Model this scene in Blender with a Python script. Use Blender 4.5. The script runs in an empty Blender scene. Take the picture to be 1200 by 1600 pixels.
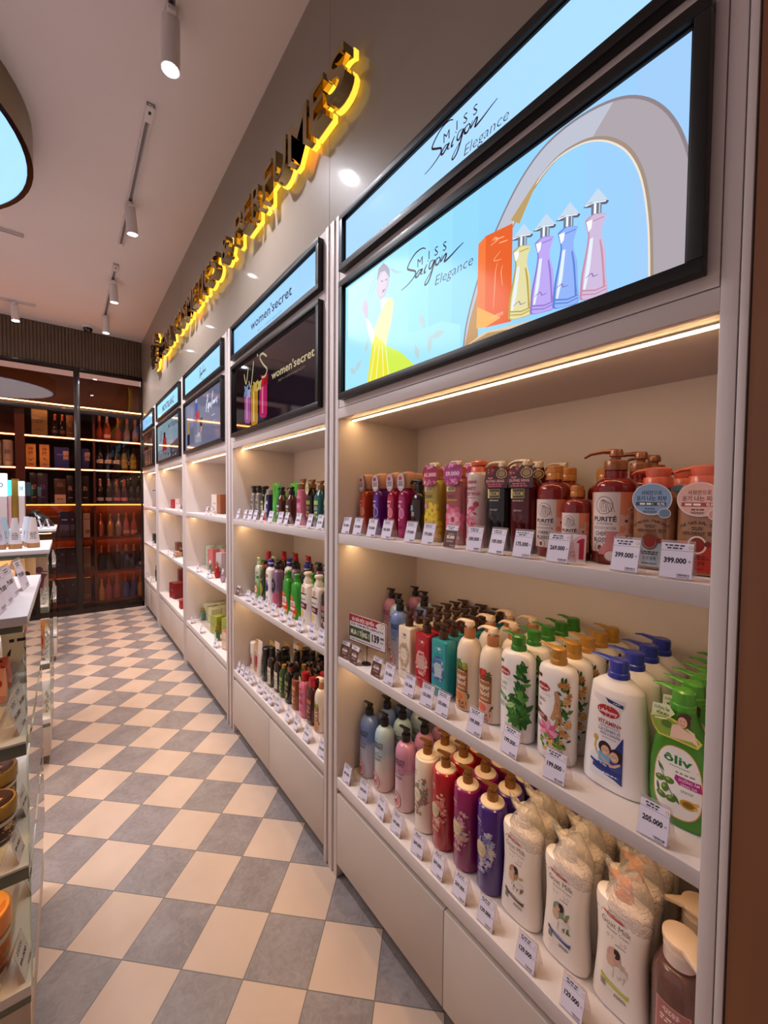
import bpy, bmesh, math, random
from mathutils import Vector, Matrix, geometry
random.seed(7)
scene = bpy.context.scene
COL = scene.collection
PI = math.pi

# ------------------------------------------------------------------ camera
EYE = Vector((0.0, 0.0, 1.4525))
FPX = 637.38                                   # focal length in pixels of the 1200-wide frame
YAW, PITCH, ROLL = math.radians(37.868), math.radians(-1.9535), math.radians(0.4673)
cy_, sy_, cp_, sp_ = math.cos(YAW), math.sin(YAW), math.cos(PITCH), math.sin(PITCH)
FWD = Vector((sy_*cp_, cy_*cp_, sp_)); RGT = Vector((cy_, -sy_, 0)); UPV = RGT.cross(FWD)
cr_, sr_ = math.cos(ROLL), math.sin(ROLL)
RGT, UPV = cr_*RGT + sr_*UPV, -sr_*RGT + cr_*UPV
cam_data = bpy.data.cameras.new('camera'); cam = bpy.data.objects.new('camera', cam_data); COL.objects.link(cam)
M3 = Matrix((RGT, UPV, -FWD)).transposed()
cam.matrix_world = Matrix.Translation(EYE) @ M3.to_4x4()
cam_data.sensor_fit = 'HORIZONTAL'; cam_data.sensor_width = 36.0; cam_data.lens = FPX*36.0/1200.0
cam_data.clip_start = 0.02
scene.camera = cam

def at(px, py, axis, val):
    """point of the room where the sight line through a photo pixel meets the plane axis = val"""
    d = RGT*((px-600)/FPX) + UPV*(-(py-800)/FPX) + FWD
    k = 'xyz'.index(axis)
    return EYE + d*((val-EYE[k])/d[k])

# ------------------------------------------------------------------ world, exposure, lights
scene.view_settings.view_transform = 'Standard'; scene.view_settings.look = 'None'
scene.view_settings.exposure = 0.16; scene.view_settings.gamma = 1.0
scene.view_settings.use_curve_mapping = False
scene.cycles.use_denoising = True
scene.cycles.max_bounces = 7; scene.cycles.diffuse_bounces = 3; scene.cycles.glossy_bounces = 3
scene.cycles.transparent_max_bounces = 24; scene.cycles.transmission_bounces = 5
scene.cycles.sample_clamp_indirect = 4.0; scene.cycles.caustics_reflective = False; scene.cycles.caustics_refractive = False
world = bpy.data.worlds.new('shop_ambient'); scene.world = world; world.use_nodes = True
world.node_tree.nodes['Background'].inputs['Color'].default_value = (0.86, 0.69, 0.70, 1)
world.node_tree.nodes['Background'].inputs['Strength'].default_value = 0.54
LED_POWER = 26.0          # emission of the warm shelf strips
SPOT_POWER = 85.0
CEIL_LIGHT = 5.0

def lin(h):
    if not isinstance(h, str): return h
    h = h.lstrip('#'); c = [int(h[i:i+2], 16)/255 for i in (0, 2, 4)]
    return tuple(v/12.92 if v <= 0.04045 else ((v+0.055)/1.055)**2.4 for v in c)

# ------------------------------------------------------------------ materials
MATS = {}
def mat(name, hexc='#ffffff', rough=0.5, metal=0.0, coat=0.0, trans=0.0, emit=None, estr=0.0, alpha=1.0, ior=1.45):
    if name in MATS: return MATS[name]
    m = bpy.data.materials.new(name); m.use_nodes = True; MATS[name] = m
    b = m.node_tree.nodes['Principled BSDF']; I = b.inputs
    I['Base Color'].default_value = (*lin(hexc), 1); I['Roughness'].default_value = rough
    I['Metallic'].default_value = metal; I['Coat Weight'].default_value = coat; I['Coat Roughness'].default_value = 0.06
    I['Transmission Weight'].default_value = trans; I['IOR'].default_value = ior; I['Alpha'].default_value = alpha
    if emit: I['Emission Color'].default_value = (*lin(emit), 1); I['Emission Strength'].default_value = estr
    return m
def noisy(name, hexa, hexb, scale=8, rough=0.5, detail=4, stretch=(1, 1, 1), coat=0.0, bump=0.0):
    if name in MATS: return MATS[name]
    m = mat(name, hexa, rough, coat=coat); nt = m.node_tree; N = nt.nodes; L = nt.links
    tc = N.new('ShaderNodeTexCoord'); mp = N.new('ShaderNodeMapping'); mp.inputs['Scale'].default_value = stretch
    no = N.new('ShaderNodeTexNoise'); no.inputs['Scale'].default_value = scale; no.inputs['Detail'].default_value = detail
    mx = N.new('ShaderNodeMix'); mx.data_type = 'RGBA'
    mx.inputs[6].default_value = (*lin(hexa), 1); mx.inputs[7].default_value = (*lin(hexb), 1)
    L.new(tc.outputs['Object'], mp.inputs[0]); L.new(mp.outputs[0], no.inputs['Vector'])
    L.new(no.outputs['Fac'], mx.inputs[0]); L.new(mx.outputs[2], N['Principled BSDF'].inputs['Base Color'])
    if bump:
        bp = N.new('ShaderNodeBump'); bp.inputs['Strength'].default_value = bump; bp.inputs['Distance'].default_value = 0.002
        L.new(no.outputs['Fac'], bp.inputs['Height']); L.new(bp.outputs[0], N['Principled BSDF'].inputs['Normal'])
    return m
def printed(name, rough=0.4, coat=0.0, emit=0.0, metal=0.0, base=0.0):
    """ink on a surface: the colour of every printed shape is stored with the mesh"""
    if name in MATS: return MATS[name]
    m = mat(name, '#000000' if emit else '#ffffff', rough, metal, coat); nt = m.node_tree
    a = nt.nodes.new('ShaderNodeAttribute'); a.attribute_name = 'Ink'
    b = nt.nodes['Principled BSDF']
    if emit:
        nt.links.new(a.outputs['Color'], b.inputs['Emission Color']); b.inputs['Emission Strength'].default_value = emit
    else: nt.links.new(a.outputs['Color'], b.inputs['Base Color'])
    return m
def glass(name, tint, refl=0.12, rough=0.02, whiten=0.0):
    if name in MATS: return MATS[name]
    m = bpy.data.materials.new(name); m.use_nodes = True; MATS[name] = m; nt = m.node_tree; N = nt.nodes; L = nt.links
    N.remove(N['Principled BSDF']); out = N['Material Output']
    t = N.new('ShaderNodeBsdfTransparent'); t.inputs[0].default_value = (*lin(tint), 1)
    g = N.new('ShaderNodeBsdfGlossy'); g.inputs['Roughness'].default_value = rough
    f = N.new('ShaderNodeFresnel'); f.inputs['IOR'].default_value = 1.5
    mu = N.new('ShaderNodeMath'); mu.operation = 'MULTIPLY'; mu.inputs[1].default_value = refl/0.04; mu.use_clamp = True
    mx = N.new('ShaderNodeMixShader'); L.new(f.outputs[0], mu.inputs[0]); L.new(mu.outputs[0], mx.inputs[0])
    ge = N.new('ShaderNodeNewGeometry'); iv = N.new('ShaderNodeMath'); iv.operation = 'SUBTRACT'; iv.inputs[0].default_value = 1.0; L.new(ge.outputs['Backfacing'], iv.inputs[1])
    m3 = N.new('ShaderNodeMath'); m3.operation = 'MULTIPLY'; L.new(mu.outputs[0], m3.inputs[0]); L.new(iv.outputs[0], m3.inputs[1]); L.new(m3.outputs[0], mx.inputs[0])
    L.new(t.outputs[0], mx.inputs[1]); L.new(g.outputs[0], mx.inputs[2])
    last = mx
    if whiten:
        d = N.new('ShaderNodeBsdfDiffuse'); d.inputs[0].default_value = (0.9, 0.88, 0.85, 1)
        m2 = N.new('ShaderNodeMixShader'); m2.inputs[0].default_value = whiten
        L.new(mx.outputs[0], m2.inputs[1]); L.new(d.outputs[0], m2.inputs[2]); last = m2
    L.new(last.outputs[0], out.inputs[0])
    return m

WHITE = noisy('white_laminate', '#ddd2ce', '#d6cac6', 3, 0.42, bump=0.03)
DOORM = noisy('door_laminate', '#c9bbb0', '#c3b4a9', 4, 0.45)
BLACKF = mat('black_frame', '#0a0606', 0.45, coat=0.04)
LEDM = mat('warm_led', '#fff0c0', emit='#ffcf90', estr=LED_POWER)
ACRYL = glass('clear_acrylic', '#fbf6f6', 0.05, 0.03, whiten=0.10)
CLEAR = glass('clear_glass', '#eef4ee', 0.06, 0.01)
INK = printed('printed_matte', 0.5)
INKG = printed('printed_gloss', 0.2, coat=0.6)
INKL = printed('backlit_print', 0.12, coat=0.0, emit=1.0); INKL.node_tree.nodes['Principled BSDF'].inputs['Specular IOR Level'].default_value = 0.16
INKM = printed('printed_metal', 0.2, metal=0.9)

# ------------------------------------------------------------------ mesh helpers
def link(name, me, m=None, parent=None, angle=35):
    o = bpy.data.objects.new(name, me); COL.objects.link(o)
    if m is not None and not me.materials: me.materials.append(m)
    for p in me.polygons: p.use_smooth = True
    me.set_sharp_from_angle(angle=math.radians(angle))
    if parent is not None: o.parent = parent
    return o
class MB:
    def __init__(s): s.v = []; s.f = []; s.c = []
    def add(s, vs, fs, col=None, T=None):
        n = len(s.v); s.v += [T @ Vector(v) if T is not None else Vector(v) for v in vs]
        s.f += [tuple(i+n for i in f) for f in fs]; s.c += [col]*len(fs); return s
    def box(s, x0, y0, z0, x1, y1, z1, T=None, col=None):
        vs = [(x, y, z) for z in (z0, z1) for y in (y0, y1) for x in (x0, x1)]
        return s.add(vs, [(0, 2, 3, 1), (4, 5, 7, 6), (0, 1, 5, 4), (2, 6, 7, 3), (0, 4, 6, 2), (1, 3, 7, 5)], col, T)
    def loft(s, secs, n=28, T=None, cap=(True, True), colf=None, col=None):
        """secs: (z, half width, half depth, exponent[, dx, dy])"""
        vs = []; fs = []
        for sc in secs:
            z, a, b, e = sc[:4]; dx = sc[4] if len(sc) > 4 else 0; dy = sc[5] if len(sc) > 5 else 0
            for k in range(n):
                t = 2*PI*(k+0.5)/n; c, q = math.cos(t), math.sin(t)
                vs.append((dx+a*math.copysign(abs(c)**(2/e), c), dy+b*math.copysign(abs(q)**(2/e), q), z))
        cs = []
        for i in range(len(secs)-1):
            for k in range(n):
                fs.append((i*n+k, i*n+(k+1) % n, (i+1)*n+(k+1) % n, (i+1)*n+k))
                cs.append(colf((secs[i][0]+secs[i+1][0])/2) if colf else col)
        if cap[0]: fs.append(tuple(reversed(range(n)))); cs.append(colf(secs[0][0]) if colf else col)
        if cap[1]: fs.append(tuple(range((len(secs)-1)*n, len(secs)*n))); cs.append(colf(secs[-1][0]) if colf else col)
        base = len(s.c); s.add(vs, fs, None, T); s.c[base:] = cs; return s
    def tube(s, pts, rad, n=8, flat=1.0, T=None, col=None):
        pts = [Vector(p) for p in pts]; vs = []; fs = []
        if not isinstance(rad, (list, tuple)): rad = [rad]*len(pts)
        for i, p in enumerate(pts):
            d = (pts[min(i+1, len(pts)-1)]-pts[max(i-1, 0)]).normalized()
            u = Vector((0, 0, 1)); 
            if abs(d.z) > 0.95: u = Vector((0, 1, 0))
            a = d.cross(u).normalized(); b = a.cross(d).normalized()
            for k in range(n):
                t = 2*PI*k/n; vs.append(p + a*math.cos(t)*rad[i] + b*math.sin(t)*rad[i]*flat)
        for i in range(len(pts)-1):
            for k in range(n): fs.append((i*n+k, i*n+(k+1) % n, (i+1)*n+(k+1) % n, (i+1)*n+k))
        fs.append(tuple(reversed(range(n)))); fs.append(tuple(range((len(pts)-1)*n, len(pts)*n)))
        return s.add(vs, fs, col, T)
    def prism(s, pts, y0, y1, T=None, col=None):
        """polygon in x,z pulled along y"""
        n = len(pts); vs = [(x, y0, z) for x, z in pts]+[(x, y1, z) for x, z in pts]
        fs = [tuple(range(n)), tuple(reversed(range(n, 2*n)))]+[(i, i+n, (i+1) % n+n, (i+1) % n) for i in range(n)]
        return s.add(vs, fs, col, T)
    def mesh(s, name, m=None, bevel=0):
        me = bpy.data.meshes.new(name); me.from_pydata([tuple(v) for v in s.v], [], s.f); me.validate()
        if any(c is not None for c in s.c) and len(me.polygons) == len(s.c):
            at_ = me.color_attributes.new('Ink', 'FLOAT_COLOR', 'CORNER'); d = at_.data
            for p, c in zip(me.polygons, s.c):
                c = (*lin(c or '#ffffff'), 1)
                for li in p.loop_indices: d[li].color = c
        bm = bmesh.new(); bm.from_mesh(me); bmesh.ops.recalc_face_normals(bm, faces=bm.faces)
        if bevel: bmesh.ops.bevel(bm, geom=[e for e in bm.edges if e.calc_face_angle(0) > 0.9], offset=bevel, segments=2, profile=0.5, affect='EDGES')
        bm.to_mesh(me); bm.free()
        if m: me.materials.append(m)
        return me
    def build(s, name, m, parent=None, bevel=0, angle=35): return link(name, s.mesh(name, m, bevel), None, parent, angle)
def box(name, m, parent, x0, y0, z0, x1, y1, z1, bevel=0.0):
    return MB().box(min(x0, x1), min(y0, y1), min(z0, z1), max(x0, x1), max(y0, y1), max(z0, z1)).build(name, m, parent, bevel)

THINGS = []
def tag(o, label, cat, group=None):
    o['label'] = label; o['category'] = cat; THINGS.append(o)
    if group: o['group'] = group
    return o
def thing(name, label, cat, loc=(0, 0, 0), rz=0.0, group=None):
    o = bpy.data.objects.new(name, None); COL.objects.link(o); o.empty_display_size = 0.05
    o.location = loc; o.rotation_euler = (0, 0, rz); return tag(o, label, cat, group)
def struct(o): o['kind'] = 'structure'; return o
def kids(o): return [c for c in CH.get(o.name, [])]
CH = {}
def index_children():
    CH.clear()
    for o in bpy.data.objects:
        if o.parent: CH.setdefault(o.parent.name, []).append(o)
def dup(root, loc, rz, label, group=None, scale=None):
    r = root.copy(); COL.objects.link(r); r.location = loc; r.rotation_euler = (0, 0, rz); r['label'] = label
    if group: r['group'] = group
    if scale: r.scale = scale
    THINGS.append(r)
    for ch in root.children:
        c = ch.copy(); COL.objects.link(c); c.parent = r
        for g in ch.children:
            d = g.copy(); COL.objects.link(d); d.parent = c
    return r
ORD = ['first', 'second', 'third', 'fourth', 'fifth', 'sixth', 'seventh', 'eighth', 'ninth', 'tenth', 'eleventh', 'twelfth', 'thirteenth', 'fourteenth']

# ------------------------------------------------------------------ flat artwork that is laid onto surfaces
TXT = {}
def text_polys(s, bold):
    k = (s, bold)
    if k not in TXT:
        c = bpy.data.curves.new('t', 'FONT'); c.body = s; c.size = 1.0; c.resolution_u = 2; c.offset = bold; c.fill_mode = 'FRONT'
        o = bpy.data.objects.new('t', c); COL.objects.link(o)
        me = bpy.data.meshes.new_from_object(o)
        vs = [(v.co.x, v.co.y) for v in me.vertices]; fs = [tuple(p.vertices) for p in me.polygons]
        bpy.data.objects.remove(o); bpy.data.curves.remove(c); bpy.data.meshes.remove(me)
        xs = [v[0] for v in vs] or [0, 1]; TXT[k] = (vs, fs, min(xs), max(xs))
    return TXT[k]
class Art:
    """printed shapes in the plane of a label: u to the right, v up"""
    def __init__(s): s.v = []; s.f = []; s.c = []; s.l = 0
    def _a(s, vs, fs, col, layer):
        if layer is None: s.l += 1; layer = s.l
        n = len(s.v); s.v += [(x, layer, z) for x, z in vs]; s.f += [tuple(i+n for i in f) for f in fs]; s.c += [col]*len(fs)
        return s
    def rect(s, x0, z0, x1, z1, col, layer=None): return s._a([(x0, z0), (x1, z0), (x1, z1), (x0, z1)], [(0, 1, 2, 3)], col, layer)
    def ell(s, cx, cz, rx, rz, col, n=18, layer=None, rot=0.0):
        c, q = math.cos(rot), math.sin(rot)
        pts = [(rx*math.cos(2*PI*k/n), rz*math.sin(2*PI*k/n)) for k in range(n)]
        return s._a([(cx+x*c-z*q, cz+x*q+z*c) for x, z in pts], [tuple(range(n))], col, layer)
    def poly(s, pts, col, layer=None):
        tr = geometry.tessellate_polygon([[Vector((x, z, 0)) for x, z in pts]])
        return s._a(list(pts), [tuple(t) for t in tr], col, layer)
    def ring(s, cx, cz, rx, rz, w, col, n=24, layer=None, t0=0.0, t1=2*PI):
        vs = []; m = n+1
        for k in range(m):
            t = t0+(t1-t0)*k/n
            vs += [(cx+rx*math.cos(t), cz+rz*math.sin(t)), (cx+(rx-w)*math.cos(t), cz+(rz-w)*math.sin(t))]
        return s._a(vs, [(2*k, 2*k+2, 2*k+3, 2*k+1) for k in range(n)], col, layer)
    def line(s, pts, w, col, layer=None, taper=False):
        vs = []; n = len(pts)
        for i, p in enumerate(pts):
            a = pts[max(i-1, 0)]; b = pts[min(i+1, n-1)]; dx, dz = b[0]-a[0], b[1]-a[1]; l = math.hypot(dx, dz) or 1
            ww = w/2*((0.35+0.65*math.sin(PI*(i+0.5)/n)) if taper else 1)
            vs += [(p[0]-dz/l*ww, p[1]+dx/l*ww), (p[0]+dz/l*ww, p[1]-dx/l*ww)]
        return s._a(vs, [(2*i, 2*i+1, 2*i+3, 2*i+2) for i in range(n-1)], col, layer)
    def text(s, t, cx, cz, h, col, w=None, bold=0.01, sx=1.0, al='C', slant=0.0, layer=None, arc=0.0):
        vs, fs, x0, x1 = text_polys(t, bold); k = h/0.73
        kx = k*sx if w is None else w/(x1-x0)
        ox = {'C': (x0+x1)/2, 'L': x0, 'R': x1}[al]
        pts = [(cx+(x-ox)*kx+slant*y*k, cz+y*k-h/2-arc*((x-ox)*kx)**2) for x, y in vs]
        return s._a(pts, fs, col, layer)
    def small(s, cx, cz, w, n, h, col, al='C', gap=1.8):
        """rows of print too small to read"""
        s.l += 1
        for i in range(n):
            ww = w*random.uniform(0.7, 1.0); z = cz-i*h*gap; x = cx-ww/2 if al == 'C' else cx
            e = x+ww
            while x < e:
                q = min(random.uniform(1.2, 3.2)*h, e-x); s.rect(x, z-h/2, x+q, z+h/2, col, s.l); x += q+h*0.7
        return s
    def barcode(s, x0, z0, x1, z1, col):
        s.l += 1; x = x0; k = (x1-x0)/26
        while x < x1: 
            q = random.choice((1, 1, 2))*k; s.rect(x, z0, x+q, z1, col, s.l); x += q+random.choice((1, 2))*k
        return s
    def flower(s, cx, cz, r, col, mid='#e8c65a', n=5, rot=0.0, rim=None):
        s.l += 1; L = s.l
        for k in range(n):
            t = rot+2*PI*k/n; x, z = cx+0.55*r*math.cos(t), cz+0.55*r*math.sin(t)
            if rim: s.ell(x, z, 0.56*r, 0.38*r, rim, 10, L, t); s.ell(x, z, 0.44*r, 0.28*r, col, 10, L+0.5, t)
            else: s.ell(x, z, 0.5*r, 0.34*r, col, 10, L+0.1*(k % 2), t)
        s.l += 1; return s.ell(cx, cz, 0.2*r, 0.2*r, mid, 8)
    def leaf(s, cx, cz, l, w, rot, col, vein=None):
        c, q = math.cos(rot), math.sin(rot); pts = []
        for k in range(13):
            t = k/6
            x = (t-1)*l/2 if t <= 1 else (1-(t-1)*1.0-0.0)*l/2*1.0-0
        pts = [(-l/2+l*k/8, w/2*math.sin(PI*k/8)) for k in range(9)]+[(l/2-l*k/8, -w/2*math.sin(PI*k/8)) for k in range(1, 8)]
        s._a([(cx+x*c-z*q, cz+x*q+z*c) for x, z in pts], [tuple(range(len(pts)))], col, None)
        if vein: s.line([(cx-l*.4*c, cz-l*.4*q), (cx+l*.4*c, cz+l*.4*q)], w*0.08, vein)
        return s
    def build(s, name, m, parent, mapf, du=0.004, dv=None):
        bm = bmesh.new(); vv = [bm.verts.new(v) for v in s.v]; cl = bm.faces.layers.int.new('ci'); pal = []; idx = {}
        for f, c in zip(s.f, s.c):
            try: fc = bm.faces.new([vv[i] for i in f])
            except ValueError: continue
            if c not in idx: idx[c] = len(pal); pal.append((*lin(c), 1))
            fc[cl] = idx[c]
        for ax, st in ((0, du), (2, dv)):
            if not st: continue
            lo = min(v.co[ax] for v in bm.verts); hi = max(v.co[ax] for v in bm.verts)
            for k in range(math.floor(lo/st)+1, math.ceil(hi/st)):
                no = Vector((0, 0, 0)); no[ax] = 1; co = Vector((0, 0, 0)); co[ax] = k*st
                bmesh.ops.bisect_plane(bm, geom=list(bm.verts)+list(bm.edges)+list(bm.faces), plane_co=co, plane_no=no, dist=1e-7)
        top = max(1.0, max(v.co.y for v in bm.verts)); kl = min(1.0, 9.0/top)      # keep even a thick stack of inks thinner than paper
        for v in bm.verts: v.co = mapf(v.co.x, v.co.z, v.co.y*kl)
        bmesh.ops.recalc_face_normals(bm, faces=[])
        me = bpy.data.meshes.new(name); bm.to_mesh(me)
        cols = [f[cl] for f in bm.faces]; bm.free()
        a = me.color_attributes.new('Ink', 'FLOAT_COLOR', 'CORNER').data
        for p, ci in zip(me.polygons, cols):
            for li in p.loop_indices: a[li].color = pal[ci]
        o = bpy.data.objects.new(name, me); COL.objects.link(o); me.materials.append(m)
        if parent is not None: o.parent = parent
        return o
def flat(y=0.0, step=0.00008, ox=0.0, oz=0.0):                      # artwork on a plane that faces local -Y
    return lambda u, v, l: Vector((ox+u, y-0.0003-step*l, oz+v))
def wrap(secs, off=0.0007, step=0.00006, back=False):               # artwork on a lofted bottle, u = arc length from the front
    cache = {}
    def sec(z):
        for i in range(len(secs)-1):
            a, b = secs[i], secs[i+1]
            if a[0] <= z <= b[0] or i == len(secs)-2:
                t = 0 if b[0] == a[0] else min(1, max(0, (z-a[0])/(b[0]-a[0])))
                return [a[k]+(b[k]-a[k])*t for k in (1, 2, 3)]
    def table(a, b, e):
        k = (round(a, 4), round(b, 4), round(e, 1))
        if k not in cache:
            T = [0.0]; P = None; n = 120
            for i in range(n+1):
                t = PI*i/n; q = (a*abs(math.sin(t))**(2/e), -b*math.copysign(abs(math.cos(t))**(2/e), math.cos(t)))
                if P: T.append(T[-1]+math.hypot(q[0]-P[0], q[1]-P[1]))
                P = q
            cache[k] = T
        return cache[k]
    def f(u, v, l):
        a, b, e = sec(v); T = table(a, b, e); n = len(T)-1; s_ = abs(u); i = 0
        while i < n-1 and T[i+1] < s_: i += 1
        t = PI*(i+(s_-T[i])/max(1e-9, T[i+1]-T[i]))/n
        x = a*abs(math.sin(t))**(2/e); y = -b*math.copysign(abs(math.cos(t))**(2/e), math.cos(t))
        nx = (abs(x)/a)**(e-1)/a; ny = (abs(y)/b)**(e-1)/b*(1 if y > 0 else -1); L = math.hypot(nx, ny) or 1; d = off+step*l
        x += nx/L*d; y += ny/L*d
        return Vector((math.copysign(x, u), y, v))
    return f
# ================================================================== the room
X0 = 0.7925                      # front plane of the shelf wall
CZ = 3.45                        # ceiling
YB = 6.20                        # glass front of the wine cabinets
XL, YN = -3.6, -1.2              # how far the shop is built to the left and behind
BAYS = [(0.187, 1.297), (1.397, 2.508), (2.646, 3.756), (3.877, 5.06), (5.22, 6.13)]   # near and far inner side of each bay
SH1, SH2, DECK, SOFF, TOPZ = 1.320, 0.857, 0.395, 1.745, 2.475
BACKX = 1.19

# floor: 20 cm tiles laid on the diagonal, cream and grey
fm = mat('floor_tile', '#c9b29c', 0.32); nt = fm.node_tree; N = nt.nodes; L = nt.links; B = N['Principled BSDF']
def mth(op, a, b=None, c=None):
    n = N.new('ShaderNodeMath'); n.operation = op
    for i, v in enumerate((a, b, c)):
        if v is None: continue
        if isinstance(v, (int, float)): n.inputs[i].default_value = v
        else: L.new(v, n.inputs[i])
    return n.outputs[0]
tc = N.new('ShaderNodeTexCoord'); sp = N.new('ShaderNodeSeparateXYZ'); L.new(tc.outputs['Object'], sp.inputs[0])
gx, gy = -0.0259, 1.609; kk = 1/(0.2*math.sqrt(2))
xx = mth('SUBTRACT', sp.outputs[0], gx); yy = mth('SUBTRACT', sp.outputs[1], gy)
ti = mth('MULTIPLY', mth('SUBTRACT', xx, yy), kk); tj = mth('MULTIPLY', mth('ADD', xx, yy), kk)
par = mth('PINGPONG', mth('ADD', mth('FLOOR', ti), mth('FLOOR', tj)), 1.0)
def edge(t): return mth('MINIMUM', mth('FRACT', t), mth('SUBTRACT', 1.0, mth('FRACT', t)))
grout = mth('LESS_THAN', mth('MINIMUM', edge(ti), edge(tj)), 0.008)
cid = N.new('ShaderNodeCombineXYZ'); L.new(mth('FLOOR', ti), cid.inputs[0]); L.new(mth('FLOOR', tj), cid.inputs[1])
wn = N.new('ShaderNodeTexWhiteNoise'); L.new(cid.outputs[0], wn.inputs['Vector'])
off = N.new('ShaderNodeVectorMath'); off.operation = 'MULTIPLY_ADD'; L.new(wn.outputs['Color'], off.inputs[0])
off.inputs[1].default_value = (5, 5, 5); L.new(tc.outputs['Object'], off.inputs[2])
def nz(scale, det, dist=0.0):
    n = N.new('ShaderNodeTexNoise'); n.inputs['Scale'].default_value = scale; n.inputs['Detail'].default_value = det
    n.inputs['Distortion'].default_value = dist; L.new(off.outputs[0], n.inputs['Vector']); return n.outputs['Fac']
def mixc(fac, a, b):
    n = N.new('ShaderNodeMix'); n.data_type = 'RGBA'
    for i, v in ((0, fac), (6, a), (7, b)):
        if isinstance(v, str): n.inputs[i].default_value = (*lin(v), 1)
        else: L.new(v, n.inputs[i])
    return n.outputs[2]
def ramp(v, lo, hi):
    n = N.new('ShaderNodeMapRange'); n.inputs[1].default_value = lo; n.inputs[2].default_value = hi; L.new(v, n.inputs[0]); return n.outputs[0]
grey = mixc(ramp(mth('ADD', mth('MULTIPLY', nz(9, 8, 0.8), 0.5), mth('MULTIPLY', nz(38, 8, 1.5), 0.5)), 0.36, 0.66), '#7b706d', '#958a87')
cream = mixc(ramp(nz(6, 3), 0.3, 0.8), '#ccb19c', '#bfa48e')
L.new(mixc(grout, mixc(par, cream, grey), '#6a615a'), B.inputs['Base Color'])
L.new(mth('ADD', mth('MULTIPLY', nz(14, 4), 0.2), 0.26), B.inputs['Roughness'])
fl = struct(box('floor', fm, None, XL, YN, -0.05, 1.6, 7.2, 0))
ce = struct(box('ceiling', noisy('ceiling_paint', '#eadedb', '#e4d8d5', 2, 0.75), None, XL, YN, CZ, 1.6, 7.2, CZ+0.08))

# upper wall of glossy greige panels
GLP = noisy('greige_gloss_panel', '#93877a', '#8e8275', 2, 0.42, coat=0.35)
GLP.node_tree.nodes['Principled BSDF'].inputs['Specular IOR Level'].default_value = 0.15
mb = MB()
mb.box(0.80, 0.0, TOPZ-0.03, 0.84, 1.379, CZ); mb.box(0.80, 1.381, TOPZ-0.03, 0.84, 3.849, CZ); mb.box(0.80, 3.851, TOPZ-0.03, 0.84, YB+0.02, CZ)
mb.box(0.806, 1.37, TOPZ-0.03, 0.84, 1.39, CZ); mb.box(0.806, 3.84, TOPZ-0.03, 0.84, 3.86, CZ)
mb.box(0.7995, YB-0.06, TOPZ-0.03, 0.801, YB+0.02, CZ)
struct(mb.build('wall_right', GLP, None))
struct(box('wall_far_right', mat('dark_wall', '#4a3b35', 0.7), None, 1.25, -0.2, 0, 1.6, 7.0, CZ))
struct(box('light_block_wall', mat('light_block_dull', '#7a665c', 0.7), None, XL, YN-0.05, 0, 1.6, YN, CZ))  # unseen wall, added to block ambient light from behind the camera
struct(box('wall_near', noisy('brown_wood_panel', '#8a5a3a', '#7c4e32', 5, 0.5, stretch=(6, 6, 0.6)), None, 0.795, 0.02, 0, 1.3, 0.150, CZ))

# ================================================================== shelf bays
LEDX = 0.852
def bay(i, y0, y1):
    n = ['nearest', 'second nearest', 'middle', 'second farthest', 'farthest'][i]
    t = thing('display_cabinet', {0: 'nearest white open shelf cabinet, holding the large shower gel bottles', 1: 'white open shelf cabinet under the dark perfume light box',
        2: 'middle white shelf cabinet with pale green boxes on its lowest shelf', 3: 'white shelf cabinet with red boxes on its lowest shelf',
        4: 'farthest white shelf cabinet, against the glass wine cabinet'}[i], 'shelf cabinet', (X0, (y0+y1)/2, 0), 0, 'white shelf cabinets along the right wall')
    w = (y1-y0)/2; P = 0.022; D = BACKX-X0                      # local: x into the cabinet, y along the wall
    def b(name, m, x0, ya, z0, x1, yb, z1, bev=0.0012): return box(name, m, t, x0, ya, z0, x1, yb, z1, bev)
    b('side_panel', WHITE, 0, -w-P, 0.0, D+0.02, -w, TOPZ); b('side_panel', WHITE, 0, w, 0.0, D+0.02, w+P, TOPZ)
    b('back_panel', WHITE, D, -w, 0.06, D+0.018, w, SOFF+0.02, 0)
    for z, th in ((SH1, 0.037), (SH2, 0.030)): b('shelf', WHITE, 0.0015, -w+0.0005, z-th, D, w-0.0005, z)
    b('bottom_shelf', WHITE, 0.0, -w+0.0005, DECK-0.042, D, w-0.0005, DECK)
    b('soffit', WHITE, 0.022, -w, SOFF, D, w, SOFF+0.018, 0); b('header', WHITE, 0.0, -w, SOFF-0.002, 0.022, w, SOFF+0.034, 0.0008)
    m = MB(); m.box(0.002, -w+0.002, SOFF+0.037, 0.02, w-0.002, TOPZ-0.004); m.box(0.012, -w, SOFF+0.03, 0.03, w, TOPZ-0.002)
    m.build('fascia_panel', WHITE, t, 0)
    s = -w+ (0.554 if i < 3 else w+0.02) - 0.0
    s = 0.0 if i != 0 else 0.741-(y0+y1)/2
    for a, c in ((-w+0.002, s-0.0012), (s+0.0012, w-0.002)): b('door', DOORM, 0.0, a, 0.058, 0.02, c, DECK-0.062)
    b('finger_rail', WHITE, 0.022, -w, DECK-0.10, 0.04, w, DECK-0.03, 0)
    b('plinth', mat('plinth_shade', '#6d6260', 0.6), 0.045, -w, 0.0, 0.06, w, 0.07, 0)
    for z in (SOFF, SH1-0.037, SH2-0.030):
        ch = MB().box(LEDX-X0-0.007, -w+0.012, z-0.0035, LEDX-X0+0.007, w-0.008, z).build('led_channel', mat('diffuser_holder', '#d8d2c8', 0.5), t)
        MB().box(LEDX-X0-0.0045, -w+0.012, z-0.0062, LEDX-X0+0.0045, w-0.010, z-0.0030).build('led_strip', LEDM, ch)
    return t
for i, (a, b_) in enumerate(BAYS): bay(i, a, b_)
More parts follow.
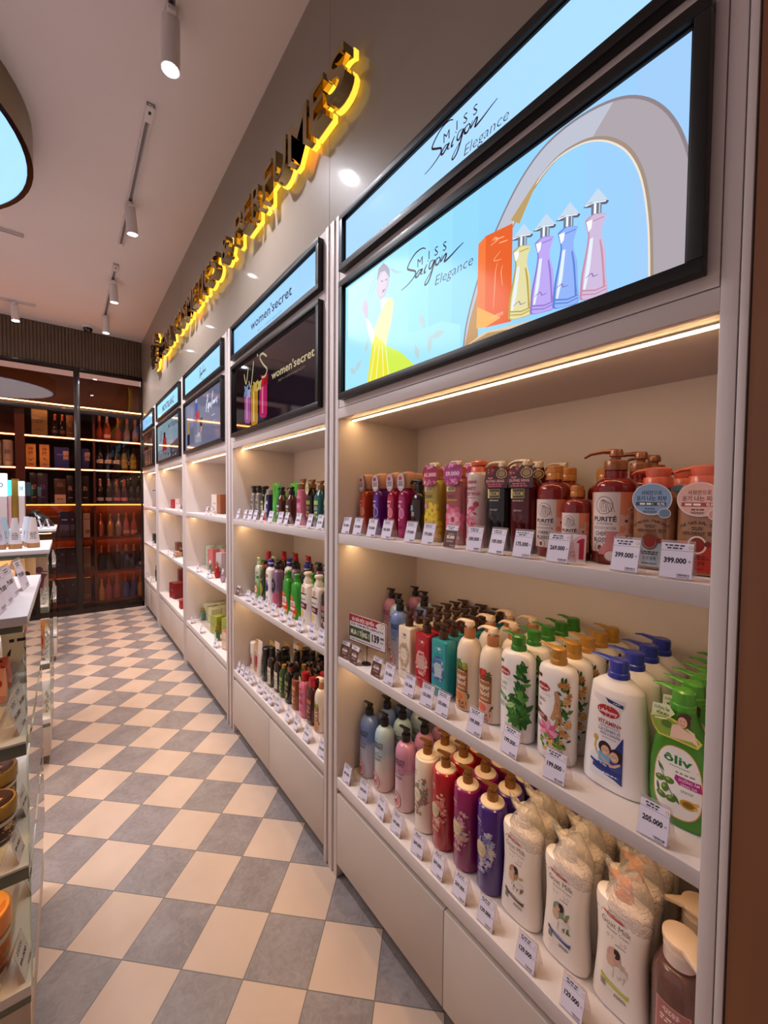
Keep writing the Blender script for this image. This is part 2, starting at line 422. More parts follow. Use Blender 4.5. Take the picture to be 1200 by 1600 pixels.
# filler strips between the bays, a stepped post
for i, (a, b_) in enumerate([(1.3195, 1.3745), (2.530, 2.6235), (3.778, 3.8545), (5.0825, 5.1975)]):
    mid = (a+b_)/2; m = MB(); m.box(0.812, a, 0, 0.83, b_, TOPZ+0.004); m.box(X0, mid-0.0135, 0, 0.815, mid+0.0135, TOPZ)
    tag(m.build('filler_post', WHITE, None, 0.001), ['nearest narrow white stepped post between two shelf cabinets', 'second nearest narrow white post between shelf cabinets',
        'third nearest narrow white post between shelf cabinets', 'farthest narrow white post between shelf cabinets'][i], 'post', 'posts between the shelf cabinets')
m = MB(); m.box(X0, 0.1525, 0, 0.83, 0.1635, CZ); m.box(X0+0.006, 0.158, 0, 0.83, 0.1645, TOPZ); 
tag(m.build('end_panel', WHITE, None, 0.0015), 'tall white end panel closing the shelf wall beside the brown wall', 'panel')

# ================================================================== light boxes
AX = X0-0.006                    # plane of the printed sheets
def UV(px, py): p = at(px, py, 'x', AX); return p.y, p.z
def light_box(label, y0, y1, z0, z1, bgs, fill, group='light boxes above the shelves', bw=0.022, proud=0.022, mat_=None):
    """frame and backlit sheet; y1 is the left side as seen"""
    t = thing('light_box', label, 'light box', (X0, (y0+y1)/2, z0), -PI/2, group)
    W = (y1-y0)/2; Hh = z1-z0; m = MB()
    for a, b2, c, d in ((-W, 0, W, bw), (-W, Hh-bw, W, Hh), (-W, bw, -W+bw, Hh-bw), (W-bw, bw, W, Hh-bw)): m.box(a, -proud, b2, c, 0.0015, d)
    for a, b2, c, d in ((-W+bw, bw, W-bw, bw+0.005), (-W+bw, Hh-bw-0.005, W-bw, Hh-bw), (-W+bw, bw, -W+bw+0.005, Hh-bw), (W-bw-0.005, bw, W-bw, Hh-bw)): m.box(a, -proud+0.010, b2, c, 0.0015, d)
    m.build('frame', BLACKF, t, 0.0015)
    a = Art(); n = len(bgs)-1
    cell = 12
    for k in range(cell):
        for q in range(6):
            u0, u1 = -W+bw+(2*W-2*bw)*k/cell, -W+bw+(2*W-2*bw)*(k+1)/cell; v0, v1 = bw+(Hh-2*bw)*q/6, bw+(Hh-2*bw)*(q+1)/6
            f = (k+0.5)/cell*n; j = min(int(f), n-1); c0, c1 = lin(bgs[j]), lin(bgs[j+1]); ff = f-j
            a.rect(u0, v0, u1, v1, tuple(c0[z]+(c1[z]-c0[z])*ff for z in range(3)), 0)
    yc = (y0+y1)/2
    a.l = 1; fill(a, lambda px, py: (yc-UV(px, py)[0], UV(px, py)[1]-z0), W, Hh)
    # keep artwork inside the frame opening
    a.clip = (-W+bw, W-bw, bw, Hh-bw)
    cv = []
    o = a.build('printed_sheet', mat_ or INKL, t, flat(-0.007, 0.00005), du=None)
    bm = bmesh.new(); bm.from_mesh(o.data)
    for co, no in (((-W+bw, 0, 0), (-1, 0, 0)), ((W-bw, 0, 0), (1, 0, 0)), ((0, 0, bw), (0, 0, -1)), ((0, 0, Hh-bw), (0, 0, 1))):
        bmesh.ops.bisect_plane(bm, geom=list(bm.verts)+list(bm.edges)+list(bm.faces), plane_co=co, plane_no=no, clear_outer=True, dist=1e-7)
    bm.to_mesh(o.data); bm.free()
    return t
def scr(a, f, pts, w, col, org, sc, taper=True):                     # stroke traced in a zoomed crop
    P = [f(org[0]+x/sc, org[1]+y/sc) for x, y in pts]
    Q = []
    for i in range(len(P)-1):                                       # Catmull-Rom smoothing
        p0, p1, p2, p3 = P[max(i-1, 0)], P[i], P[i+1], P[min(i+2, len(P)-1)]
        for k in range(4):
            t = k/4; Q.append(tuple(0.5*((2*p1[j])+(-p0[j]+p2[j])*t+(2*p0[j]-5*p1[j]+4*p2[j]-p3[j])*t*t+(-p0[j]+3*p1[j]-3*p2[j]+p3[j])*t**3) for j in (0, 1)))
    Q.append(P[-1]); a.line(Q, w, col, None, taper)
SAIGON = [[(630, 45), (600, 42), (550, 80), (505, 150), (487, 200), (510, 212), (548, 222), (540, 262), (490, 325), (437, 372)],
          [(600, 205), (575, 215), (548, 262), (565, 262), (603, 200), (590, 240), (605, 240)], [(640, 165), (622, 205), (618, 235), (632, 222)], [(645, 143), (649, 138)],
          [(690, 130), (665, 150), (655, 195), (672, 195), (700, 130), (672, 240), (650, 300), (625, 330), (628, 300), (680, 210)],
          [(735, 110), (712, 130), (705, 165), (722, 168), (742, 130), (735, 108)],
          [(760, 95), (745, 150), (782, 88), (790, 95), (775, 145), (800, 125), (830, 95), (880, 40), (925, -5)]]
def smooth(P, k=4):
    Q = []
    for i in range(len(P)-1):
        p0, p1, p2, p3 = P[max(i-1, 0)], P[i], P[i+1], P[min(i+2, len(P)-1)]
        for q in range(k):
            t = q/k; Q.append(tuple(0.5*((2*p1[j])+(-p0[j]+p2[j])*t+(2*p0[j]-5*p1[j]+4*p2[j]-p3[j])*t*t+(-p0[j]+3*p1[j]-3*p2[j]+p3[j])*t**3) for j in (0, 1)))
    return Q+[P[-1]]
def saigon(a, f, off, dark='#2b1a20'):
    g = (lambda px, py: (f(px, py)[0]+off[0], f(px, py)[1]+off[1]))
    for s_ in SAIGON: scr(a, g, s_, 0.0055, dark, (540, 380), 5)
    for ch, x, y in (('M', 585, 145), ('I', 655, 92), ('S', 712, 60), ('S', 778, 22)):
        p = g(540+x/5, 380+y/5); a.text(ch, p[0], p[1], 0.024, dark, bold=0.0)
    p = g(540+850/5, 380+190/5); a.text('Elegance', p[0]-0.004, p[1]-0.006, 0.026, '#4a3a48', w=0.128, bold=-0.010, slant=0.25)
def tube_bottle(a, f, org, sc, dx, dy, k, col, dark):                # a figure-shaped scent bottle with a conical hat
    g = lambda x, y: f(org[0]+(x*k+dx)/sc, org[1]+(y*k+dy)/sc)
    a.poly([g(*p) for p in ((1030-1030, 0), (80, 90), (60, 115), (0, 118), (-60, 140), (-110, 150))], '#9aa3b5')
    a.poly([g(*p) for p in ((0, 0), (80, 90), (0, 105), (-110, 150))], '#c3d3e6')
    a.poly([g(*p) for p in smooth([(-110, 148), (-60, 112), (10, 95), (78, 88), (62, 118), (0, 122), (-60, 146), (-110, 150)], 3)], '#5a6070'); a.line([g(-95, 138), g(-30, 108), g(60, 94)], 0.0025, '#e4ecf4')
    a.poly([g(*p) for p in ((-50, 118), (28, 108), (25, 185), (-52, 205))], '#70778a'); a.poly([g(*p) for p in ((-30, 115), (-12, 113), (-14, 190), (-32, 195))], '#eef4fa'); a.poly([g(*p) for p in ((8, 111), (18, 110), (16, 186), (6, 188))], '#c0c8d4')
    body = [(-52, 205), (-15, 190), (55, 190), (60, 200), (30, 290), (28, 360), (55, 470), (60, 640), (68, 720), (60, 790), (-20, 820), (-130, 840), (-135, 780), (-125, 650), (-90, 470), (-75, 350), (-95, 260), (-90, 240)]
    body = smooth(body, 3); a.poly([g(*p) for p in body], dark); a.poly([g((x+18)*0.9-12, y*0.985+6) for x, y in body], col)
    a.poly([g(*p) for p in ((-60, 380), (-35, 370), (-60, 600), (-95, 760), (-112, 760), (-90, 600))], '#dfe8fa')
    a.line([g(-128, 770), g(-20, 765), g(60, 730)], 0.003, dark); a.line([g(-132, 800), g(-20, 792), g(62, 752)], 0.0025, dark); a.line([g(-75, 262), g(-20, 240), g(45, 212)], 0.002, dark)
    a.poly([g(*p) for p in smooth([(20, 380), (38, 480), (48, 640), (54, 715), (38, 735), (34, 640), (22, 480), (10, 390)], 3)], dark); a.poly([g(*p) for p in ((-88, 255), (-40, 235), (-50, 300), (-72, 330))], '#eef2fc')
def art_main(a, f, W, Hh):
    c = lambda x, y: f(500+x/1.7143, y/1.7143)
    OUT = [(385, 935), (395, 860), (430, 730), (480, 600), (540, 480), (610, 385), (700, 312), (790, 268), (860, 262), (920, 290), (965, 350), (995, 440), (1010, 540), (1008, 750)]
    INN = [(888, 750), (885, 600), (868, 480), (835, 410), (790, 378), (740, 372), (690, 388), (630, 430), (570, 510), (520, 600), (470, 700), (425, 820), (408, 925)]
    OUT, INN = smooth(OUT), smooth(INN)
    a.poly([c(*p) for p in OUT+INN], '#b9bccb'); a.poly([c(*p) for p in OUT[28:]+INN[:22]], '#a8a0a6')
    a.line([c(*p) for p in OUT], 0.005, '#8a7f84'); a.line([c(*p) for p in INN], 0.007, '#9d8a7c'); a.line([c(x-5, y+6) for x, y in INN], 0.003, '#e9dccb')
    a.poly([c(*p) for p in ((512, 590), (560, 515), (590, 470), (560, 540), (535, 600))], '#b89a63')
    a.poly([c(*p) for p in ((388, 930), (404, 850), (424, 780), (424, 905), (400, 925))], '#b98e57')
    a.poly([c(*p) for p in ((395, 925), (440, 890), (640, 840), (880, 752), (900, 752), (880, 765), (640, 860))], '#d9c3a2'); a.poly([c(*p) for p in ((405, 920), (450, 892), (520, 880), (640, 850), (600, 870))], '#b08a5a')
    e = lambda x, y: f(720+x/4.8, 280+y/4.8)
    a.poly([e(*p) for p in ((135, 490), (190, 428), (392, 332), (380, 1068), (182, 1115), (120, 1120))], '#e2622e'); a.poly([e(*p) for p in ((135, 490), (190, 428), (182, 1115), (120, 1120))], '#f07a3e')
    a.poly([e(*p) for p in ((120, 1120), (125, 960), (300, 1040), (182, 1115))], '#f7a94e')
    for pts in ([(300, 540), (250, 612), (310, 600)], [(278, 625), (262, 700), (258, 790), (245, 975)], [(318, 645), (305, 700), (315, 800)]): scr(a, f, pts, 0.0018, '#ffb58a', (720, 280), 4.8)
    for pts in ([(235, 465), (260, 440), (280, 455), (225, 500)], [(250, 460), (330, 430)], [(290, 480), (355, 458)]): scr(a, f, pts, 0.0025, '#ffb58a', (720, 280), 4.8)
    p = e(275, 1022); a.text('AMBER', p[0], p[1], 0.008, '#ffb58a')
    for dx, dy, k, col, dk in ((475, 335, 0.86, '#ddd6a0', '#b59a3f'), (645, 260, 0.90, '#b9a4ec', '#8d78c8'), (822, 176, 0.95, '#8fb0f0', '#5b7fd0'), (1032, 70, 1.0, '#c9b6d6', '#c48aa0')): tube_bottle(a, f, (720, 280), 4.8, dx, dy, k, col, dk)
    for x, y in ((985, 720), (760, 800), (600, 860), (440, 930)): scr(a, f, [(x-45, y+25), (x, y-12), (x+10, y+10), (x+50, y-5)], 0.002, '#7a6ba8', (720, 280), 4.8)
    saigon(a, f, (0, 0))
    h = lambda x, y: f(540+x/5, 380+y/5)                             # the printed woman in a yellow gown
    a.poly([h(*p) for p in ((0, 680), (300, 720), (560, 690), (760, 610), (900, 640), (900, 860), (0, 1180))], '#a2e0f6')  # reflection of the oval ceiling light, painted into the sheet as a pale patch
    for x, y, l, r in ((100, 960, .05, .6), (170, 800, .045, 1.2), (720, 715, .055, 0), (600, 610, .05, 2), (660, 790, .05, 1.5), (560, 850, .05, 1.9), (60, 1000, .04, 2.6)): a.leaf(*h(x, y), l, 0.018, r, '#b4cdd0')
    a.poly([h(*p) for p in ((160, 590), (185, 600), (235, 690), (285, 590), (275, 450), (300, 425), (370, 430), (380, 470), (360, 620), (320, 790), (330, 830), (210, 790), (175, 690))], '#d8e8da')
    a.poly([h(*p) for p in ((225, 680), (270, 560), (330, 440), (370, 430), (378, 480), (350, 640), (318, 800), (240, 790))], '#e4e9a8')
    a.poly([h(*p) for p in ((210, 790), (235, 720), (320, 800), (440, 860), (560, 970), (480, 1005), (180, 1110), (172, 1090))], '#e4e13c')
    a.poly([h(*p) for p in ((300, 830), (350, 1040), (420, 1020), (560, 970), (430, 850), (330, 805))], '#cde84e')
    for x0, x1 in ((225, 195), (255, 240), (280, 300), (305, 345)): a.line([h(x0+10, 800), h(x1, 1080)], 0.004, '#f4f3b4')
    a.poly([h(*p) for p in ((140, 470), (158, 430), (178, 490), (175, 590), (162, 590), (132, 520))], '#c8b4cc')
    a.ell(*h(296, 300), 0.031, 0.050, '#bcb6c8', 20, rot=-0.15); a.ell(*h(290, 325), 0.023, 0.037, '#cfc0cf', 18, rot=-0.15)
    a.poly([h(*p) for p in ((245, 300), (260, 200), (300, 155), (345, 200), (350, 270), (310, 215), (275, 230))], '#8f8da2')
    a.leaf(*h(300, 372), 0.018, 0.008, 0.3, '#a86a92'); a.line([h(280, 300), h(296, 296)], 0.003, '#6b6479'); a.line([h(312, 290), h(328, 284)], 0.003, '#6b6479')
    for pts in ([(165, 430), (215, 320), (245, 240)], [(180, 440), (230, 340), (240, 300)], [(345, 190), (410, 225), (440, 225)], [(350, 205), (405, 240)]): scr(a, f, pts, 0.0018, '#9a96a0', (540, 380), 5)
def art_up(a, f, W, Hh):
    p0 = f(540+435/5, 380+372/5); p1 = f(640+158/6.667, 160+755/6.667); saigon(a, f, (p1[0]-p0[0], p1[1]-p0[1]))
y0, y1 = BAYS[0]
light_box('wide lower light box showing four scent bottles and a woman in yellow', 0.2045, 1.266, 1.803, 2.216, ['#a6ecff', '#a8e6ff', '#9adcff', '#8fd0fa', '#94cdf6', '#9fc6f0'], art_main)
light_box('narrow pale blue light box above the four scent bottles picture', 0.2045, 1.266, 2.252, 2.447, ['#a8d4ff', '#a8d6ff', '#a8d8ff'], art_up)
def wtext(t, a, p, h, w, col, **k): a.text(t, p[0], p[1], h, col, w=w, **k)
def art_ws(a, f, W, Hh):
    wtext("women'secret", a, (0.02, Hh*0.55), 0.048, 0.50, '#3a3446', bold=0.012); wtext('PRETTY, COMFORTABLE & SEXY', a, (0.02, Hh*0.26), 0.012, 0.30, '#5a6a80', bold=-0.01)
def art_wsd(a, f, W, Hh):
    c = lambda x, y: f(350+x/4.706, 360+y/4.706)
    for x, y0_, y1_, w_, col, lt in ((175, 1215, 1420, 44, '#c25aa8', '#f0a8e0'), (225, 1180, 1435, 50, '#d89a24', '#ffe08a'), (290, 1150, 1375, 56, '#d4286e', '#ff8ab8')):
        p = [(x-w_/2, y0_), (x-w_*.3, y0_-40), (x+w_*.3, y0_-45), (x+w_/2, y0_-10), (x+w_/2, y1_-30), (x+w_*.35, y1_), (x-w_*.35, y1_), (x-w_/2, y1_-30)]
        a.poly([c(*q) for q in p], col); a.poly([c(*q) for q in ((x-w_*.2, y0_), (x, y0_), (x, y1_-30), (x-w_*.2, y1_-30))], lt)
    for x, y, col, l in ((165, 1180, '#8fa8d8', .10), (232, 1150, '#e8c860', .10), (290, 1105, '#d8203c', .11), (185, 1200, '#b8c8e8', .08), (262, 1140, '#e8d080', .08), (310, 1100, '#b8182c', .08)):
        a.leaf(*c(x, y), l, 0.035, 0.6, col); a.leaf(*c(x, y), l*.9, 0.03, 2.3, col)
    for pts in ([(150, 1060), (165, 1130), (180, 1010)], [(185, 1110), (200, 1150), (220, 960)], [(245, 900), (250, 930)], [(315, 925), (285, 905), (265, 935), (290, 985), (318, 1020), (305, 1070), (280, 1080)]): scr(a, f, pts, 0.010, '#e9d9a8', (350, 360), 4.706, False)
    for _ in range(70): a.ell(*c(random.gauss(290, 90), random.gauss(960, 110)), 0.0016, 0.0016, '#b8a070', 5)
    a.line([c(120, 1438), c(210, 1445), c(240, 1425)], 0.004, '#e8b070')
    wtext("women'secret", a, c(495, 985), 0.038, 0.43, '#e8d8a8', bold=0.02); wtext('PRETTY, COMFORTABLE & SEXY', a, (c(495, 1055)[0], c(495, 1055)[1]), 0.011, 0.27, '#a89878', bold=-0.01)
def pj(a, x, z, k, col):
    P = [[(0, .3), (.05, 1.0), (0, .3), (.02, 0)], [(.02, .9), (.22, 1.0), (.25, .7), (.05, .6)], [(.3, .35), (.42, .5), (.38, .2), (.3, .25), (.45, .15), (.52, .35)], [(.5, -.1), (.58, .45), (.7, .35), (.6, .2)], [(.75, .35), (.85, .45), (.78, .2), (.95, .3)],
         [(1.25, 1.0), (1.18, .4), (1.05, .1), (1.1, .35)], [(1.35, .35), (1.45, .45), (1.38, .25), (1.5, .25)], [(1.6, .45), (1.55, .25), (1.68, .3), (1.7, .45), (1.7, .25)], [(1.8, .25), (1.85, .48), (1.95, .3), (1.98, .48), (2.05, .3)], [(2.25, .5), (2.15, .4), (2.28, .3), (2.15, .2)]]
    for s_ in P: a.line([(x+(u+0.25*v)*k, z+v*k) for u, v in s_], 0.012*k/0.1, col)
def art_pu(a, f, W, Hh): pj(a, -0.05, Hh*0.36, 0.075, '#46404e'); a.small(0.05, Hh*0.24, 0.07, 1, 0.006, '#5a6a80')
def art_pd(a, f, W, Hh):
    c = lambda x, y: f(200+x/6.667, 500+y/6.667)
    a.poly([c(*q) for q in ((605, 1050), (640, 1130), (700, 1330), (605, 1355))], '#8c90ac')
    for x0, x1, y0_, y1_, col in ((640, 690, 1130, 1300, '#7c7f96'), (700, 765, 1200, 1280, '#a2a4b4'), (620, 645, 1060, 1200, '#b89a60'), (620, 645, 1200, 1310, '#2a2a4a'), (655, 680, 930, 1120, '#9a93b8'), (700, 728, 870, 1010, '#5a68b8'), (712, 748, 960, 1040, '#d83848'), (722, 745, 1040, 1180, '#9c98a8'), (705, 722, 790, 870, '#c8d4f0')):
        a.poly([c(*q) for q in ((x0, y0_), (x1, y0_-12), (x1, y1_-12), (x0, y1_))], col)
    a.ell(*c(738, 1195), 0.05, 0.017, '#c8c8d4', 20); a.poly([c(*q) for q in ((745, 1030), (780, 1010), (775, 1100), (755, 1110))], '#2a3a3a'); a.poly([c(*q) for q in ((758, 1110), (775, 1105), (765, 1170), (755, 1175))], '#e0a888')
    pj(a, c(815, 960)[0], c(815, 930)[1]-0.02, 0.115, '#f2f4ff'); a.small(*c(890, 985), 0.10, 1, 0.008, '#c8ccdc'); a.small(*c(890, 1050), 0.14, 1, 0.008, '#9a9ab8')
def art_mu(a, f, W, Hh): wtext('MONTBLANC', a, (0.03, Hh*0.48), 0.062, 0.56, '#5a4654', bold=0.02)
def art_md(a, f, W, Hh):
    c = lambda x, y: f(200+x/6.667, 500+y/6.667)
    a.poly([c(*q) for q in ((440, 1300), (545, 1200), (545, 1420), (310, 1470), (310, 1400))], '#5a5560'); a.poly([c(*q) for q in ((305, 1380), (440, 1310), (440, 1440), (305, 1470))], '#8a8e9a')
    a.poly([c(*q) for q in ((365, 1240), (400, 1225), (405, 1350), (362, 1370))], '#c02a34'); a.poly([c(*q) for q in ((372, 1175), (390, 1165), (392, 1228), (372, 1238))], '#5a1c22'); a.poly([c(*q) for q in ((345, 1160), (355, 1155), (350, 1270), (338, 1270))], '#7a90a8')
    for _ in range(26): x = random.uniform(330, 535); a.flower(*c(x, random.uniform(1335, 1420)), 0.016, random.choice(['#3a2c34', '#c8ccd4', '#6a4a54']), '#8a7078')
    p = c(470, 1075); wtext('MONTBLANC', a, p, 0.045, 0.42, '#3c3440', bold=0.02); p = c(525, 965); wtext('C', a, p, 0.09, 0.07, '#5a6070', bold=0.0)
    for x in range(5): a.line([c(450+x*12, 1190-x*8), c(458+x*12, 1150-x*8)], 0.004, '#5a7a90')
def art_eu(a, f, W, Hh): wtext('JIMMY CHOO', a, (0.06, Hh*0.48), 0.055, 0.40, '#7a8a96', bold=0.0)
def art_ed(a, f, W, Hh):
    for x in (-0.25, -0.12, 0.05, 0.2): a.rect(x, 0.03, x+0.06, 0.26+0.05*math.sin(9*x), '#9a6a5a'); a.rect(x+0.015, 0.26, x+0.045, 0.33, '#caa080'); a.rect(x+0.01, 0.06, x+0.02, 0.22, '#d8b0a0')
    a.rect(-W, 0.2, W, 0.206, '#c87848')
LBL = [(1, 'light box with a brand name above the dark perfume picture', 'dark light box with three ribboned scent bottles and sparkles', art_ws, art_wsd, ['#8ecbff', '#9cd2ff', '#9cccff'], ['#140a12', '#1c1220', '#221926']),
       (2, 'small pale light box with black handwriting, above the grey picture', 'grey light box with make-up sticks on blocks and white handwriting', art_pu, art_pd, ['#9fe0ff', '#a4dcff', '#a0d4ff'], ['#8a90b4', '#7c809c', '#767a98']),
       (3, 'pale blue light box with bold capitals, above the red bottle picture', 'light box with a red scent bottle among dark flowers', art_mu, art_md, ['#9fe4ff', '#a4e0ff', '#a0dcff'], ['#9cc0cc', '#94b8c8', '#86a8bc']),
       (4, 'farthest pale light box with thin grey capitals', 'farthest light box with brown bottle picture, beside the wine cabinet', art_eu, art_ed, ['#8ab4f0', '#8ed0ff', '#90d8ff'], ['#4a2c2c', '#3c2428', '#30202a'])]
for i, lu, ll, fu, fd, b1, b2 in LBL:
    a, b_ = BAYS[i]
    light_box(ll, a+0.017, b_-0.031, 1.803, 2.216, b2, fd, mat_=printed('backlit_dark', 0.05, 0.35, 0.55) if i in (1,) else (printed('backlit_mid', 0.06, 0.7, 0.8)))
    light_box(lu, a+0.017, b_-0.031, 2.252, 2.447, b1, fu)
# ================================================================== gilded sign letters
GOLD = mat('polished_gold', '#a8956c', 0.05, metal=1.0)
GLOW = mat('amber_acrylic', '#ffd060', 0.4, emit='#ffcc3c', estr=1.25)
XF, XBk, XG = 0.730, 0.770, 0.788                                    # face, back of the metal, back of the acrylic
def solid_text(ch, m, x0, x1, yleft, zb, h, w, parent, name, off):
    c = bpy.data.curves.new('t', 'FONT'); c.body = ch; c.size = 1.0; c.resolution_u = 4; c.offset = off; c.extrude = 0.5; c.fill_mode = 'BOTH'
    o = bpy.data.objects.new('t', c); COL.objects.link(o); me = bpy.data.meshes.new_from_object(o)
    bpy.data.objects.remove(o); bpy.data.curves.remove(c)
    xs = [v.co.x for v in me.vertices]; a, b = min(xs), max(xs)
    for v in me.vertices:
        u = (v.co.x-a)/(b-a)*w
        v.co = Vector((x0 if v.co.z > 0 else x1, yleft-u, zb+v.co.y/0.73*h))
    me.materials.clear(); me.materials.append(m)
    bm = bmesh.new(); bm.from_mesh(me); bmesh.ops.remove_doubles(bm, verts=bm.verts, dist=1e-5); bmesh.ops.recalc_face_normals(bm, faces=bm.faces); bm.to_mesh(me); bm.free()
    me.name = name
    return link(name, me, None, parent, 30)
WD = {'M': 1.22, 'E': .78, 'N': 1.0, 'A': 1.02, 'C': 1.0, 'O': 1.08, 'S': .88, 'T': .86, 'I': .24, '&': 1.0, 'P': .84, 'R': .9, 'F': .76, 'U': .96}
SENT = 'MENA COSMETICS & PERFUMES'
tot = sum(WD.get(c, 0.42)+0.17 for c in SENT)-0.17; yL, yR = 4.55, 1.165; k = (yL-yR)/tot; y = yL
names = {}
for n, ch in enumerate(SENT):
    if ch == ' ': y -= (0.42+0.17)*k; continue
    w = WD[ch]*k; word = 'first' if n < 4 else ('second' if n < 14 else ('ampersand' if ch == '&' else 'third'))
    names[(ch, word)] = names.get((ch, word), 0)+1; oc = names[(ch, word)]
    lab = 'polished gold ampersand, glowing at its back, in the wall sign' if ch == '&' else f'polished gold letter {ch}, {"only" if SENT.split()[{"first":0,"second":1,"third":3}[word]].count(ch) == 1 else ORD[oc-1]} one in the {word} word of the wall sign'
    t = thing('sign_letter', lab, 'sign letter', (XBk, y-w/2, 2.803), 0, 'gold letters of the wall sign')
    solid_text(ch, GOLD, XF-XBk, 0, w/2, 0, 0.147, w, t, 'metal_letter', 0.012)
    solid_text(ch, GLOW, 0.0005, XG-XBk, w/2+0.004, -0.004, 0.155, w+0.008, t, 'glowing_back', 0.014)
    y -= w+0.17*k
t = thing('sign_emblem', 'gold glowing flower emblem at the far end of the wall sign', 'sign emblem', (XBk, 4.86, 2.95), 0)
def petals(mb, x0, x1, g=0.0):
    for r0, r, n, ph in ((0.0, 0.055, 1, 0), (0.085, 0.052, 6, 0.3), (0.13, 0.036, 10, 0)):
        for q in range(n):
            tt = ph+2*PI*q/n; cy, cz = r0*math.cos(tt), r0*1.15*math.sin(tt); pts = []
            for s_ in range(14): pts.append((cy+(r+g)*math.cos(2*PI*s_/14), cz+(r+g)*math.sin(2*PI*s_/14)))
            m_ = 14; j = 0.0007*((q*5+n) % 7); vs = [(x0+j*(1 if x0 < 0 else 0), a, b) for a, b in pts]+[(x1, a, b) for a, b in pts]
            mb.add(vs, [tuple(range(m_)), tuple(reversed(range(m_, 2*m_)))]+[(i, i+m_, (i+1) % m_+m_, (i+1) % m_) for i in range(m_)])
m = MB(); petals(m, XF-XBk, 0); m.build('metal_petals', GOLD, t); m = MB(); petals(m, 0.0005, XG-XBk, 0.005); m.build('glowing_back', GLOW, t)

# ================================================================== ceiling lamps
LAMPW = mat('lamp_white', '#e6dcda', 0.45); LENS = mat('lamp_lens', '#ffffff', 0.3, emit='#f4f6ff', estr=30)
TRK = mat('track_white', '#e2d8d6', 0.4); TRKD = mat('track_slot', '#7c7478', 0.5)
def track(label, x0, ya, x1, yb, feed=True):
    d = math.atan2(yb-ya, x1-x0); Ln = math.hypot(x1-x0, yb-ya)
    t = thing('lighting_track', label, 'lighting track', (x0, ya, CZ), d, 'lighting tracks on the ceiling')
    m = MB(); m.box(0, -0.018, -0.004, Ln, 0.018, 0); m.box(0, -0.018, -0.018, Ln, -0.012, -0.004); m.box(0, 0.012, -0.018, Ln, 0.018, -0.004); m.build('rail', TRK, t, 0.0008)
    MB().box(0.11, -0.007, -0.006, Ln-0.01, 0.007, -0.004).build('slot', TRKD, t)
    f_ = MB().box(0, -0.019, -0.021, 0.11, 0.019, -0.0).build('live_end', TRK, t, 0.001)
    MB().box(0.03, -0.006, -0.0225, 0.05, 0.006, -0.0205).build('screw_hole', mat('black_plastic', '#120f0f', 0.4), f_)
    return t
track('ceiling lighting track nearest the camera, cut by the top of the picture', 0.362, 1.15, 0.362, 1.99)
track('long ceiling lighting track in the middle of the row', 0.367, 2.43, 0.367, 3.90)
track('farthest ceiling lighting track of the row, carrying two lamps', 0.364, 4.25, 0.364, 5.75)
track('crosswise ceiling lighting track beside the oval light', -1.3, 4.22, -0.232, 4.24)
track('crosswise ceiling lighting track nearest the wine cabinet', -1.5, 5.76, -0.228, 5.70)
def spot(label, x, y, tx, ty, L0=0.17, R0=0.034, e=1.0, pw=SPOT_POWER):
    t = thing('track_spotlight', label, 'spotlight', (x, y, CZ-0.0215), 0, 'white cylinder spotlights')
    box('adapter', LAMPW, t, -0.016, -0.05, -0.022, 0.016, 0.05, 0.0, 0.002); MB().tube([(0, 0, -0.02), (0, 0, -0.06)], 0.011, 12).build('arm', LAMPW, t)
    d = Vector((tx, ty, -1)).normalized(); q = Vector((0, 0, -1)).rotation_difference(d); T = Matrix.Translation((0.004, 0, -0.055)) @ q.to_matrix().to_4x4() @ Matrix.Translation((0, 0, 0.045))
    b = MB().loft([(-L0, R0, R0, 2), (-L0*0.6, R0, R0, 2), (-L0*0.25, R0*0.99, R0*0.99, 2), (-0.004, R0*0.97, R0*0.97, 2), (0, R0*0.9, R0*0.9, 2)], 32, T=T).build('housing', LAMPW, t)
    MB().loft([(-L0-0.001, R0*0.86, R0*0.86, 2), (-L0+0.001, R0*0.86, R0*0.86, 2)], 28, T=T).build('lens', LENS, b)
    ld = bpy.data.lights.new('lamp_beam', 'SPOT'); ld.energy = pw; ld.spot_size = math.radians(125); ld.spot_blend = 0.7; ld.color = (0.95, 0.93, 1.0); ld.shadow_soft_size = 0.03
    lo = bpy.data.objects.new('lamp_beam', ld); COL.objects.link(lo); lo.parent = t; lo.matrix_local = T @ Matrix.Translation((0, 0, -L0-0.006))
    return t
spot('large white spotlight at the top of the picture, nearest the camera', 0.362, 1.93, -0.02, -0.03, 0.21, 0.036)
spot('white spotlight tilted on the long middle track', 0.367, 3.32, 0.10, 0.12)
spot('tilted white spotlight, nearer of two on the farthest track', 0.364, 4.58, 0.05, 0.14)
spot('straight white spotlight, farther of two on the farthest track', 0.364, 5.50, 0.0, 0.02)
spot('white spotlight on the crosswise track near the wine cabinet', -0.40, 5.72, 0.05, -0.05)
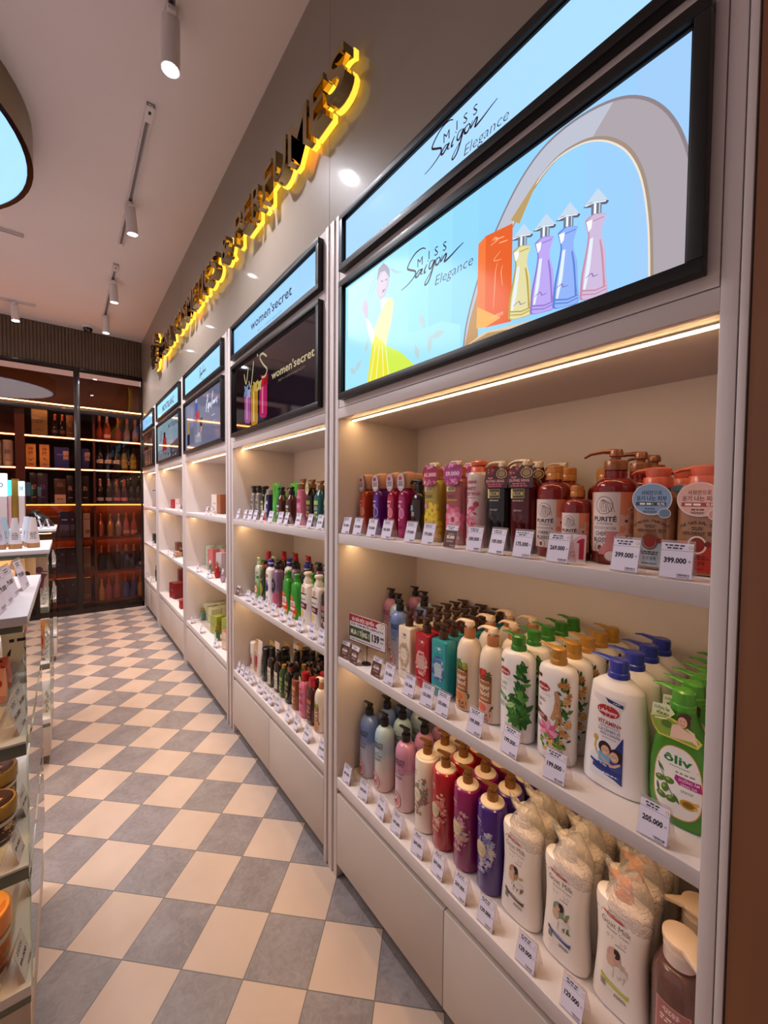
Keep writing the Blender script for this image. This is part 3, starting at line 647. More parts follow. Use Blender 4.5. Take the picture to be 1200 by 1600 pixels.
# recessed-look oval ceiling light: gold rim, dark inner lip, blue-white sheet
def oval(label, cx, cy, ax, ay, name='oval_ceiling_light'):
    t = thing(name, label, 'ceiling light', (cx, cy, CZ), 0, 'oval ceiling lights'); n = 72
    MB().loft([(-0.20, ax, ay, 2), (-0.0, ax, ay, 2)], n, cap=(False, False)).build('gold_rim', mat('champagne_band', '#8c7a5a', 0.35, metal=0.6), t)
    def an(m, a0, b0, a1, b1, z):
        vs = []; 
        for k in range(n): c, s_ = math.cos(2*PI*k/n), math.sin(2*PI*k/n); vs += [(a0*c, b0*s_, z), (a1*c, b1*s_, z)]
        m.add(vs, [(2*k, (2*k+2) % (2*n), (2*k+3) % (2*n), 2*k+1) for k in range(n)]); return m
    an(MB(), ax+0.001, ay+0.001, ax-0.026, ay-0.026, -0.2005).build('dark_lip', mat('dark_bronze', '#2a1a14', 0.2, metal=0.8), t)
    MB().loft([(-0.197, ax-0.024, ay-0.024, 2), (-0.19, ax-0.024, ay-0.024, 2)], n).build('diffuser', mat('blue_white_diffuser', '#9cc8e8', 0.4, emit='#8cc8ff', estr=CEIL_LIGHT*0.2), t)
    ld = bpy.data.lights.new('panel_light', 'AREA'); ld.shape = 'ELLIPSE'; ld.size = 2*ax-0.1; ld.size_y = 2*ay-0.1; ld.energy = 60; ld.color = (1.0, 0.90, 0.88); ld.spread = math.radians(170)
    lo = bpy.data.objects.new('panel_light', ld); COL.objects.link(lo); lo.parent = t; lo.location = (0, 0, -0.205)
    return t
oval('large oval blue-white ceiling light with a gold rim at the left edge', -1.12, 3.02, 1.0, 0.95)
# security dome
t = thing('dome_camera', 'small dome security camera on the ceiling near the wine cabinet', 'security camera', (0.225, 6.0, CZ))
MB().loft([(-0.028, 0.06, 0.06, 2), (-0.01, 0.068, 0.068, 2), (0, 0.068, 0.068, 2)], 28).build('base', LAMPW, t)
MB().loft([(-0.075, 0.012, 0.012, 2), (-0.070, 0.03, 0.03, 2), (-0.055, 0.043, 0.043, 2), (-0.028, 0.048, 0.048, 2)], 24).build('dome', mat('smoked_dome', '#0c0a0c', 0.08, coat=1), t)

# ================================================================== wine cabinets behind glass at the end of the aisle
DKF = mat('dark_bronze_frame', '#241613', 0.3, metal=0.3, coat=0.3)
RIB = noisy('ribbed_brown', '#6f5c4c', '#65523f', 6, 0.6)
m = MB(); m.box(XL, YB+0.012, 2.98, 0.80, YB+0.06, CZ); x = XL
while x < 0.78: m.box(x, YB, 2.982, x+0.021, YB+0.013, CZ-0.001); x += 0.032
struct(m.build('wall_back', RIB, None))
WOOD = noisy('amber_wood', '#8a4a26', '#5c2c16', 3.5, 0.45, stretch=(7, 1, 1.2)); WOODD = noisy('dark_wood', '#5a3324', '#4a2a1e', 4, 0.5, stretch=(1, 1, 3))
AMB = mat('amber_led', '#ffcf80', emit='#ffc878', estr=28.0)
LV = [0.115, 0.50, 0.93, 1.355, 1.785, 2.16]                         # shelf tops
def winecab(label, xa, xb, lv, div=(), nm='wine_cabinet', led=True):
    t = thing(nm, label, 'wine cabinet', ((xa+xb)/2, YB+0.02, 0), 0, 'glazed wine cabinets'); w = (xb-xa)/2
    def b(n_, m_, x0, y0, z0, x1, y1, z1, bv=0.0): return box(n_, m_, t, x0, y0, z0, x1, y1, z1, bv)
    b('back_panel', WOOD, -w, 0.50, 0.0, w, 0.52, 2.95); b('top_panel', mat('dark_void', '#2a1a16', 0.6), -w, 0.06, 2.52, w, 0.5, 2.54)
    b('side_panel', WOODD, -w, 0.03, 0.1, -w+0.02, 0.5, 2.55); b('side_panel', WOODD, w-0.02, 0.03, 0.1, w, 0.5, 2.55); b('upper_back', mat('brown_upper', '#5e4034', 0.5), -w, 0.30, 2.54, w, 0.32, 2.95)
    for z in lv: b('shelf', WOODD, -w+0.02, 0.045, z-0.03, w-0.02, 0.5, z)
    for i, z in enumerate(lv[1:]+[2.55]):
        if z < 1.2: continue
        s_ = AMB if z > 1.5 else mat('dim_amber_led', '#ff8040', emit='#ff9040', estr=14)
        MB().box(-w+0.02, 0.034, z-0.020, w-0.02, 0.0445, z-0.011).build('led_strip', s_, t)
    for z in lv[1:4]: MB().box(-w+0.03, 0.42, z-0.034, w-0.03, 0.432, z-0.030).build('added_glow_strip', mat('added_amber_glow', '#ffb060', emit='#ffa850', estr=22), t)  # extra glowing strips, added to brighten the wood backs of the lower levels
    for x in div: b('divider', WOODD, x-0.012-(xa+xb)/2, 0.035, 0.1, x+0.012-(xa+xb)/2, 0.5, 2.52)
    return t
winecab('right glazed wine cabinet with rows of bottles, beside the shelf wall', 0.125, 0.90, LV, (0.278,))
winecab('left glazed wine cabinet with gift boxes and spirit tins', -1.30, 0.105, LV, (-0.395,))
# wide inner post of the left cabinet, glass doors and their frame
t = thing('glass_partition', 'dark-framed glass doors in front of the wine cabinets', 'glass doors', (0, YB, 0)); m = MB()
m.box(XL, -0.02, 2.945, 0.80, 0.018, 2.99); m.box(XL, -0.02, 2.445, 0.80, 0.018, 2.495); m.box(XL, -0.02, 0.0, 0.7925, 0.018, 0.065)
m.box(0.082, -0.026, 0.0, 0.142, 0.018, 2.99); m.box(0.770, -0.02, 0, 0.7925, 0.018, 2.45); m.box(0.782, -0.02, 2.45, 0.80, 0.018, 2.99); m.box(-1.32, -0.02, 0.0, -1.26, 0.018, 2.99)
m.build('frame', DKF, t, 0.002)
TINT = glass('smoked_glass', '#ecd6cc', 0.04, 0.012)
for x0, x1 in ((0.142, 0.772), (-1.26, 0.082)):
    for z0, z1 in ((0.065, 2.445), (2.495, 2.945)): MB().box(x0, -0.004, z0, x1, 0.002, z1).build('glass_pane', TINT, t)
box('inner_post', WOODD, t, -0.455, 0.025, 0.07, -0.372, 0.05, 2.445)
# ================================================================== bottles: shared pieces
def cmix(a, b, t): a, b = lin(a), lin(b); return tuple(a[i]+(b[i]-a[i])*t for i in range(3))
def grad(stops):                                                     # colour that changes with height, as printed on the bottle
    def f(z):
        for (z0, c0), (z1, c1) in zip(stops, stops[1:]):
            if z <= z1: return cmix(c0, c1, max(0, min(1, (z-z0)/(z1-z0))))
        return lin(stops[-1][1])
    return f
def gloss(h, r=0.25, coat=0.4): return mat('plastic_'+h.strip('#'), h, r, coat=coat)
def gel(h, tr=0.55): return mat('gel_'+h.strip('#'), h, 0.10, coat=0.7, trans=tr, ior=1.2)
BRN = mat('bronze_pump', '#8a5c2c', 0.28, metal=0.45, coat=0.3); DBRN = mat('dark_bronze_pump', '#50382a', 0.35, metal=0.25, coat=0.2); BLK = mat('black_pump', '#161212', 0.35, coat=0.2)
GLD = mat('gold_cap', '#c89a3c', 0.2, metal=0.8)
class Kind:
    def __init__(s, root): s.r = root; s.used = False
    def put(s, x, y, z, label, group=None, rz=-PI/2, scale=None):
        if not s.used:
            s.used = True; r = s.r; r.location = (x, y, z); r.rotation_euler = (0, 0, rz); r['label'] = label
            if group: r['group'] = group
            if scale: r.scale = scale
            return r
        return dup(s.r, (x, y, z), rz, label, group, scale)
def dome(z0, a, b, e, z1, a1, b1, n=5, e1=2.0):                        # rounded shoulder
    out = []
    for i in range(1, n+1):
        t = i/n*PI/2; k = 1-math.cos(t) ; q = math.sin(t)
        out.append((z0+(z1-z0)*q, a+(a1-a)*k, b+(b1-b)*k, e+(e1-e)*i/n))
    return out
def foot(a, b, e, r=0.004): return [(0.0, a-r, b-r, e), (r*0.3, a-r*0.3, b-r*0.3, e), (r, a, b, e)]
def collar(t, z, r, h, m, name='collar', r2=None):
    r2 = r2 or r
    MB().loft([(z, r, r, 2), (z+h*0.9, r2, r2, 2), (z+h, r2*0.94, r2*0.94, 2)], 24).build(name, m, t)
def pump_bar(t, z, m, L=0.050, ang=0.0, w=0.0065, h=0.018, front=0.70):
    T = Matrix.Rotation(ang, 4, 'Z'); b = MB()
    b.loft([(z, 0.0075, 0.0075, 2), (z+h, 0.0065, 0.0065, 2)], 16, T=T); b.loft([(z+h*0.5, 0.011, 0.011, 2), (z+h, 0.010, 0.010, 2)], 16, T=T)
    x0, x1 = -L*front, L*(1-front); y = w
    b.add([(x0, -y*0.75, z+h-0.001), (x1, -y, z+h), (x1, y, z+h), (x0, y*0.75, z+h-0.001), (x0, -y*0.75, z+h+0.0045), (x1, -y, z+h+0.008), (x1, y, z+h+0.008), (x0, y*0.75, z+h+0.0045)],
          [(0, 3, 2, 1), (4, 5, 6, 7), (0, 1, 5, 4), (1, 2, 6, 5), (2, 3, 7, 6), (3, 0, 4, 7)], None, T)
    b.build('pump_head', m, t, 0.0008)
def pump_swan(t, z, m, L=0.055, ang=0.0, h=0.022, r=0.013):
    T = Matrix.Rotation(ang, 4, 'Z'); b = MB()
    b.loft([(z, 0.009, 0.009, 2), (z+h*0.5, 0.009, 0.009, 2), (z+h*0.62, r, r, 2), (z+h, r, r*0.95, 2), (z+h+0.006, r*0.85, r*0.8, 2), (z+h+0.008, r*0.4, r*0.4, 2)], 20, T=T)
    b.tube([(0.010, 0, z+h+0.002), (-0.010, 0, z+h+0.004), (-0.028, 0, z+h+0.0045), (-L*0.8, 0, z+h+0.001), (-L, 0, z+h-0.006)], [0.010, 0.0095, 0.0072, 0.0055, 0.0042], 12, 0.62, T=T)
    b.build('pump_head', m, t, 0)
def pump_beak(t, z, m, r=0.019, L=0.052, ang=0.0):
    """wide round pump with a beak-shaped spout"""
    T = Matrix.Rotation(ang, 4, 'Z'); b = MB(); z1 = z+0.013
    MB().loft([(z, r*1.02, r*1.02, 2), (z+0.010, r, r, 2), (z+0.012, r*0.92, r*0.92, 2)], 28).build('collar', m, t)
    b.loft([(z+0.012, r*0.90, r*0.90, 2), (z+0.026, r*0.92, r*0.92, 2), (z+0.034, r*0.90, r*0.9, 2), (z+0.037, r*0.7, r*0.7, 2)], 28, T=T)
    b.tube([(r*0.6, 0, z+0.030), (0, 0, z+0.031), (-r*0.9, 0, z+0.033), (-L*0.72, 0, z+0.036), (-L, 0, z+0.034)], [r*0.55, r*0.80, r*0.52, 0.0065, 0.0035], 14, 0.42, T=T)
    b.build('pump_head', m, t)
def shell(secs, n, e0=0): return MB().loft(secs, n)
def bottle(name, cat, secs, body, art=None, artm=None, n=36, du=0.004, part='bottle_body', dv=None, off=0.0007):
    t = thing(name, '', cat)
    if callable(body):
        zz = [s_[0] for s_ in secs]; S2 = []
        for a, b in zip(secs, secs[1:]):
            k = max(1, int((b[0]-a[0])/0.009)); 
            for i in range(k): S2.append(tuple(a[j]+(b[j]-a[j])*i/k for j in range(4)))
        S2.append(secs[-1]); MB().loft(S2, n, colf=body).build(part, INKG, t)
    else: MB().loft(secs, n).build(part, body, t)
    if art:
        a = Art(); art(a); a.build('label_print', artm or INK, t, wrap(secs, off), du, dv)
    return t
def bouquet(a, cx, cz, rx, rz, cols, n, r=(0.004, 0.008), mids=('#f0d890',), rim=None):
    for _ in range(n):
        t = random.uniform(0, 2*PI); q = math.sqrt(random.random())
        a.flower(cx+q*rx*math.cos(t), cz+q*rz*math.sin(t), random.uniform(*r), random.choice(cols), random.choice(mids), random.choice((5, 6)), random.random()*3, rim)
def leaves(a, cx, cz, rx, rz, cols, n, l=(0.008, 0.016)):
    for _ in range(n):
        t = random.uniform(0, 2*PI); q = math.sqrt(random.random()); L_ = random.uniform(*l)
        a.leaf(cx+q*rx*math.cos(t), cz+q*rz*math.sin(t), L_, L_*0.42, random.uniform(0, 6.28), random.choice(cols))

# ------------------------------------------------------------------ body wash with a black bar pump, three colours
def salt_wash(top, bottom):
    a_ = 0.0365; secs = foot(a_, a_, 2, 0.005)+[(0.185, a_, a_, 2)]+dome(0.185, a_, a_, 2, 0.226, 0.0135, 0.0135, 6)+[(0.232, 0.0135, 0.0135, 2)]
    def art(a):
        a.poly([(0, .187), (.003, .191), (-.003, .191)], '#1c1a2c'); a.text('HIMALAYA', 0.004, .176, .0085, '#1c1a2c', w=.046, bold=.02); a.text('PINKSALT', 0.004, .165, .0095, '#1c1a2c', w=.046, bold=.02)
        a.rect(-.018, .1565, .026, .1580, '#b8405a'); a.small(.004, .141, .018, 1, .0022, '#454058'); a.text('BODY WASH', .004, .131, .0075, '#54506a', w=.036, bold=.01); a.small(.004, .121, .032, 3, .0018, '#5a5670')
        a.ell(-.010, .036, .025, .030, '#201c22', 26); a.ell(-.010, .036, .0235, .0285, '#e9cfc8', 26); a.ell(-.010, .036, .019, .023, '#d98c8c', 22); a.ell(-.012, .034, .009, .012, '#b04a5c', 16); a.leaf(-.008, .042, .02, .008, 1, '#f2e4dc')
    t = bottle('body_wash_bottle', 'body wash', secs, grad([(0, bottom[0]), (.07, bottom[1]), (.125, bottom[2]), (.14, top), (.23, top)]), art, INK)
    collar(t, 0.230, 0.0155, 0.022, BLK); pump_bar(t, 0.252, BLK, 0.046, 0.0, h=0.014); return Kind(t)
HB, HL, HPk = salt_wash('#6f88c4', ('#d0bcc6', '#c3c3d4', '#a9b4d0')), salt_wash('#aac6d4', ('#e8c0b8', '#e2cfc8', '#c9d3d4')), salt_wash('#c488ac', ('#ecc3c4', '#e5c4c8', '#dcb8c4'))
GR_SW = 'body wash bottles with black bar pumps'
def nth(j, n=None): return ['at the front of its row', 'second from the front', 'third from the front', 'fourth from the front', 'fifth from the front', 'sixth from the front', 'seventh from the front'][j]
for kd, nm, y in ((HB, 'blue', 1.243), (HL, 'pale blue', 1.149), (HPk, 'pink', 1.030)):
    for j in range(3):
        kd.put(0.905+0.083*j, y-0.004*j, DECK, f'{nm} body wash bottle, {nth(j)}, lowest shelf of nearest cabinet', GR_SW)
# the same kind stands on the middle shelf, behind the small brown cards
for kd, nm, pl in ((HPk, 'pink', ((1.02, 1.255), (1.12, 1.225))), (HL, 'pale blue', ((0.985, 1.172), (1.09, 1.140))), (HB, 'blue', ((0.930, 1.098), (1.035, 1.085)))):
    for j, (x, y) in enumerate(pl):
        kd.put(x, y, SH2, f'{nm} body wash bottle with black pump, {["front", "rear"][j]} one of two on the middle shelf', GR_SW, scale=(0.92, 0.92, 0.86))

# ------------------------------------------------------------------ round floral bottles with a bronze bar pump
def floral_round(body, art_cols, plate, txt, rim='#f2dcc0'):
    a_ = 0.0395; secs = foot(a_, a_, 2, 0.006)+[(0.222, a_, a_, 2), (0.230, a_-0.002, a_-0.002, 2), (0.233, a_-0.006, a_-0.006, 2)]
    def art(a):
        a.text('ON:', -.016, .192, .0095, txt, bold=.0, sx=.9); a.small(-.012, .181, .014, 1, .0018, txt)
        bouquet(a, .006, .118, .024, .036, art_cols, 34, (.005, .0105)); bouquet(a, .016, .165, .012, .014, art_cols, 7, (.003, .006)); leaves(a, .006, .118, .030, .055, art_cols, 26, (.006, .013))
        bouquet(a, .002, .072, .012, .018, art_cols, 9, (.003, .006))
        a.ell(-.006, .118, .0175, .0225, '#a88a54', 24); a.ell(-.006, .118, .0165, .0215, plate, 24); a.text('Perfume', -.006, .122, .0055, '#6a5a3a', w=.024, bold=0, slant=.3); a.text('Touch', -.006, .113, .0055, '#6a5a3a', w=.018, bold=0, slant=.3)
        a.small(-.004, .064, .03, 3, .0016, txt)
    t = bottle('floral_shower_bottle', 'shower gel', secs, body, art, INK, n=40)
    MB().loft([(0.2325, 0.0325, 0.0325, 2), (0.236, 0.031, 0.031, 2), (0.239, 0.020, 0.020, 2), (0.240, 0.016, 0.016, 2)], 32).build('shoulder_disc', mat('cream_disc', rim, 0.4), t)
    collar(t, 0.239, 0.0148, 0.024, BRN); pump_bar(t, 0.262, BRN, 0.044, 0.15, h=0.012); return Kind(t)
FW = floral_round(gloss('#efe0d0', .3), ['#b86a5c', '#c98a72', '#8a7a9a', '#a0706a', '#d0a48c', '#7c8c78'], '#efe2cc', '#8a6a5a')
FR = floral_round(gloss('#b01c28', .18), ['#e08a7c', '#d8605c', '#efb8a8', '#c84048', '#f0d0c0'], '#e0cba8', '#f0d8c0')
FM = floral_round(gloss('#8e1a62', .18), ['#e0b0a0', '#c890a8', '#d8a080', '#b87898', '#a8a0c0', '#f0d8c8'], '#e0cba8', '#e8c8c8')
FP = floral_round(gloss('#43207c', .18), ['#9a9ac8', '#7a80b8', '#c0b8d8', '#6a70b0', '#d0c8c8'], '#e0cba8', '#d8cce8')
GR_FR = 'round floral shower gel bottles with bronze pumps'
for kd, nm, y, n in ((FW, 'cream', 0.925, 3), (FR, 'red', 0.845, 4), (FM, 'magenta', 0.758, 4), (FP, 'purple', 0.671, 4)):
    for j in range(n):
        r = kd.put(0.905+0.0802*j, y, DECK, f'round {nm} floral bottle with bronze pump, {nth(j)}, lowest shelf', GR_FR)

# ------------------------------------------------------------------ goat milk bottles, pump wrapped in clear film
FILM = glass('crinkled_film', '#fffaf6', 0.12, 0.08, whiten=0.25)
nt_ = FILM.node_tree; no_ = nt_.nodes.new('ShaderNodeTexNoise'); no_.inputs['Scale'].default_value = 70; no_.inputs['Distortion'].default_value = 2.5; no_.inputs['Detail'].default_value = 3
tc_ = nt_.nodes.new('ShaderNodeTexCoord'); bp_ = nt_.nodes.new('ShaderNodeBump'); bp_.inputs['Strength'].default_value = 1.0; bp_.inputs['Distance'].default_value = 0.006
nt_.links.new(tc_.outputs['Object'], no_.inputs['Vector']); nt_.links.new(no_.outputs['Fac'], bp_.inputs['Height'])
for n_ in list(nt_.nodes):
    if n_.type in ('BSDF_GLOSSY', 'BSDF_DIFFUSE', 'FRESNEL'): nt_.links.new(bp_.outputs[0], n_.inputs['Normal'])
def milk(pic, band, beak=None):
    P = [(0, .050, .027), (.004, .054, .030), (.03, .053, .0305), (.09, .048, .030), (.135, .0465, .029), (.18, .049, .0285), (.215, .0525, .028), (.226, .051, .026), (.231, .045, .021), (.234, .030, .014)]
    secs = [(z, a, b, 2.7) for z, a, b in P]
    def art(a):
        a.poly([(-.030, .206), (-.012, .2045), (.008, .2045), (.014, .200), (.006, .1975), (-.014, .199), (-.028, .2025)], '#c0282c'); a.small(-.008, .2022, .026, 1, .0014, '#f0d0c0')
        a.text('Goat Milk', -.004, .186, .0125, '#5a3a34', w=.056, bold=-.012); a.text('Shower Cream', 0, .1735, .0065, '#5a3a34', w=.042, bold=-.012)
        for x, s_ in ((-.014, 'ケア'), (.010, 'ユク')): a.text(s_, x, .158, .0085, '#4a3a38', w=.014, bold=-.02)
        a.small(.006, .149, .02, 1, .0015, '#4a3a38')
        for _ in range(9): a.leaf(random.uniform(-.006, .016), random.uniform(.085, .125), random.uniform(.012, .022), .007, random.uniform(0, 6), random.choice(pic[1:]))
        a.ell(-.006, .122, .013, .018, pic[0], 16); a.ell(-.001, .130, .0075, .010, '#3a2824', 14); a.ell(-.007, .126, .005, .0065, '#d8b49c', 12); a.ell(-.012, .110, .008, .012, '#dcb8a2', 12); a.ell(.004, .098, .008, .010, '#efe8de', 12)
        for x in (-.006, .004, .013): a.line([(x, .098), (x-.002, .078)], .0028, '#efe8de')
        a.ell(.012, .100, .009, .006, '#e6ddd2', 12)
        a.poly([(-.030, .072), (-.02, .066), (.018, .060), (.024, .063), (.022, .052), (-.016, .057), (-.030, .064)], band); a.small(-.001, .0605, .034, 1, .0016, '#f0e8d8'); a.barcode(-.030, .046, -.020, .060, '#4a4442'); a.small(.008, .047, .026, 3, .0014, '#6a6058')
    t = bottle('goat_milk_bottle', 'shower cream', secs, mat('milk_white', '#fdf1e6', 0.32, coat=0.3), art, INK, n=44)
    h = beak or mat('milk_pump', '#efe2d4', 0.4); MB().loft([(.233, .018, .014, 2), (.248, .017, .0135, 2)], 20).build('collar', h, t)
    b = MB().loft([(.248, .012, .010, 2), (.262, .015, .012, 2), (.270, .013, .011, 2)], 18); b.tube([(.01, 0, .268), (-.010, 0, .269), (-.024, 0, .272), (-.034, 0, .277)], [.011, .010, .006, .002], 10, .6); b.build('pump_head', h, t)
    rs = random.Random(len(band)+int(pic[0][1:3], 16)); vs = []; fs = []; n = 40; rows = 16
    for i in range(rows+1):
        q = i/rows; z = .196+.098*q; a_ = (.0530-.009*min(1, q*3))*(1-max(0, q-.35)**1.5*1.25); b_ = (.0285+.003*math.sin(q*PI))*(1-max(0, q-.35)**1.5*1.1)
        for k in range(n):
            th = 2*PI*k/n; w = 1+.045*math.sin(5*th+q*9)*q+.035*math.sin(9*th-q*14)*q*(1-q*.5)+.02*math.sin(17*th+q*23)+rs.uniform(-.014, .014); c, s_ = math.cos(th), math.sin(th)
            vs.append((a_*w*math.copysign(abs(c)**.8, c)+.010*min(1, q*3), b_*w*math.copysign(abs(s_)**.8, s_), z+(.012*math.cos(th)*q)))
    for i in range(rows):
        for k in range(n): fs.append((i*n+k, i*n+(k+1) % n, (i+1)*n+(k+1) % n, (i+1)*n+k))
    fs.append(tuple(range(rows*n, rows*n+n))); MB().add(vs, fs).build('plastic_wrap', FILM, t, angle=70)
    MB().add([(-.030, -.004, .262), (-.008, -.012, .270), (-.006, .008, .274), (-.046, 0, .300), (-.034, .004, .296)], [(0, 1, 3), (1, 2, 4, 3), (2, 0, 4)]).build('wrap_corner', FILM, t)
    return Kind(t)
G1 = milk(['#b88a6a', '#a08a4a', '#8a6a3a', '#6a5a3a', '#c8b060'], '#6a5248'); G2 = milk(['#8a9a80', '#5a7a4a', '#7a9a5a', '#90806a', '#486a4a'], '#3a5a98'); G3 = milk(['#d8a8a0', '#e0c8a8', '#a08a78', '#c8b8a0', '#d8c0b0'], '#c8cc3c', mat('orange_pump', '#e08020', 0.35, coat=.3))
for kd, nm, y, n in ((G1, 'brown-banded', 0.573, 3), (G2, 'blue-banded', 0.455, 4), (G3, 'yellow-banded', 0.336, 4)):
    for j in range(n): kd.put(0.901+0.0675*j, y+0.004*j, DECK, f'film-wrapped white goat milk bottle, {nm}, {nth(j)}', 'film-wrapped goat milk bottles', scale=(1, 1, 1))

# ------------------------------------------------------------------ clear jars with a flat disc spout
def disc_jar():
    a_ = .043; secs = foot(a_, a_, 2.4, .006)+[(.150, a_, a_, 2.4)]+dome(.150, a_, a_, 2.4, .185, .027, .027, 6)+[(.192, .027, .027, 2)]
    def art(a):
        a.rect(-.026, .060, .030, .128, '#c89a90'); a.rect(-.024, .062, .028, .126, '#a86a66'); a.small(.0, .118, .03, 3, .002, '#f0d8cc'); a.small(.0, .10, .036, 2, .0035, '#f0d8cc')
        bouquet(a, 0, .035, .034, .018, ['#8a1c2c', '#a83040', '#6a1420'], 12, (.006, .010))
    t = bottle('rose_bath_jar', 'bath gel', secs, mat('rose_liquid', '#d89c8c', 0.05, coat=.9, trans=.8, ior=1.12), art, INK, n=40)
    MB().loft([(.190, .028, .028, 2), (.213, .028, .028, 2), (.214, .025, .025, 2)], 32).build('neck_band', mat('clear_band', '#d8c4ba', .2, coat=.5), t)
    MB().loft([(.213, .0265, .0265, 2), (.226, .0265, .0265, 2)], 32).build('collar', mat('cream_cap', '#ecd2b8', .4), t)
    b = MB(); pts = []
    for k in range(24): th = PI*0.16+2*PI*0.84*k/23; pts.append((.030*math.cos(th), .030*math.sin(th)))
    pts = [(math.cos(th)*.030, math.sin(th)*.030) for th in [math.radians(22)+math.radians(316)*k/26 for k in range(27)]]+[(.052, -.0045), (.060, -.003), (.060, .003), (.052, .0045)]
    n = len(pts); T = Matrix.Rotation(math.radians(-48), 4, 'Z')
    b.add([(x, y, .226) for x, y in pts]+[(x, y, .2345) for x, y in pts], [tuple(reversed(range(n))), tuple(range(n, 2*n))]+[(i, (i+1) % n, (i+1) % n+n, i+n) for i in range(n)], None, T); b.build('disc_spout', mat('cream_cap', '#ecd2b8', .4), t, .0006)
    return Kind(t)
DJ = disc_jar(); DJ.put(0.905, 0.238, DECK, 'front clear rose gel jar with cream disc spout, bottom right corner', 'rose gel jars'); DJ.put(1.005, 0.236, DECK, 'rear clear rose gel jar with cream disc spout, half behind the end panel', 'rose gel jars', rz=-PI/2-1.75)

# ================================================================== middle shelf of the nearest cabinet
def floral_square(body, cols, plate, txt):
    a_, b_ = .0315, .0225; secs = [(0, a_-.002, b_-.002, 9), (.002, a_, b_, 9), (.168, a_, b_, 9), (.1705, a_-.0015, b_-.0015, 8), (.172, a_-.006, b_-.006, 6), (.1725, .013, .013, 2)]
    def art(a):
        a.text('ON:', 0, .147, .0095, txt, bold=-.01, sx=.9); a.small(0, .137, .012, 1, .0016, txt)
        for k in range(30):
            th = 2*PI*k/30; rr = random.uniform(.018, .026); a.flower(.0+rr*math.cos(th)*.9, .082+rr*1.35*math.sin(th), random.uniform(.004, .0075), random.choice(cols), '#f0e0b0', 5, th)
        leaves(a, 0, .082, .026, .042, cols, 16, (.006, .011)); a.ell(0, .082, .016, .0215, plate, 24); a.ring(0, .082, .0145, .020, .0007, txt); a.text('Perfume', 0, .085, .005, txt, w=.021, bold=-.01, slant=.3); a.small(0, .076, .014, 1, .0013, txt); a.small(0, .032, .03, 2, .0014, txt)
    t = bottle('square_floral_bottle', 'body lotion', secs, body, art, INK, n=44)
    collar(t, .1715, .0135, .026, DBRN); pump_bar(t, .197, DBRN, .046, 0.0, h=.014, w=.0065); return Kind(t)
SW_ = floral_square(gloss('#efe0cc', .3), ['#d8b080', '#e0a088', '#c8a890', '#e8c8a0', '#b8a0a0'], '#efe0cc', '#9a7a5a'); SR = floral_square(gloss('#b01626', .16), ['#e8a8a0', '#f0c8b8', '#d87070', '#e89088'], '#d8a898', '#f0d0c0'); ST = floral_square(gloss('#2f9aa4', .2), ['#3a58a8', '#5a78c8', '#c0d0e0', '#2a3a88', '#8898d0'], '#b8d0d4', '#e0ece8')
for kd, nm, y in ((SW_, 'cream', 1.005), (SR, 'red', 0.921), (ST, 'teal', 0.848)):
    for j in range(7): kd.put(0.892+0.0456*j, y, SH2, f'square {nm} floral bottle with dark bronze pump, {nth(j)}, middle shelf', 'square floral bottles with bronze bar pumps')

def fruit_bottle(cols, leafc, under):
    a_ = .0355; secs = foot(a_, a_, 2, .006)+[(.150, a_, a_, 2)]+dome(.150, a_, a_, 2, .200, .0145, .0145, 7)+[(.203, .0145, .0145, 2)]
    def art(a):
        a.rect(-.020, .055, .020, .128, '#8a4a26'); a.rect(-.0185, .058, .0185, .112, '#b5713c'); leaves(a, -.002, .130, .020, .012, leafc, 16, (.010, .018)); bouquet(a, -.004, .130, .018, .009, cols, 8, (.005, .008), ('#5a3a18',))
        a.small(0, .112, .028, 1, .003, '#f6e8d8'); a.text('super', 0, .098, .014, '#fbeedd', w=.033, bold=.02); a.text('food', 0, .081, .014, '#fbeedd', w=.028, bold=.02); a.small(0, .066, .03, 2, .0018, '#f6e8d8')
        a.rect(-.024, .006, .022, .056, under[0]); a.ell(-.008, .040, .015, .012, under[1], 16); a.text('MUA 1', .004, .024, .010, '#5a3018', w=.026, bold=.03); a.text('TẶNG', .002, .012, .009, '#5a3018', w=.022, bold=.03)
        leaves(a, .018, .046, .006, .010, leafc, 4, (.008, .012))
    t = bottle('fruit_shower_bottle', 'shower gel', secs, mat('cream_bottle', '#f2e2ce', .3, coat=.3), art, INK, n=40)
    collar(t, .201, .0160, .026, mat('terracotta_collar', '#b5764a', .35)); pump_swan(t, .225, mat('cream_cap', '#ecd2b8', .4), .048, 0.1, .016, .0145); return Kind(t)
F1 = fruit_bottle(['#5a9a3a', '#8ab84a', '#d8c040'], ['#3a7a2a', '#5a9a3a', '#2a5a20'], ('#e0a878', '#d8783a')); F2 = fruit_bottle(['#c83030', '#a82020', '#e05040'], ['#7a3a20', '#a84830', '#3a6a28'], ('#e8b8a0', '#d86a50'))
for kd, nm, y in ((F1, 'green avocado', 0.757), (F2, 'red berry', 0.676)):
    for j in range(3): kd.put(0.903+0.088*j, y-0.004*j, SH2, f'cream bottle with terracotta collar and {nm} label, {nth(j)}', 'cream bottles with terracotta collars')

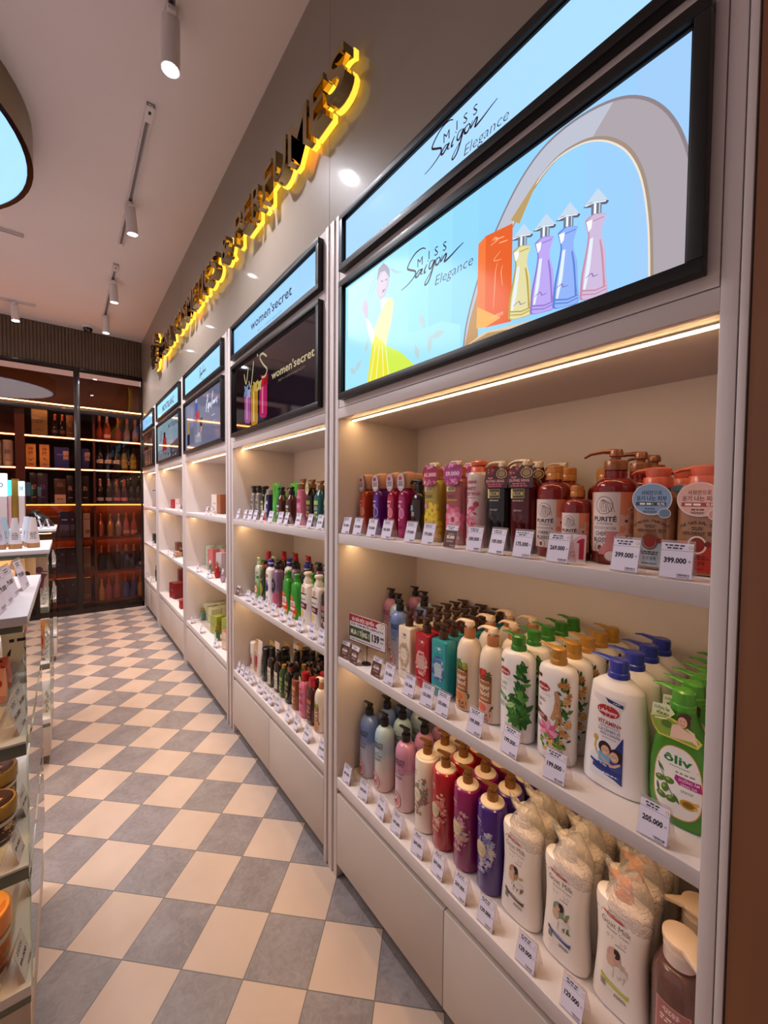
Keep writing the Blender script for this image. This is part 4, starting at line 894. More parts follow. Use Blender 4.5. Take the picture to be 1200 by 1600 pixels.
def soap_logo(a, cx, cz, k=1.0):
    a.ell(cx, cz, .0180*k, .0105*k, '#e9d0c4', 26); a.ell(cx, cz, .0172*k, .0098*k, '#b02430', 26); a.rect(cx-.0035*k, cz+.0045*k, cx+.0035*k, cz+.0095*k, '#e9d0c4'); a.rect(cx-.0028*k, cz+.004*k, cx+.0028*k, cz+.0088*k, '#b02430')
    a.rect(cx-.0035*k, cz-.0095*k, cx+.0035*k, cz-.0045*k, '#e9d0c4'); a.rect(cx-.0028*k, cz-.0088*k, cx+.0028*k, cz-.004*k, '#b02430'); a.text('Lifebuoy', cx, cz-.0005*k, .0062*k, '#fbf0ea', w=.029*k, bold=.02)
def nature(kind):
    a_, b_ = .0445, .031; secs = foot(a_, b_, 2.3, .006)+[(.195, a_*.98, b_, 2.3), (.203, a_*.95, b_*.95, 2.3)]+dome(.203, a_*.95, b_*.95, 2.3, .219, .0175, .0175, 4)+[(.221, .0175, .0175, 2)]
    def art(a):
        a.rect(-.040, .186, -.024, .194, '#3a7a34' if kind == 'g' else '#6a3a20'); soap_logo(a, -.020, .166); a.text('Naturals', -.012, .150, .005, '#8a8a90', w=.022, bold=-.02)
        if kind == 'g':
            a.text('GIẢM', -.022, .136, .0085, '#3a7a44', w=.020, bold=-.01); a.text('MỤN', -.023, .123, .0085, '#3a7a44', w=.018, bold=-.01); a.poly([(-.040, .114), (-.012, .104), (-.012, .092), (-.040, .102)], '#2f8a3c'); a.small(-.025, .103, .02, 2, .0018, '#e8f4e0', gap=2.2)
            a.small(-.027, .088, .022, 6, .0012, '#8a9090')
            leaves(a, .028, .150, .016, .046, ['#2a6a24', '#3f8a30', '#1f5a1c', '#5aa040'], 44, (.014, .026)); leaves(a, .020, .080, .028, .045, ['#2a6a24', '#3f8a30', '#1f5a1c', '#66a84a'], 60, (.016, .034))
            a.leaf(.000, .088, .030, .014, .5, '#b8d890', '#7aa850'); a.leaf(.006, .062, .038, .014, .3, '#3f7a2c', '#6aa04a'); a.leaf(.016, .050, .040, .014, .9, '#356e26', '#6aa04a')
        else:
            a.text('SÁNG', -.024, .136, .0085, '#a84a30', w=.020, bold=.0); a.text('DA', -.028, .123, .0085, '#a84a30', w=.010, bold=.0); a.poly([(-.040, .112), (-.008, .100), (-.008, .086), (-.040, .098)], '#7a3a28'); a.small(-.024, .100, .022, 2, .0018, '#f0e0d0', gap=2.2)
            a.small(-.030, .082, .018, 6, .0012, '#8a8480')
            leaves(a, .026, .110, .018, .088, ['#2a5a24', '#3f7a30', '#244a1c', '#6a8a30'], 60, (.010, .018)); bouquet(a, .028, .120, .015, .075, ['#d8a060', '#c88848', '#e8b878'], 13, (.006, .009), ('#a86a30',))
            a.line([(.012, .165), (.016, .140), (.012, .118), (.003, .098)], .013, '#c8946a', taper=True); a.line([(.012, .118), (.016, .098), (.010, .084)], .008, '#bd8458', taper=True); a.line([(.014, .14), (.020, .12), (.024, .096)], .006, '#b87c50', taper=True)
            for k in range(9): a.leaf(-.006+.014*math.cos(k*.75), .070+.012*math.sin(k*.75), .028, .010, k*.75, ['#e07a9a', '#d8587e', '#f0a0b8'][k % 3])
            bouquet(a, .002, .040, .030, .018, ['#e8c050', '#6a9a3a', '#d8a838', '#4a7a2c'], 22, (.003, .006), ('#f8e080',)); leaves(a, .004, .044, .032, .020, ['#4a7a2c', '#6a9a3a'], 20, (.008, .014))
    t = bottle('soap_brand_bottle', 'shower gel', secs, mat('white_bottle', '#faf3ee', .28, coat=.4), art, INK, n=48)
    pump_beak(t, .219, gloss('#2f7a22', .3) if kind == 'g' else mat('ochre_pump', '#b07f2e', .3, coat=.4), .0185, .050, -0.1); return Kind(t)
NG, NO = nature('g'), nature('o')
for kd, nm, y in ((NG, 'green pump and leafy', 0.588), (NO, 'ochre pump and blossom', 0.483)):
    for j in range(5): kd.put(0.889+0.0635*j, y-0.002*j, SH2, f'white oval bottle with {nm} label, {nth(j)}', 'white oval bottles on the middle shelf')

def vit():
    P = [(0, .060, .030), (.003, .0635, .033), (.02, .0640, .0335), (.10, .0590, .0325), (.170, .0530, .031), (.205, .0505, .030), (.209, .049, .0285), (.220, .036, .022), (.229, .021, .019), (.231, .0195, .0195)]
    secs = [(z, a, b, 2.0+(1.0 if z < .2 else 0)*min(1, (z+.01)/.01)*.45) for z, a, b in P]; secs[-1] = (.231, .0195, .0195, 2)
    def art(a):
        a.rect(-.040, .022, .024, .192, '#ebe4e6'); a.poly([(-.012, .190), (.022, .184), (.022, .177), (-.006, .182)], '#28346a'); a.small(.010, .183, .018, 1, .0016, '#e8e8f0')
        soap_logo(a, -.006, .163, 1.25); a.text('VITAMIN+', -.003, .139, .0095, '#b83038', w=.046, bold=.015); a.small(-.002, .131, .040, 1, .0012, '#5a6a9a'); a.text('SỮA TẮM BẢO VỆ', -.003, .1235, .0062, '#4a4a78', w=.042, bold=0); a.text('KHỎI VI KHUẨN', -.001, .1155, .0056, '#4a4a78', w=.038, bold=0); a.small(-.002, .108, .034, 1, .0014, '#7a7aa0')
        a.poly([(.006, .085), (.024, .120), (.024, .022), (-.040, .050), (-.040, .054), (-.006, .048)], '#27357f'); a.poly([(-.034, .046), (.023, .034), (.023, .025), (-.034, .038)], '#2c4488'); a.small(-.004, .034, .042, 1, .0024, '#e8ecf8'); a.small(-.012, .052, .030, 1, .0022, '#27357f')
        a.ell(-.029, .100, .0045, .006, '#d8a838', 14); a.line([(-.029, .096), (-.031, .080), (-.024, .066)], .0035, '#e8c050', taper=True)
        a.poly([(-.022, .056), (-.022, .074), (-.012, .080), (.000, .070), (.004, .052)], '#6ab0d8'); a.poly([(-.004, .052), (.006, .072), (.022, .066), (.023, .046), (.004, .046)], '#3a4a90')
        a.ell(-.010, .086, .0125, .0135, '#2a1c1c', 20); a.ell(-.0085, .081, .0085, .0105, '#d8a488', 18); a.ell(.012, .078, .0120, .0140, '#241818', 20); a.ell(.0085, .074, .0085, .0105, '#dcac90', 18)
        for x, z in ((-.0085, .081), (.0085, .074)): a.ell(x-.003, z+.001, .0009, .0009, '#3a2420', 6); a.ell(x+.0025, z+.001, .0009, .0009, '#3a2420', 6); a.line([(x-.003, z-.004), (x, z-.0052), (x+.003, z-.0038)], .0012, '#fbf0ea')
        a.line([(-.018, .066), (-.006, .058), (.006, .054)], .006, '#d8a488', taper=True); a.line([(.020, .064), (.010, .056), (.000, .052)], .0055, '#dcac90', taper=True)
    t = bottle('family_size_bottle', 'shower gel', secs, mat('white_bottle', '#faf3ee', .28, coat=.4), art, INK, n=56)
    pump_beak(t, .229, gloss('#2c38a0', .28), .0205, .056, 0.05); return Kind(t)
VT = vit()
for j in range(4): VT.put(0.899+0.0725*j, 0.358-0.002*j, SH2, f'large white bottle with royal blue pump, {nth(j)}, middle shelf', 'large white bottles with blue pumps')

def olive():
    P = [(0, .040, .020), (.004, .045, .022), (.04, .050, .0235), (.10, .0500, .0235), (.145, .044, .0225), (.175, .034, .021), (.200, .0215, .0188), (.212, .0195, .0185)]
    secs = [(z, a, b, 2.3) for z, a, b in P]
    def art(a):
        out = []
        for k in range(41):
            th = 2*PI*k/40; out.append((.036*math.copysign(abs(math.cos(th))**.75, math.cos(th))*(1.06-.14*math.sin(th)), .082+.066*math.copysign(abs(math.sin(th))**.8, math.sin(th))))
        a.poly(out[:-1], '#d98a3c'); a.poly([(x*.965, .082+(z-.082)*.975) for x, z in out[:-1]], '#f0ebe4')
        a.text('ôliv', .000, .124, .0150, '#1f7a36', w=.044, bold=.03); a.small(.004, .111, .034, 1, .0016, '#4a8a4a'); a.small(.012, .102, .034, 1, .003, '#8a8a78')
        a.poly([(-.002, .097), (.035, .095), (.038, .078), (.004, .080), (-.004, .088)], '#b0287c'); a.text('DƯỠNG ẨM', .018, .0905, .0048, '#f8e0ec', w=.030, bold=.01); a.text('SÁNG DA', .018, .0825, .0048, '#f8e0ec', w=.024, bold=.01); a.small(.016, .072, .026, 2, .0014, '#5a8a5a')
        a.line([(-.030, .100), (-.022, .088), (-.014, .070), (-.006, .055)], .0016, '#5a6a28')
        for x, z, r in ((-.027, .078, .4), (-.012, .080, .2), (-.018, .064, 1.4), (-.008, .048, .3), (-.024, .048, -.3)): a.ell(x, z, .0085, .0062, '#55792a', 16, rot=r); a.ell(x-.002, z+.002, .0035, .0022, '#9ab85a', 10, rot=r)
        for x, z, r in ((-.026, .100, -.9), (.000, .052, -1.0), (-.030, .060, -1.4)): a.leaf(x, z, .020, .005, r, '#3f6a28', '#7a9a50')
        a.ell(.018, .050, .0125, .0085, '#c89a30', 20); a.ell(.018, .050, .0085, .0055, '#8a6414', 16); a.ell(.030, .056, .004, .003, '#e0b848', 12); a.ell(.029, .047, .003, .0025, '#e0b848', 12)
    t = bottle('olive_shower_bottle', 'shower gel', secs, gloss('#3f8a1c', .22), art, INK, n=48, dv=.02)
    pump_beak(t, .211, gloss('#4a9a2a', .3), .0195, .050, 0.0)
    a = Art(); a.poly([(-.042, .215), (-.016, .219), (-.006, .206), (-.020, .190), (-.044, .186)], '#dfe6b8'); a.text('DƯỠNG ẨM', -.027, .209, .0052, '#2a6a2a', w=.024, bold=.02); a.text('MỀM MỊN', -.025, .200, .0052, '#2a6a2a', w=.020, bold=.02)
    a.poly([(-.046, .192), (-.040, .172), (-.030, .160), (0, .160), (.030, .158), (.036, .170), (.010, .192), (-.02, .200)], '#d8c850'); a.poly([(-.044, .190), (-.038, .172), (-.028, .163), (0, .163), (.028, .161), (.032, .170), (.010, .188), (-.02, .196)], '#8aa83a')
    a.ell(-.018, .184, .009, .007, '#55792a', 16); a.poly([(-.012, .163), (-.010, .186), (.004, .192), (.024, .184), (.031, .162)], '#e8c8b0'); a.ell(.008, .199, .0105, .0125, '#4a2c20', 18); a.ell(.006, .196, .0072, .0095, '#dcae92', 16); a.ell(.013, .208, .006, .005, '#4a2c20', 12)
    for dx in (-.0025, .0025): a.ell(.006+dx, .198, .0009, .0007, '#3a2420', 6)
    a.line([(.003, .192), (.006, .1908), (.009, .192)], .001, '#b85a50')
    a.build('neck_tag', INK, t, lambda u, v, l: Vector((u, -.0243-.0012*math.cos(u*40)-.00003*l+(v-.18)*.05, v)), None); return Kind(t)
OL = olive()
for j in range(6): OL.put(0.892+0.0505*j, 0.243-0.0008*j, SH2, f'green olive shower bottle, {nth(j)}, right end of middle shelf', 'green olive shower bottles')
# ================================================================== top shelf of the nearest cabinet
def Yp(px, x=0.875): return at(px, 800, 'x', x).y
def gel_pack(h, hb, ht, lab):
    a_, b_ = .0225, .036; secs = foot(a_, b_, 3.2, .004)+[(.05, a_*.93, b_, 3.2), (.10, a_, b_, 3.2), (.140, a_, b_, 3)]+dome(.140, a_, b_, 3, .158, .015, .018, 4)+[(.168, .014, .016, 2)]
    def art(a):
        a.rect(-.0205, .014, .0205, .136, hb); a.small(-.004, .120, .024, 1, .0045, '#f0d8d8', 'C'); a.small(-.006, .108, .018, 2, .003, '#f0d8d8'); a.ell(.004, .082, .010, .017, ht, 18); a.ring(.004, .082, .010, .017, .0012, '#f6e6ea'); a.ell(-.008, .060, .0025, .0035, '#fbf0f0', 10); a.small(0, .038, .026, 3, .0018, '#4a1830')
    t = bottle('gel_refill_bottle', 'shower gel', secs, gel(h, .35), art, INKG, n=36)
    w = MB().loft([(.166, .016, .019, 2), (.182, .019, .024, 2.5), (.200, .021, .030, 2.6), (.214, .018, .030, 2.4), (.221, .010, .018, 2)], 24); w.build('wrapped_cap', mat('peach_wrap', '#d8a488', .25, coat=.8), t)
    a = Art(); a.ell(0, .185, .0185, .030, '#d8c8cc', 24); a.ell(0, .185, .0172, .0285, '#c8b4bc', 24); a.ell(-.003, .198, .008, .007, lab, 14); a.small(0, .186, .026, 4, .0022, '#5a3a4a'); a.rect(-.010, .165, .010, .171, '#e0d0d4')
    a.build('round_neck_tag', INKG, t, lambda u, v, l: Vector((u, -.0365-.00008*l, v)), None); return Kind(t)
for (px, h, hb, ht, lab, nm) in ((566.5, '#e2582a', '#d8401c', '#f08a50', '#b8402a', 'orange'), (588, '#6a2a9a', '#5a2090', '#3a2a8a', '#8a2a4a', 'violet'), (610.5, '#c81e50', '#b81848', '#e06a8a', '#b82a3a', 'crimson'), (628, '#b8206e', '#a81c64', '#d05a9a', '#b82a3a', 'magenta')):
    k = gel_pack(h, hb, ht, lab); k.put(0.905, Yp(px), SH1, f'{nm} gel bottle with round neck tag and wrapped cap, left end of top shelf', 'gel bottles with round neck tags')
    if nm in ('orange', 'violet', 'crimson'): k.put(0.985, Yp(px)-.018, SH1, f'{nm} gel bottle standing behind its front twin on the top shelf', 'gel bottles with round neck tags')
# dark oil body soap
a_ = .0345; secs = foot(a_, a_*.8, 2.2)+[(.105, a_, a_*.8, 2.2)]+dome(.105, a_, a_*.8, 2.2, .150, .011, .011, 6)+[(.156, .011, .011, 2)]
def art_oil(a):
    a.text('馬', -.008, .100, .014, '#8fd0cc', w=.014, bold=.02); a.text('油', -.004, .082, .013, '#e0e8e4', w=.013, bold=0); a.text('Body Soap', -.002, .055, .009, '#e0e4e0', w=.040, bold=0); a.rect(-.024, .044, .018, .047, '#6ab8b0'); a.small(0, .028, .03, 2, .0022, '#d8d8d0')
t = bottle('oil_soap_bottle', 'body soap', secs, gloss('#2c120e', .12), art_oil); collar(t, .154, .014, .022, BLK); pump_swan(t, .172, BLK, .036, .2, .014, .0115)
Kind(t).put(.905, Yp(645), SH1, 'dark brown body soap bottle with black pump on the top shelf')
def flower_gel(body, fl, big, head, rose=False):
    a_, b_ = .0345, .030; secs = foot(a_, b_, 4, .004)+[(.172, a_, b_, 4)]+dome(.172, a_, b_, 4, .190, .018, .018, 4)+[(.198, .017, .017, 2)]
    def art(a):
        a.rect(-.028, .152, .010, .168, '#c8b070'); a.rect(-.026, .153, -.016, .167, '#f0e4a0'); a.text('BLOOM', -.006, .160, .008, '#3a2a20', w=.022, bold=.02); a.small(-.006, .141, .034, 2, .0026, '#5a4028'); a.rect(-.026, .126, .018, .129, '#d8a838'); a.ell(-.020, .108, .007, .008, '#d888b0', 14)
        if rose:
            a.flower(.002, .072, .040, fl[0], fl[2], 7, .2); a.flower(.002, .072, .031, fl[1], fl[2], 6, .6); a.flower(.002, .072, .021, fl[3], fl[2], 5, .1); a.ell(.002, .072, .007, .008, fl[2], 12)
            a.flower(-.014, .034, .018, fl[1], fl[2], 6, .2); a.flower(.012, .024, .015, '#c8a8b0', '#f0d8d8', 5, .9); a.flower(-.004, .020, .012, fl[0], fl[2], 5, .4)
        else:
            for x, z, r in ((.010, .096, .026), (-.016, .066, .026), (.016, .060, .027), (-.004, .036, .027), (.020, .030, .024), (-.020, .030, .022)): a.flower(x, z, r, fl[0], '#c87838', 5, z*60, fl[1])
            a.flower(.010, .022, .015, '#e0a8b8', '#f0d8d8', 5)
    t = bottle('flower_gel_bottle', 'shower gel', secs, body, art, INKG, n=40)
    MB().loft([(.196, .0165, .0165, 2), (.222, .0165, .0165, 2), (.224, .014, .014, 2)], 24).build('collar', mat('amber_collar', '#c88a3c', .2, metal=.3, coat=.4), t); pump_swan(t, .222, mat('pearl_pump', '#d8c0a4', .3, coat=.3), .040, 0.1, .012, .012)
    a = Art(); a.poly([(-.034, .195), (-.036, .225), (-.026, .240), (-.004, .248), (.014, .244), (.034, .232), (.033, .205), (.022, .186), (0, .178), (-.024, .182)], head[0]); a.poly([(-.034, .205), (.033, .205), (.034, .228), (-.036, .224)], head[1])
    a.text('59.000' if rose else '61.000', 0, .216, .0115, '#f8d8e0', w=.052, bold=.04); bouquet(a, 0, .240, .020, .005, head[2:], 9, (.004, .007)); bouquet(a, 0, .192, .022, .008, head[2:], 11, (.004, .007))
    a.build('foil_header', INKG, t, lambda u, v, l: Vector((u, -.0315-.004*math.cos(u*55)-.00008*l, v-.012)), .005); return Kind(t)
k = flower_gel(mat('yellow_gel', '#c8b048', .1, coat=.7, trans=.3, ior=1.2), ['#e8cc28', '#d0a818'], 1, ['#a02858', '#b82048', '#e07aa0', '#d85888', '#f0a8c0']); k.put(.905, Yp(672), SH1, 'clear bottle with yellow orchids and pink foil header, top shelf'); k.put(.985, Yp(668), SH1, 'second clear yellow orchid bottle, behind the front one')
k = flower_gel(mat('rose_gel', '#c06a68', .1, coat=.7, trans=.3, ior=1.2), ['#d8587a', '#e8809a', '#b02850', '#f0a8b8'], 1, ['#a0387a', '#b84098', '#e07ac0', '#d85898', '#f0a8d0'], True); k.put(.905, Yp(707), SH1, 'clear pink bottle with one big printed rose, top shelf'); k.put(.985, Yp(700), SH1, 'second rose-printed bottle, behind the front one')
# pink whitening body wash with coral cap
a_ = .0325; secs = foot(a_, a_, 2)+[(.198, a_, a_, 2), (.204, a_-.003, a_-.003, 2)]
def art_pw(a):
    a.text('HEBAR', .000, .178, .008, '#c04058', w=.032, bold=.02); a.text('WHITE', -.004, .160, .010, '#b84860', w=.036, bold=.02); a.text('BODY WASH', 0, .146, .010, '#b84860', w=.050, bold=.02); a.small(0, .135, .03, 1, .003, '#c87888'); a.flower(-.022, .126, .009, '#b83058', '#f0d8d8', 5); a.ell(.014, .117, .008, .008, '#b04858', 14)
    leaves(a, .0, .082, .020, .028, ['#d85a7a', '#c84068', '#e890a0'], 16, (.012, .026)); bouquet(a, 0, .060, .028, .030, ['#e8a0b0', '#e0889c', '#d86a88'], 16, (.003, .005)); a.small(-.004, .034, .03, 2, .0035, '#e898b0'); a.rect(-.032, .006, .032, .022, '#f0b8c4')
t = bottle('pink_wash_bottle', 'body wash', secs, grad([(0, '#e8a4b0'), (.03, '#e6b0ba'), (.08, '#dcc4c8'), (.2, '#dccbc8')]), art_pw); CORAL = mat('coral_plastic', '#d8684c', .3, coat=.3)
collar(t, .203, .024, .016, CORAL, r2=.022); MB().loft([(.219, .016, .016, 2), (.224, .022, .022, 2), (.232, .0225, .0225, 2), (.236, .019, .019, 2)], 24).build('flip_cap', CORAL, t)
k = Kind(t); k.put(.902, Yp(738), SH1, 'pale pink body wash bottle with coral cap, front one, top shelf', 'pink body wash bottles'); k.put(.975, .752, SH1, 'pale pink body wash bottle with coral cap, second from front', 'pink body wash bottles'); k.put(1.05, .745, SH1, 'pale pink body wash bottle with coral cap, rearmost', 'pink body wash bottles')
def bloom(body, tx):
    a_, b_ = .0355, .030; secs = foot(a_, b_, 3, .004)+[(.170, a_, b_, 3)]+dome(.170, a_, b_, 3, .188, .016, .016, 4)+[(.195, .015, .015, 2)]
    def art(a):
        a.rect(-.028, .134, .014, .158, '#a8904c'); a.rect(-.028, .134, -.020, .158, '#f0e49a'); a.rect(-.020, .136, .012, .156, '#4a3a1c'); a.text('BLOOM', -.004, .146, .011, '#e0cc88', w=.028, bold=.01); a.small(-.004, .128, .038, 1, .0022, '#e8d8c8'); a.text(tx, -.004, .104, .0045, '#e8d8d0', w=.024, bold=0)
    t = bottle('slim_shower_bottle', 'shower gel', secs, body, art, INKG, n=40)
    MB().loft([(.193, .0155, .0155, 2), (.208, .0155, .0155, 2)], 20).build('collar', mat('gold_collar', '#b08a48', .2, metal=.6), t); pump_swan(t, .205, mat('pearl_pump', '#d8c0a4', .3, coat=.3), .050, .12, .018, .012)
    a = Art(); a.poly([(-.034, .180), (-.030, .204), (-.016, .214), (.000, .207), (.010, .216), (.018, .206), (.034, .214), (.038, .192), (.036, .160), (-.030, .160)], '#4a0f16'); a.ring(.020, .196, .015, .012, .002, '#d8b878'); a.ell(.020, .196, .010, .008, '#a88a58', 14)
    a.small(-.014, .186, .022, 1, .003, '#e88a98'); a.text('DƯỠNG SÁNG', .000, .178, .007, '#e8a8a8', w=.056, bold=.03); a.small(.0, .170, .050, 2, .003, '#e86a88'); bouquet(a, -.014, .202, .014, .008, ['#8a1a2c', '#6a0f1c', '#a83048'], 8, (.005, .008))
    a.build('neck_header', INKG, t, lambda u, v, l: Vector((u, -.0315-.003*math.cos(u*50)-.00008*l, v)), .005); return Kind(t)
k1, k2 = bloom(gloss('#0d0a0e', .12), 'OH SUZY'), bloom(mat('garnet_gel', '#5c0c14', .1, coat=.8, trans=.25, ior=1.2), 'DEEP DAILY')
k1.put(.905, Yp(773.5), SH1, 'black bottle with cream swan pump and dark red header, front one', 'dark bottles with cream swan pumps'); k2.put(.905, Yp(811), SH1, 'garnet red bottle with cream swan pump, front one', 'dark bottles with cream swan pumps')
k1.put(.985, .678, SH1, 'black bottle with cream swan pump, rear one', 'dark bottles with cream swan pumps'); k2.put(.985, .603, SH1, 'garnet red bottle with cream swan pump, second from front', 'dark bottles with cream swan pumps'); k2.put(1.058, .575, SH1, 'garnet red bottle with cream swan pump, third from front', 'dark bottles with cream swan pumps'); k2.put(1.13, .620, SH1, 'garnet red bottle with cream swan pump, rearmost, by the back panel', 'dark bottles with cream swan pumps')
# blossom shower gels
def blossom(s_, pump):
    a_ = .038*s_; H_ = .150*s_ if not pump else .150; secs = foot(a_, a_, 2, .004)+[(H_, a_, a_, 2)]+dome(H_, a_, a_, 2, H_+.022*s_, .017*s_, .017*s_, 7)+[(H_+.030*s_, .0165*s_, .0165*s_, 2)]
    if pump: a_ = .0435; secs = foot(a_, a_, 2, .004)+[(.155, a_, a_, 2)]+dome(.155, a_, a_, 2, .178, .022, .022, 6)+[(.182, .0225, .0225, 2), (.192, .0225, .0225, 2), (.196, .019, .019, 2)]
    q = 1.12 if pump else s_
    def art(a):
        a.rect(-.048*q, .022*q, .055*q, .132*q, '#e08a68'); a.rect(-.030*q, .022*q, .024*q, .132*q, '#dccac4'); a.ring(-.004*q, .108*q, .0165*q, .0165*q, .0012*q, '#6a5a48'); a.ell(-.004*q, .104*q, .006*q, .008*q, '#dcc8bc', 14); a.ring(-.004*q, .104*q, .006*q, .008*q, .0006, '#4a3a38')
        for k_ in range(7): a.line([(-.008*q+k_*.0006, .118*q), (-.013*q+k_*.004*q, .110*q), (-.012*q+k_*.0045*q, .096*q)], .0008*q, '#5a4a48')
        for dx in (-.002, .002): a.ell((-.004+dx)*q, .105*q, .0007*q, .0005*q, '#3a2420', 6)
        a.text('PURITÉ', -.003*q, .083*q, .0085*q, '#3a2a30', w=.044*q, bold=.03); a.text('DE PROVENCE', -.003*q, .0745*q, .004*q, '#4a3a40', w=.030*q, bold=0); a.rect(-.024*q, .064*q, .018*q, .0685*q, '#a8968e'); a.text('SHOWER GEL', -.003*q, .066*q, .0032*q, '#f0e4dc', w=.034*q, bold=0)
        a.text('CHERRY', -.003*q, .056*q, .0075*q, '#3a2a30', w=.034*q, bold=.01); a.text('BLOSSOM', -.003*q, .045*q, .0075*q, '#3a2a30', w=.042*q, bold=.02)
        for x, z, r in ((.035, .080, .015), (.036, .052, .013), (.020, .034, .010), (.044, .100, .008)): a.flower(x*q, z*q, r*q, '#e0b4a8', '#8a2030', 5, z*30)
        a.leaf(.026*q, .040*q, .014*q, .006*q, 1, '#3a6a3a'); a.leaf(.040*q, .032*q, .012*q, .005*q, 2, '#4a7a3a'); a.leaf(-.036*q, .062*q, .010*q, .004*q, 1, '#4a7a3a'); a.ring(-.010*q, .030*q, .011*q, .011*q, .001*q, '#8a5a50'); a.ell(-.010*q, .030*q, .004*q, .005*q, '#7a3a30', 10)
        if pump:
            for x0, x1, z0, z1 in ((-.006, .030, .034, .042), (.000, .024, .042, .066), (-.004, .028, .064, .068), (-.014, .038, .020, .034)): a.poly([(x0, z0), (x1, z0), (x1-.004, z1), (x0+.004, z1)], '#c87a78')
            a.ell(.012, .018, .012, .010, '#dccac4', 14); a.ring(.012, .018, .014, .012, .002, '#b05a5c')
    t = bottle('blossom_gel_bottle', 'shower gel', secs, mat('cherry_gel', '#9a2c28', .08, coat=.9, trans=.35, ior=1.2), art, INK, n=44)
    if pump: collar(t, .194, .0235, .020, mat('bronze_cap', '#8c5030', .3, metal=.2, coat=.3)); pump_swan(t, .212, mat('bronze_cap', '#8c5030', .3, metal=.2, coat=.3), .066, .1, .018, .014)
    else: z = secs[-1][0]-.002; MB().loft([(z, .0185*s_, .0185*s_, 2), (z+.014*s_, .0185*s_, .0185*s_, 2), (z+.015*s_, .0178*s_, .0178*s_, 2), (z+.016*s_, .0185*s_, .0185*s_, 2), (z+.030*s_, .0180*s_, .0180*s_, 2), (z+.032*s_, .016*s_, .016*s_, 2)], 28).build('amber_cap', mat('amber_cap', '#c07c34', .25, coat=.5), t)
    return Kind(t)
k = blossom(1, False); k.put(.905, Yp(855), SH1, 'cherry blossom gel bottle with amber cap, front one beside the garnet bottle', 'cherry blossom gel bottles')
for j, (x, y) in enumerate(((.988, .522), (1.032, .452), (1.108, .490))): k.put(x, y, SH1, f'cherry blossom gel bottle with amber cap, {ORD[j]} of three behind the small one', 'cherry blossom gel bottles')
blossom(.78, False).put(.895, Yp(894), SH1, 'small cherry blossom gel bottle between its two larger siblings', 'cherry blossom gel bottles')
k = blossom(1, True); k.put(.912, .380, SH1, 'large cherry blossom bottle with bronze swan pump, front one', 'cherry blossom gel bottles', scale=(.96, .96, 1)); k.put(1.003, .366, SH1, 'large cherry blossom bottle with bronze swan pump, second', 'cherry blossom gel bottles'); k.put(1.096, .372, SH1, 'large cherry blossom bottle with bronze swan pump, rearmost', 'cherry blossom gel bottles')
def spa(arc_t, base, tagc, tagd):
    a_, b_ = .037, .034; secs = foot(a_, b_, 3, .004)+[(.128, a_, b_, 3)]+dome(.128, a_, b_, 3, .150, .021, .021, 6)+[(.158, .0205, .0205, 2)]
    def art(a):
        for i, ch in enumerate(arc_t):
            n = len(arc_t); u = (i-(n-1)/2)*.0037
            if ch != ' ': a.text(ch, u, .0935-u*u*12, .0056, '#2a1a14', bold=0)
        a.small(0, .0845, .02, 2, .0018, '#3a2a24'); a.text('VEILMENT', -.006, .0745, .006, '#2a1a14', w=.034, bold=0); a.text('벨먼', .020, .0745, .006, '#2a1a14', w=.012, bold=0)
        a.ring(0, .054, .014, .016, .003, '#e0ccc0' if base[0] == '#b82c1c' else '#7a4a38'); a.ell(0, .054, .010, .012, '#8a2418', 16); a.ell(.015, .056, .005, .005, '#7a1c20', 12); a.rect(-.042, .006, .055, .058, base[0], 0); a.text('수분광채', .0, .022, .006, '#2a1a14', w=.022, bold=0); a.small(0, .034, .034, 2, .0022, '#3a2a24'); a.small(0, .012, .03, 1, .0018, '#3a2a24')
    t = bottle('spa_wash_bottle', 'body wash', secs, mat('sand_gel', '#9a6a48', .15, coat=.6), art, INK, n=40)
    collar(t, .156, .0255, .020, CORAL, r2=.0245); b = MB().loft([(.175, .019, .019, 2), (.182, .021, .021, 2), (.192, .022, .021, 2), (.195, .018, .018, 2)], 26); b.tube([(0, 0, .189), (-.02, 0, .190), (-.036, 0, .1885), (-.046, 0, .184)], [.012, .0115, .008, .0045], 12, .45); b.build('pump_head', CORAL, t)
    a = Art(); a.poly([(-.020, .160), (-.018, .156), (-.026, .152)], tagc); a.ell(.002, .134, .0335, .0300, '#e4d8d8', 34); a.ell(.002, .134, .0320, .0285, tagc, 34); a.ell(.024, .108, .010, .0090, '#e4d8d8', 18); a.ell(.024, .108, .009, .008, tagd, 18)
    a.text('샤워만으로', .002, .146, .0066, '#1c1a20' if base[0] != '#b82c1c' else '#5a2a24', w=.034, bold=.01); a.text('윤기 나는 피부', .002, .1355, .0072, '#1c1a20' if base[0] != '#b82c1c' else '#5a2a24', w=.050, bold=.01)
    a.rect(-.024, .1215, .026, .1285, '#2a3038' if base[0] != '#b82c1c' else '#a03028'); a.text('92.9%', .018, .125, .005, '#f0e8e4', w=.012, bold=.02); a.small(-.006, .125, .028, 1, .0035, '#f0e8e4'); a.small(.0, .116, .022, 1, .0022, '#3a2a2a'); a.small(0, .1115, .024, 2, .0012, '#3a2a2a')
    a.build('drop_neck_tag', INKG, t, lambda u, v, l: Vector((u, -.0355-.00008*l-.002*math.cos(u*40), v)), .006); return Kind(t)
k1 = spa('HIMALAYA PINKSALT', ('#a8b4c0', 0), '#7f9dc0', '#5f7a90'); k1.put(.908, .3005, SH1, 'spa body wash with blue drop-shaped neck tag, front one', 'spa body wash bottles with coral pumps')
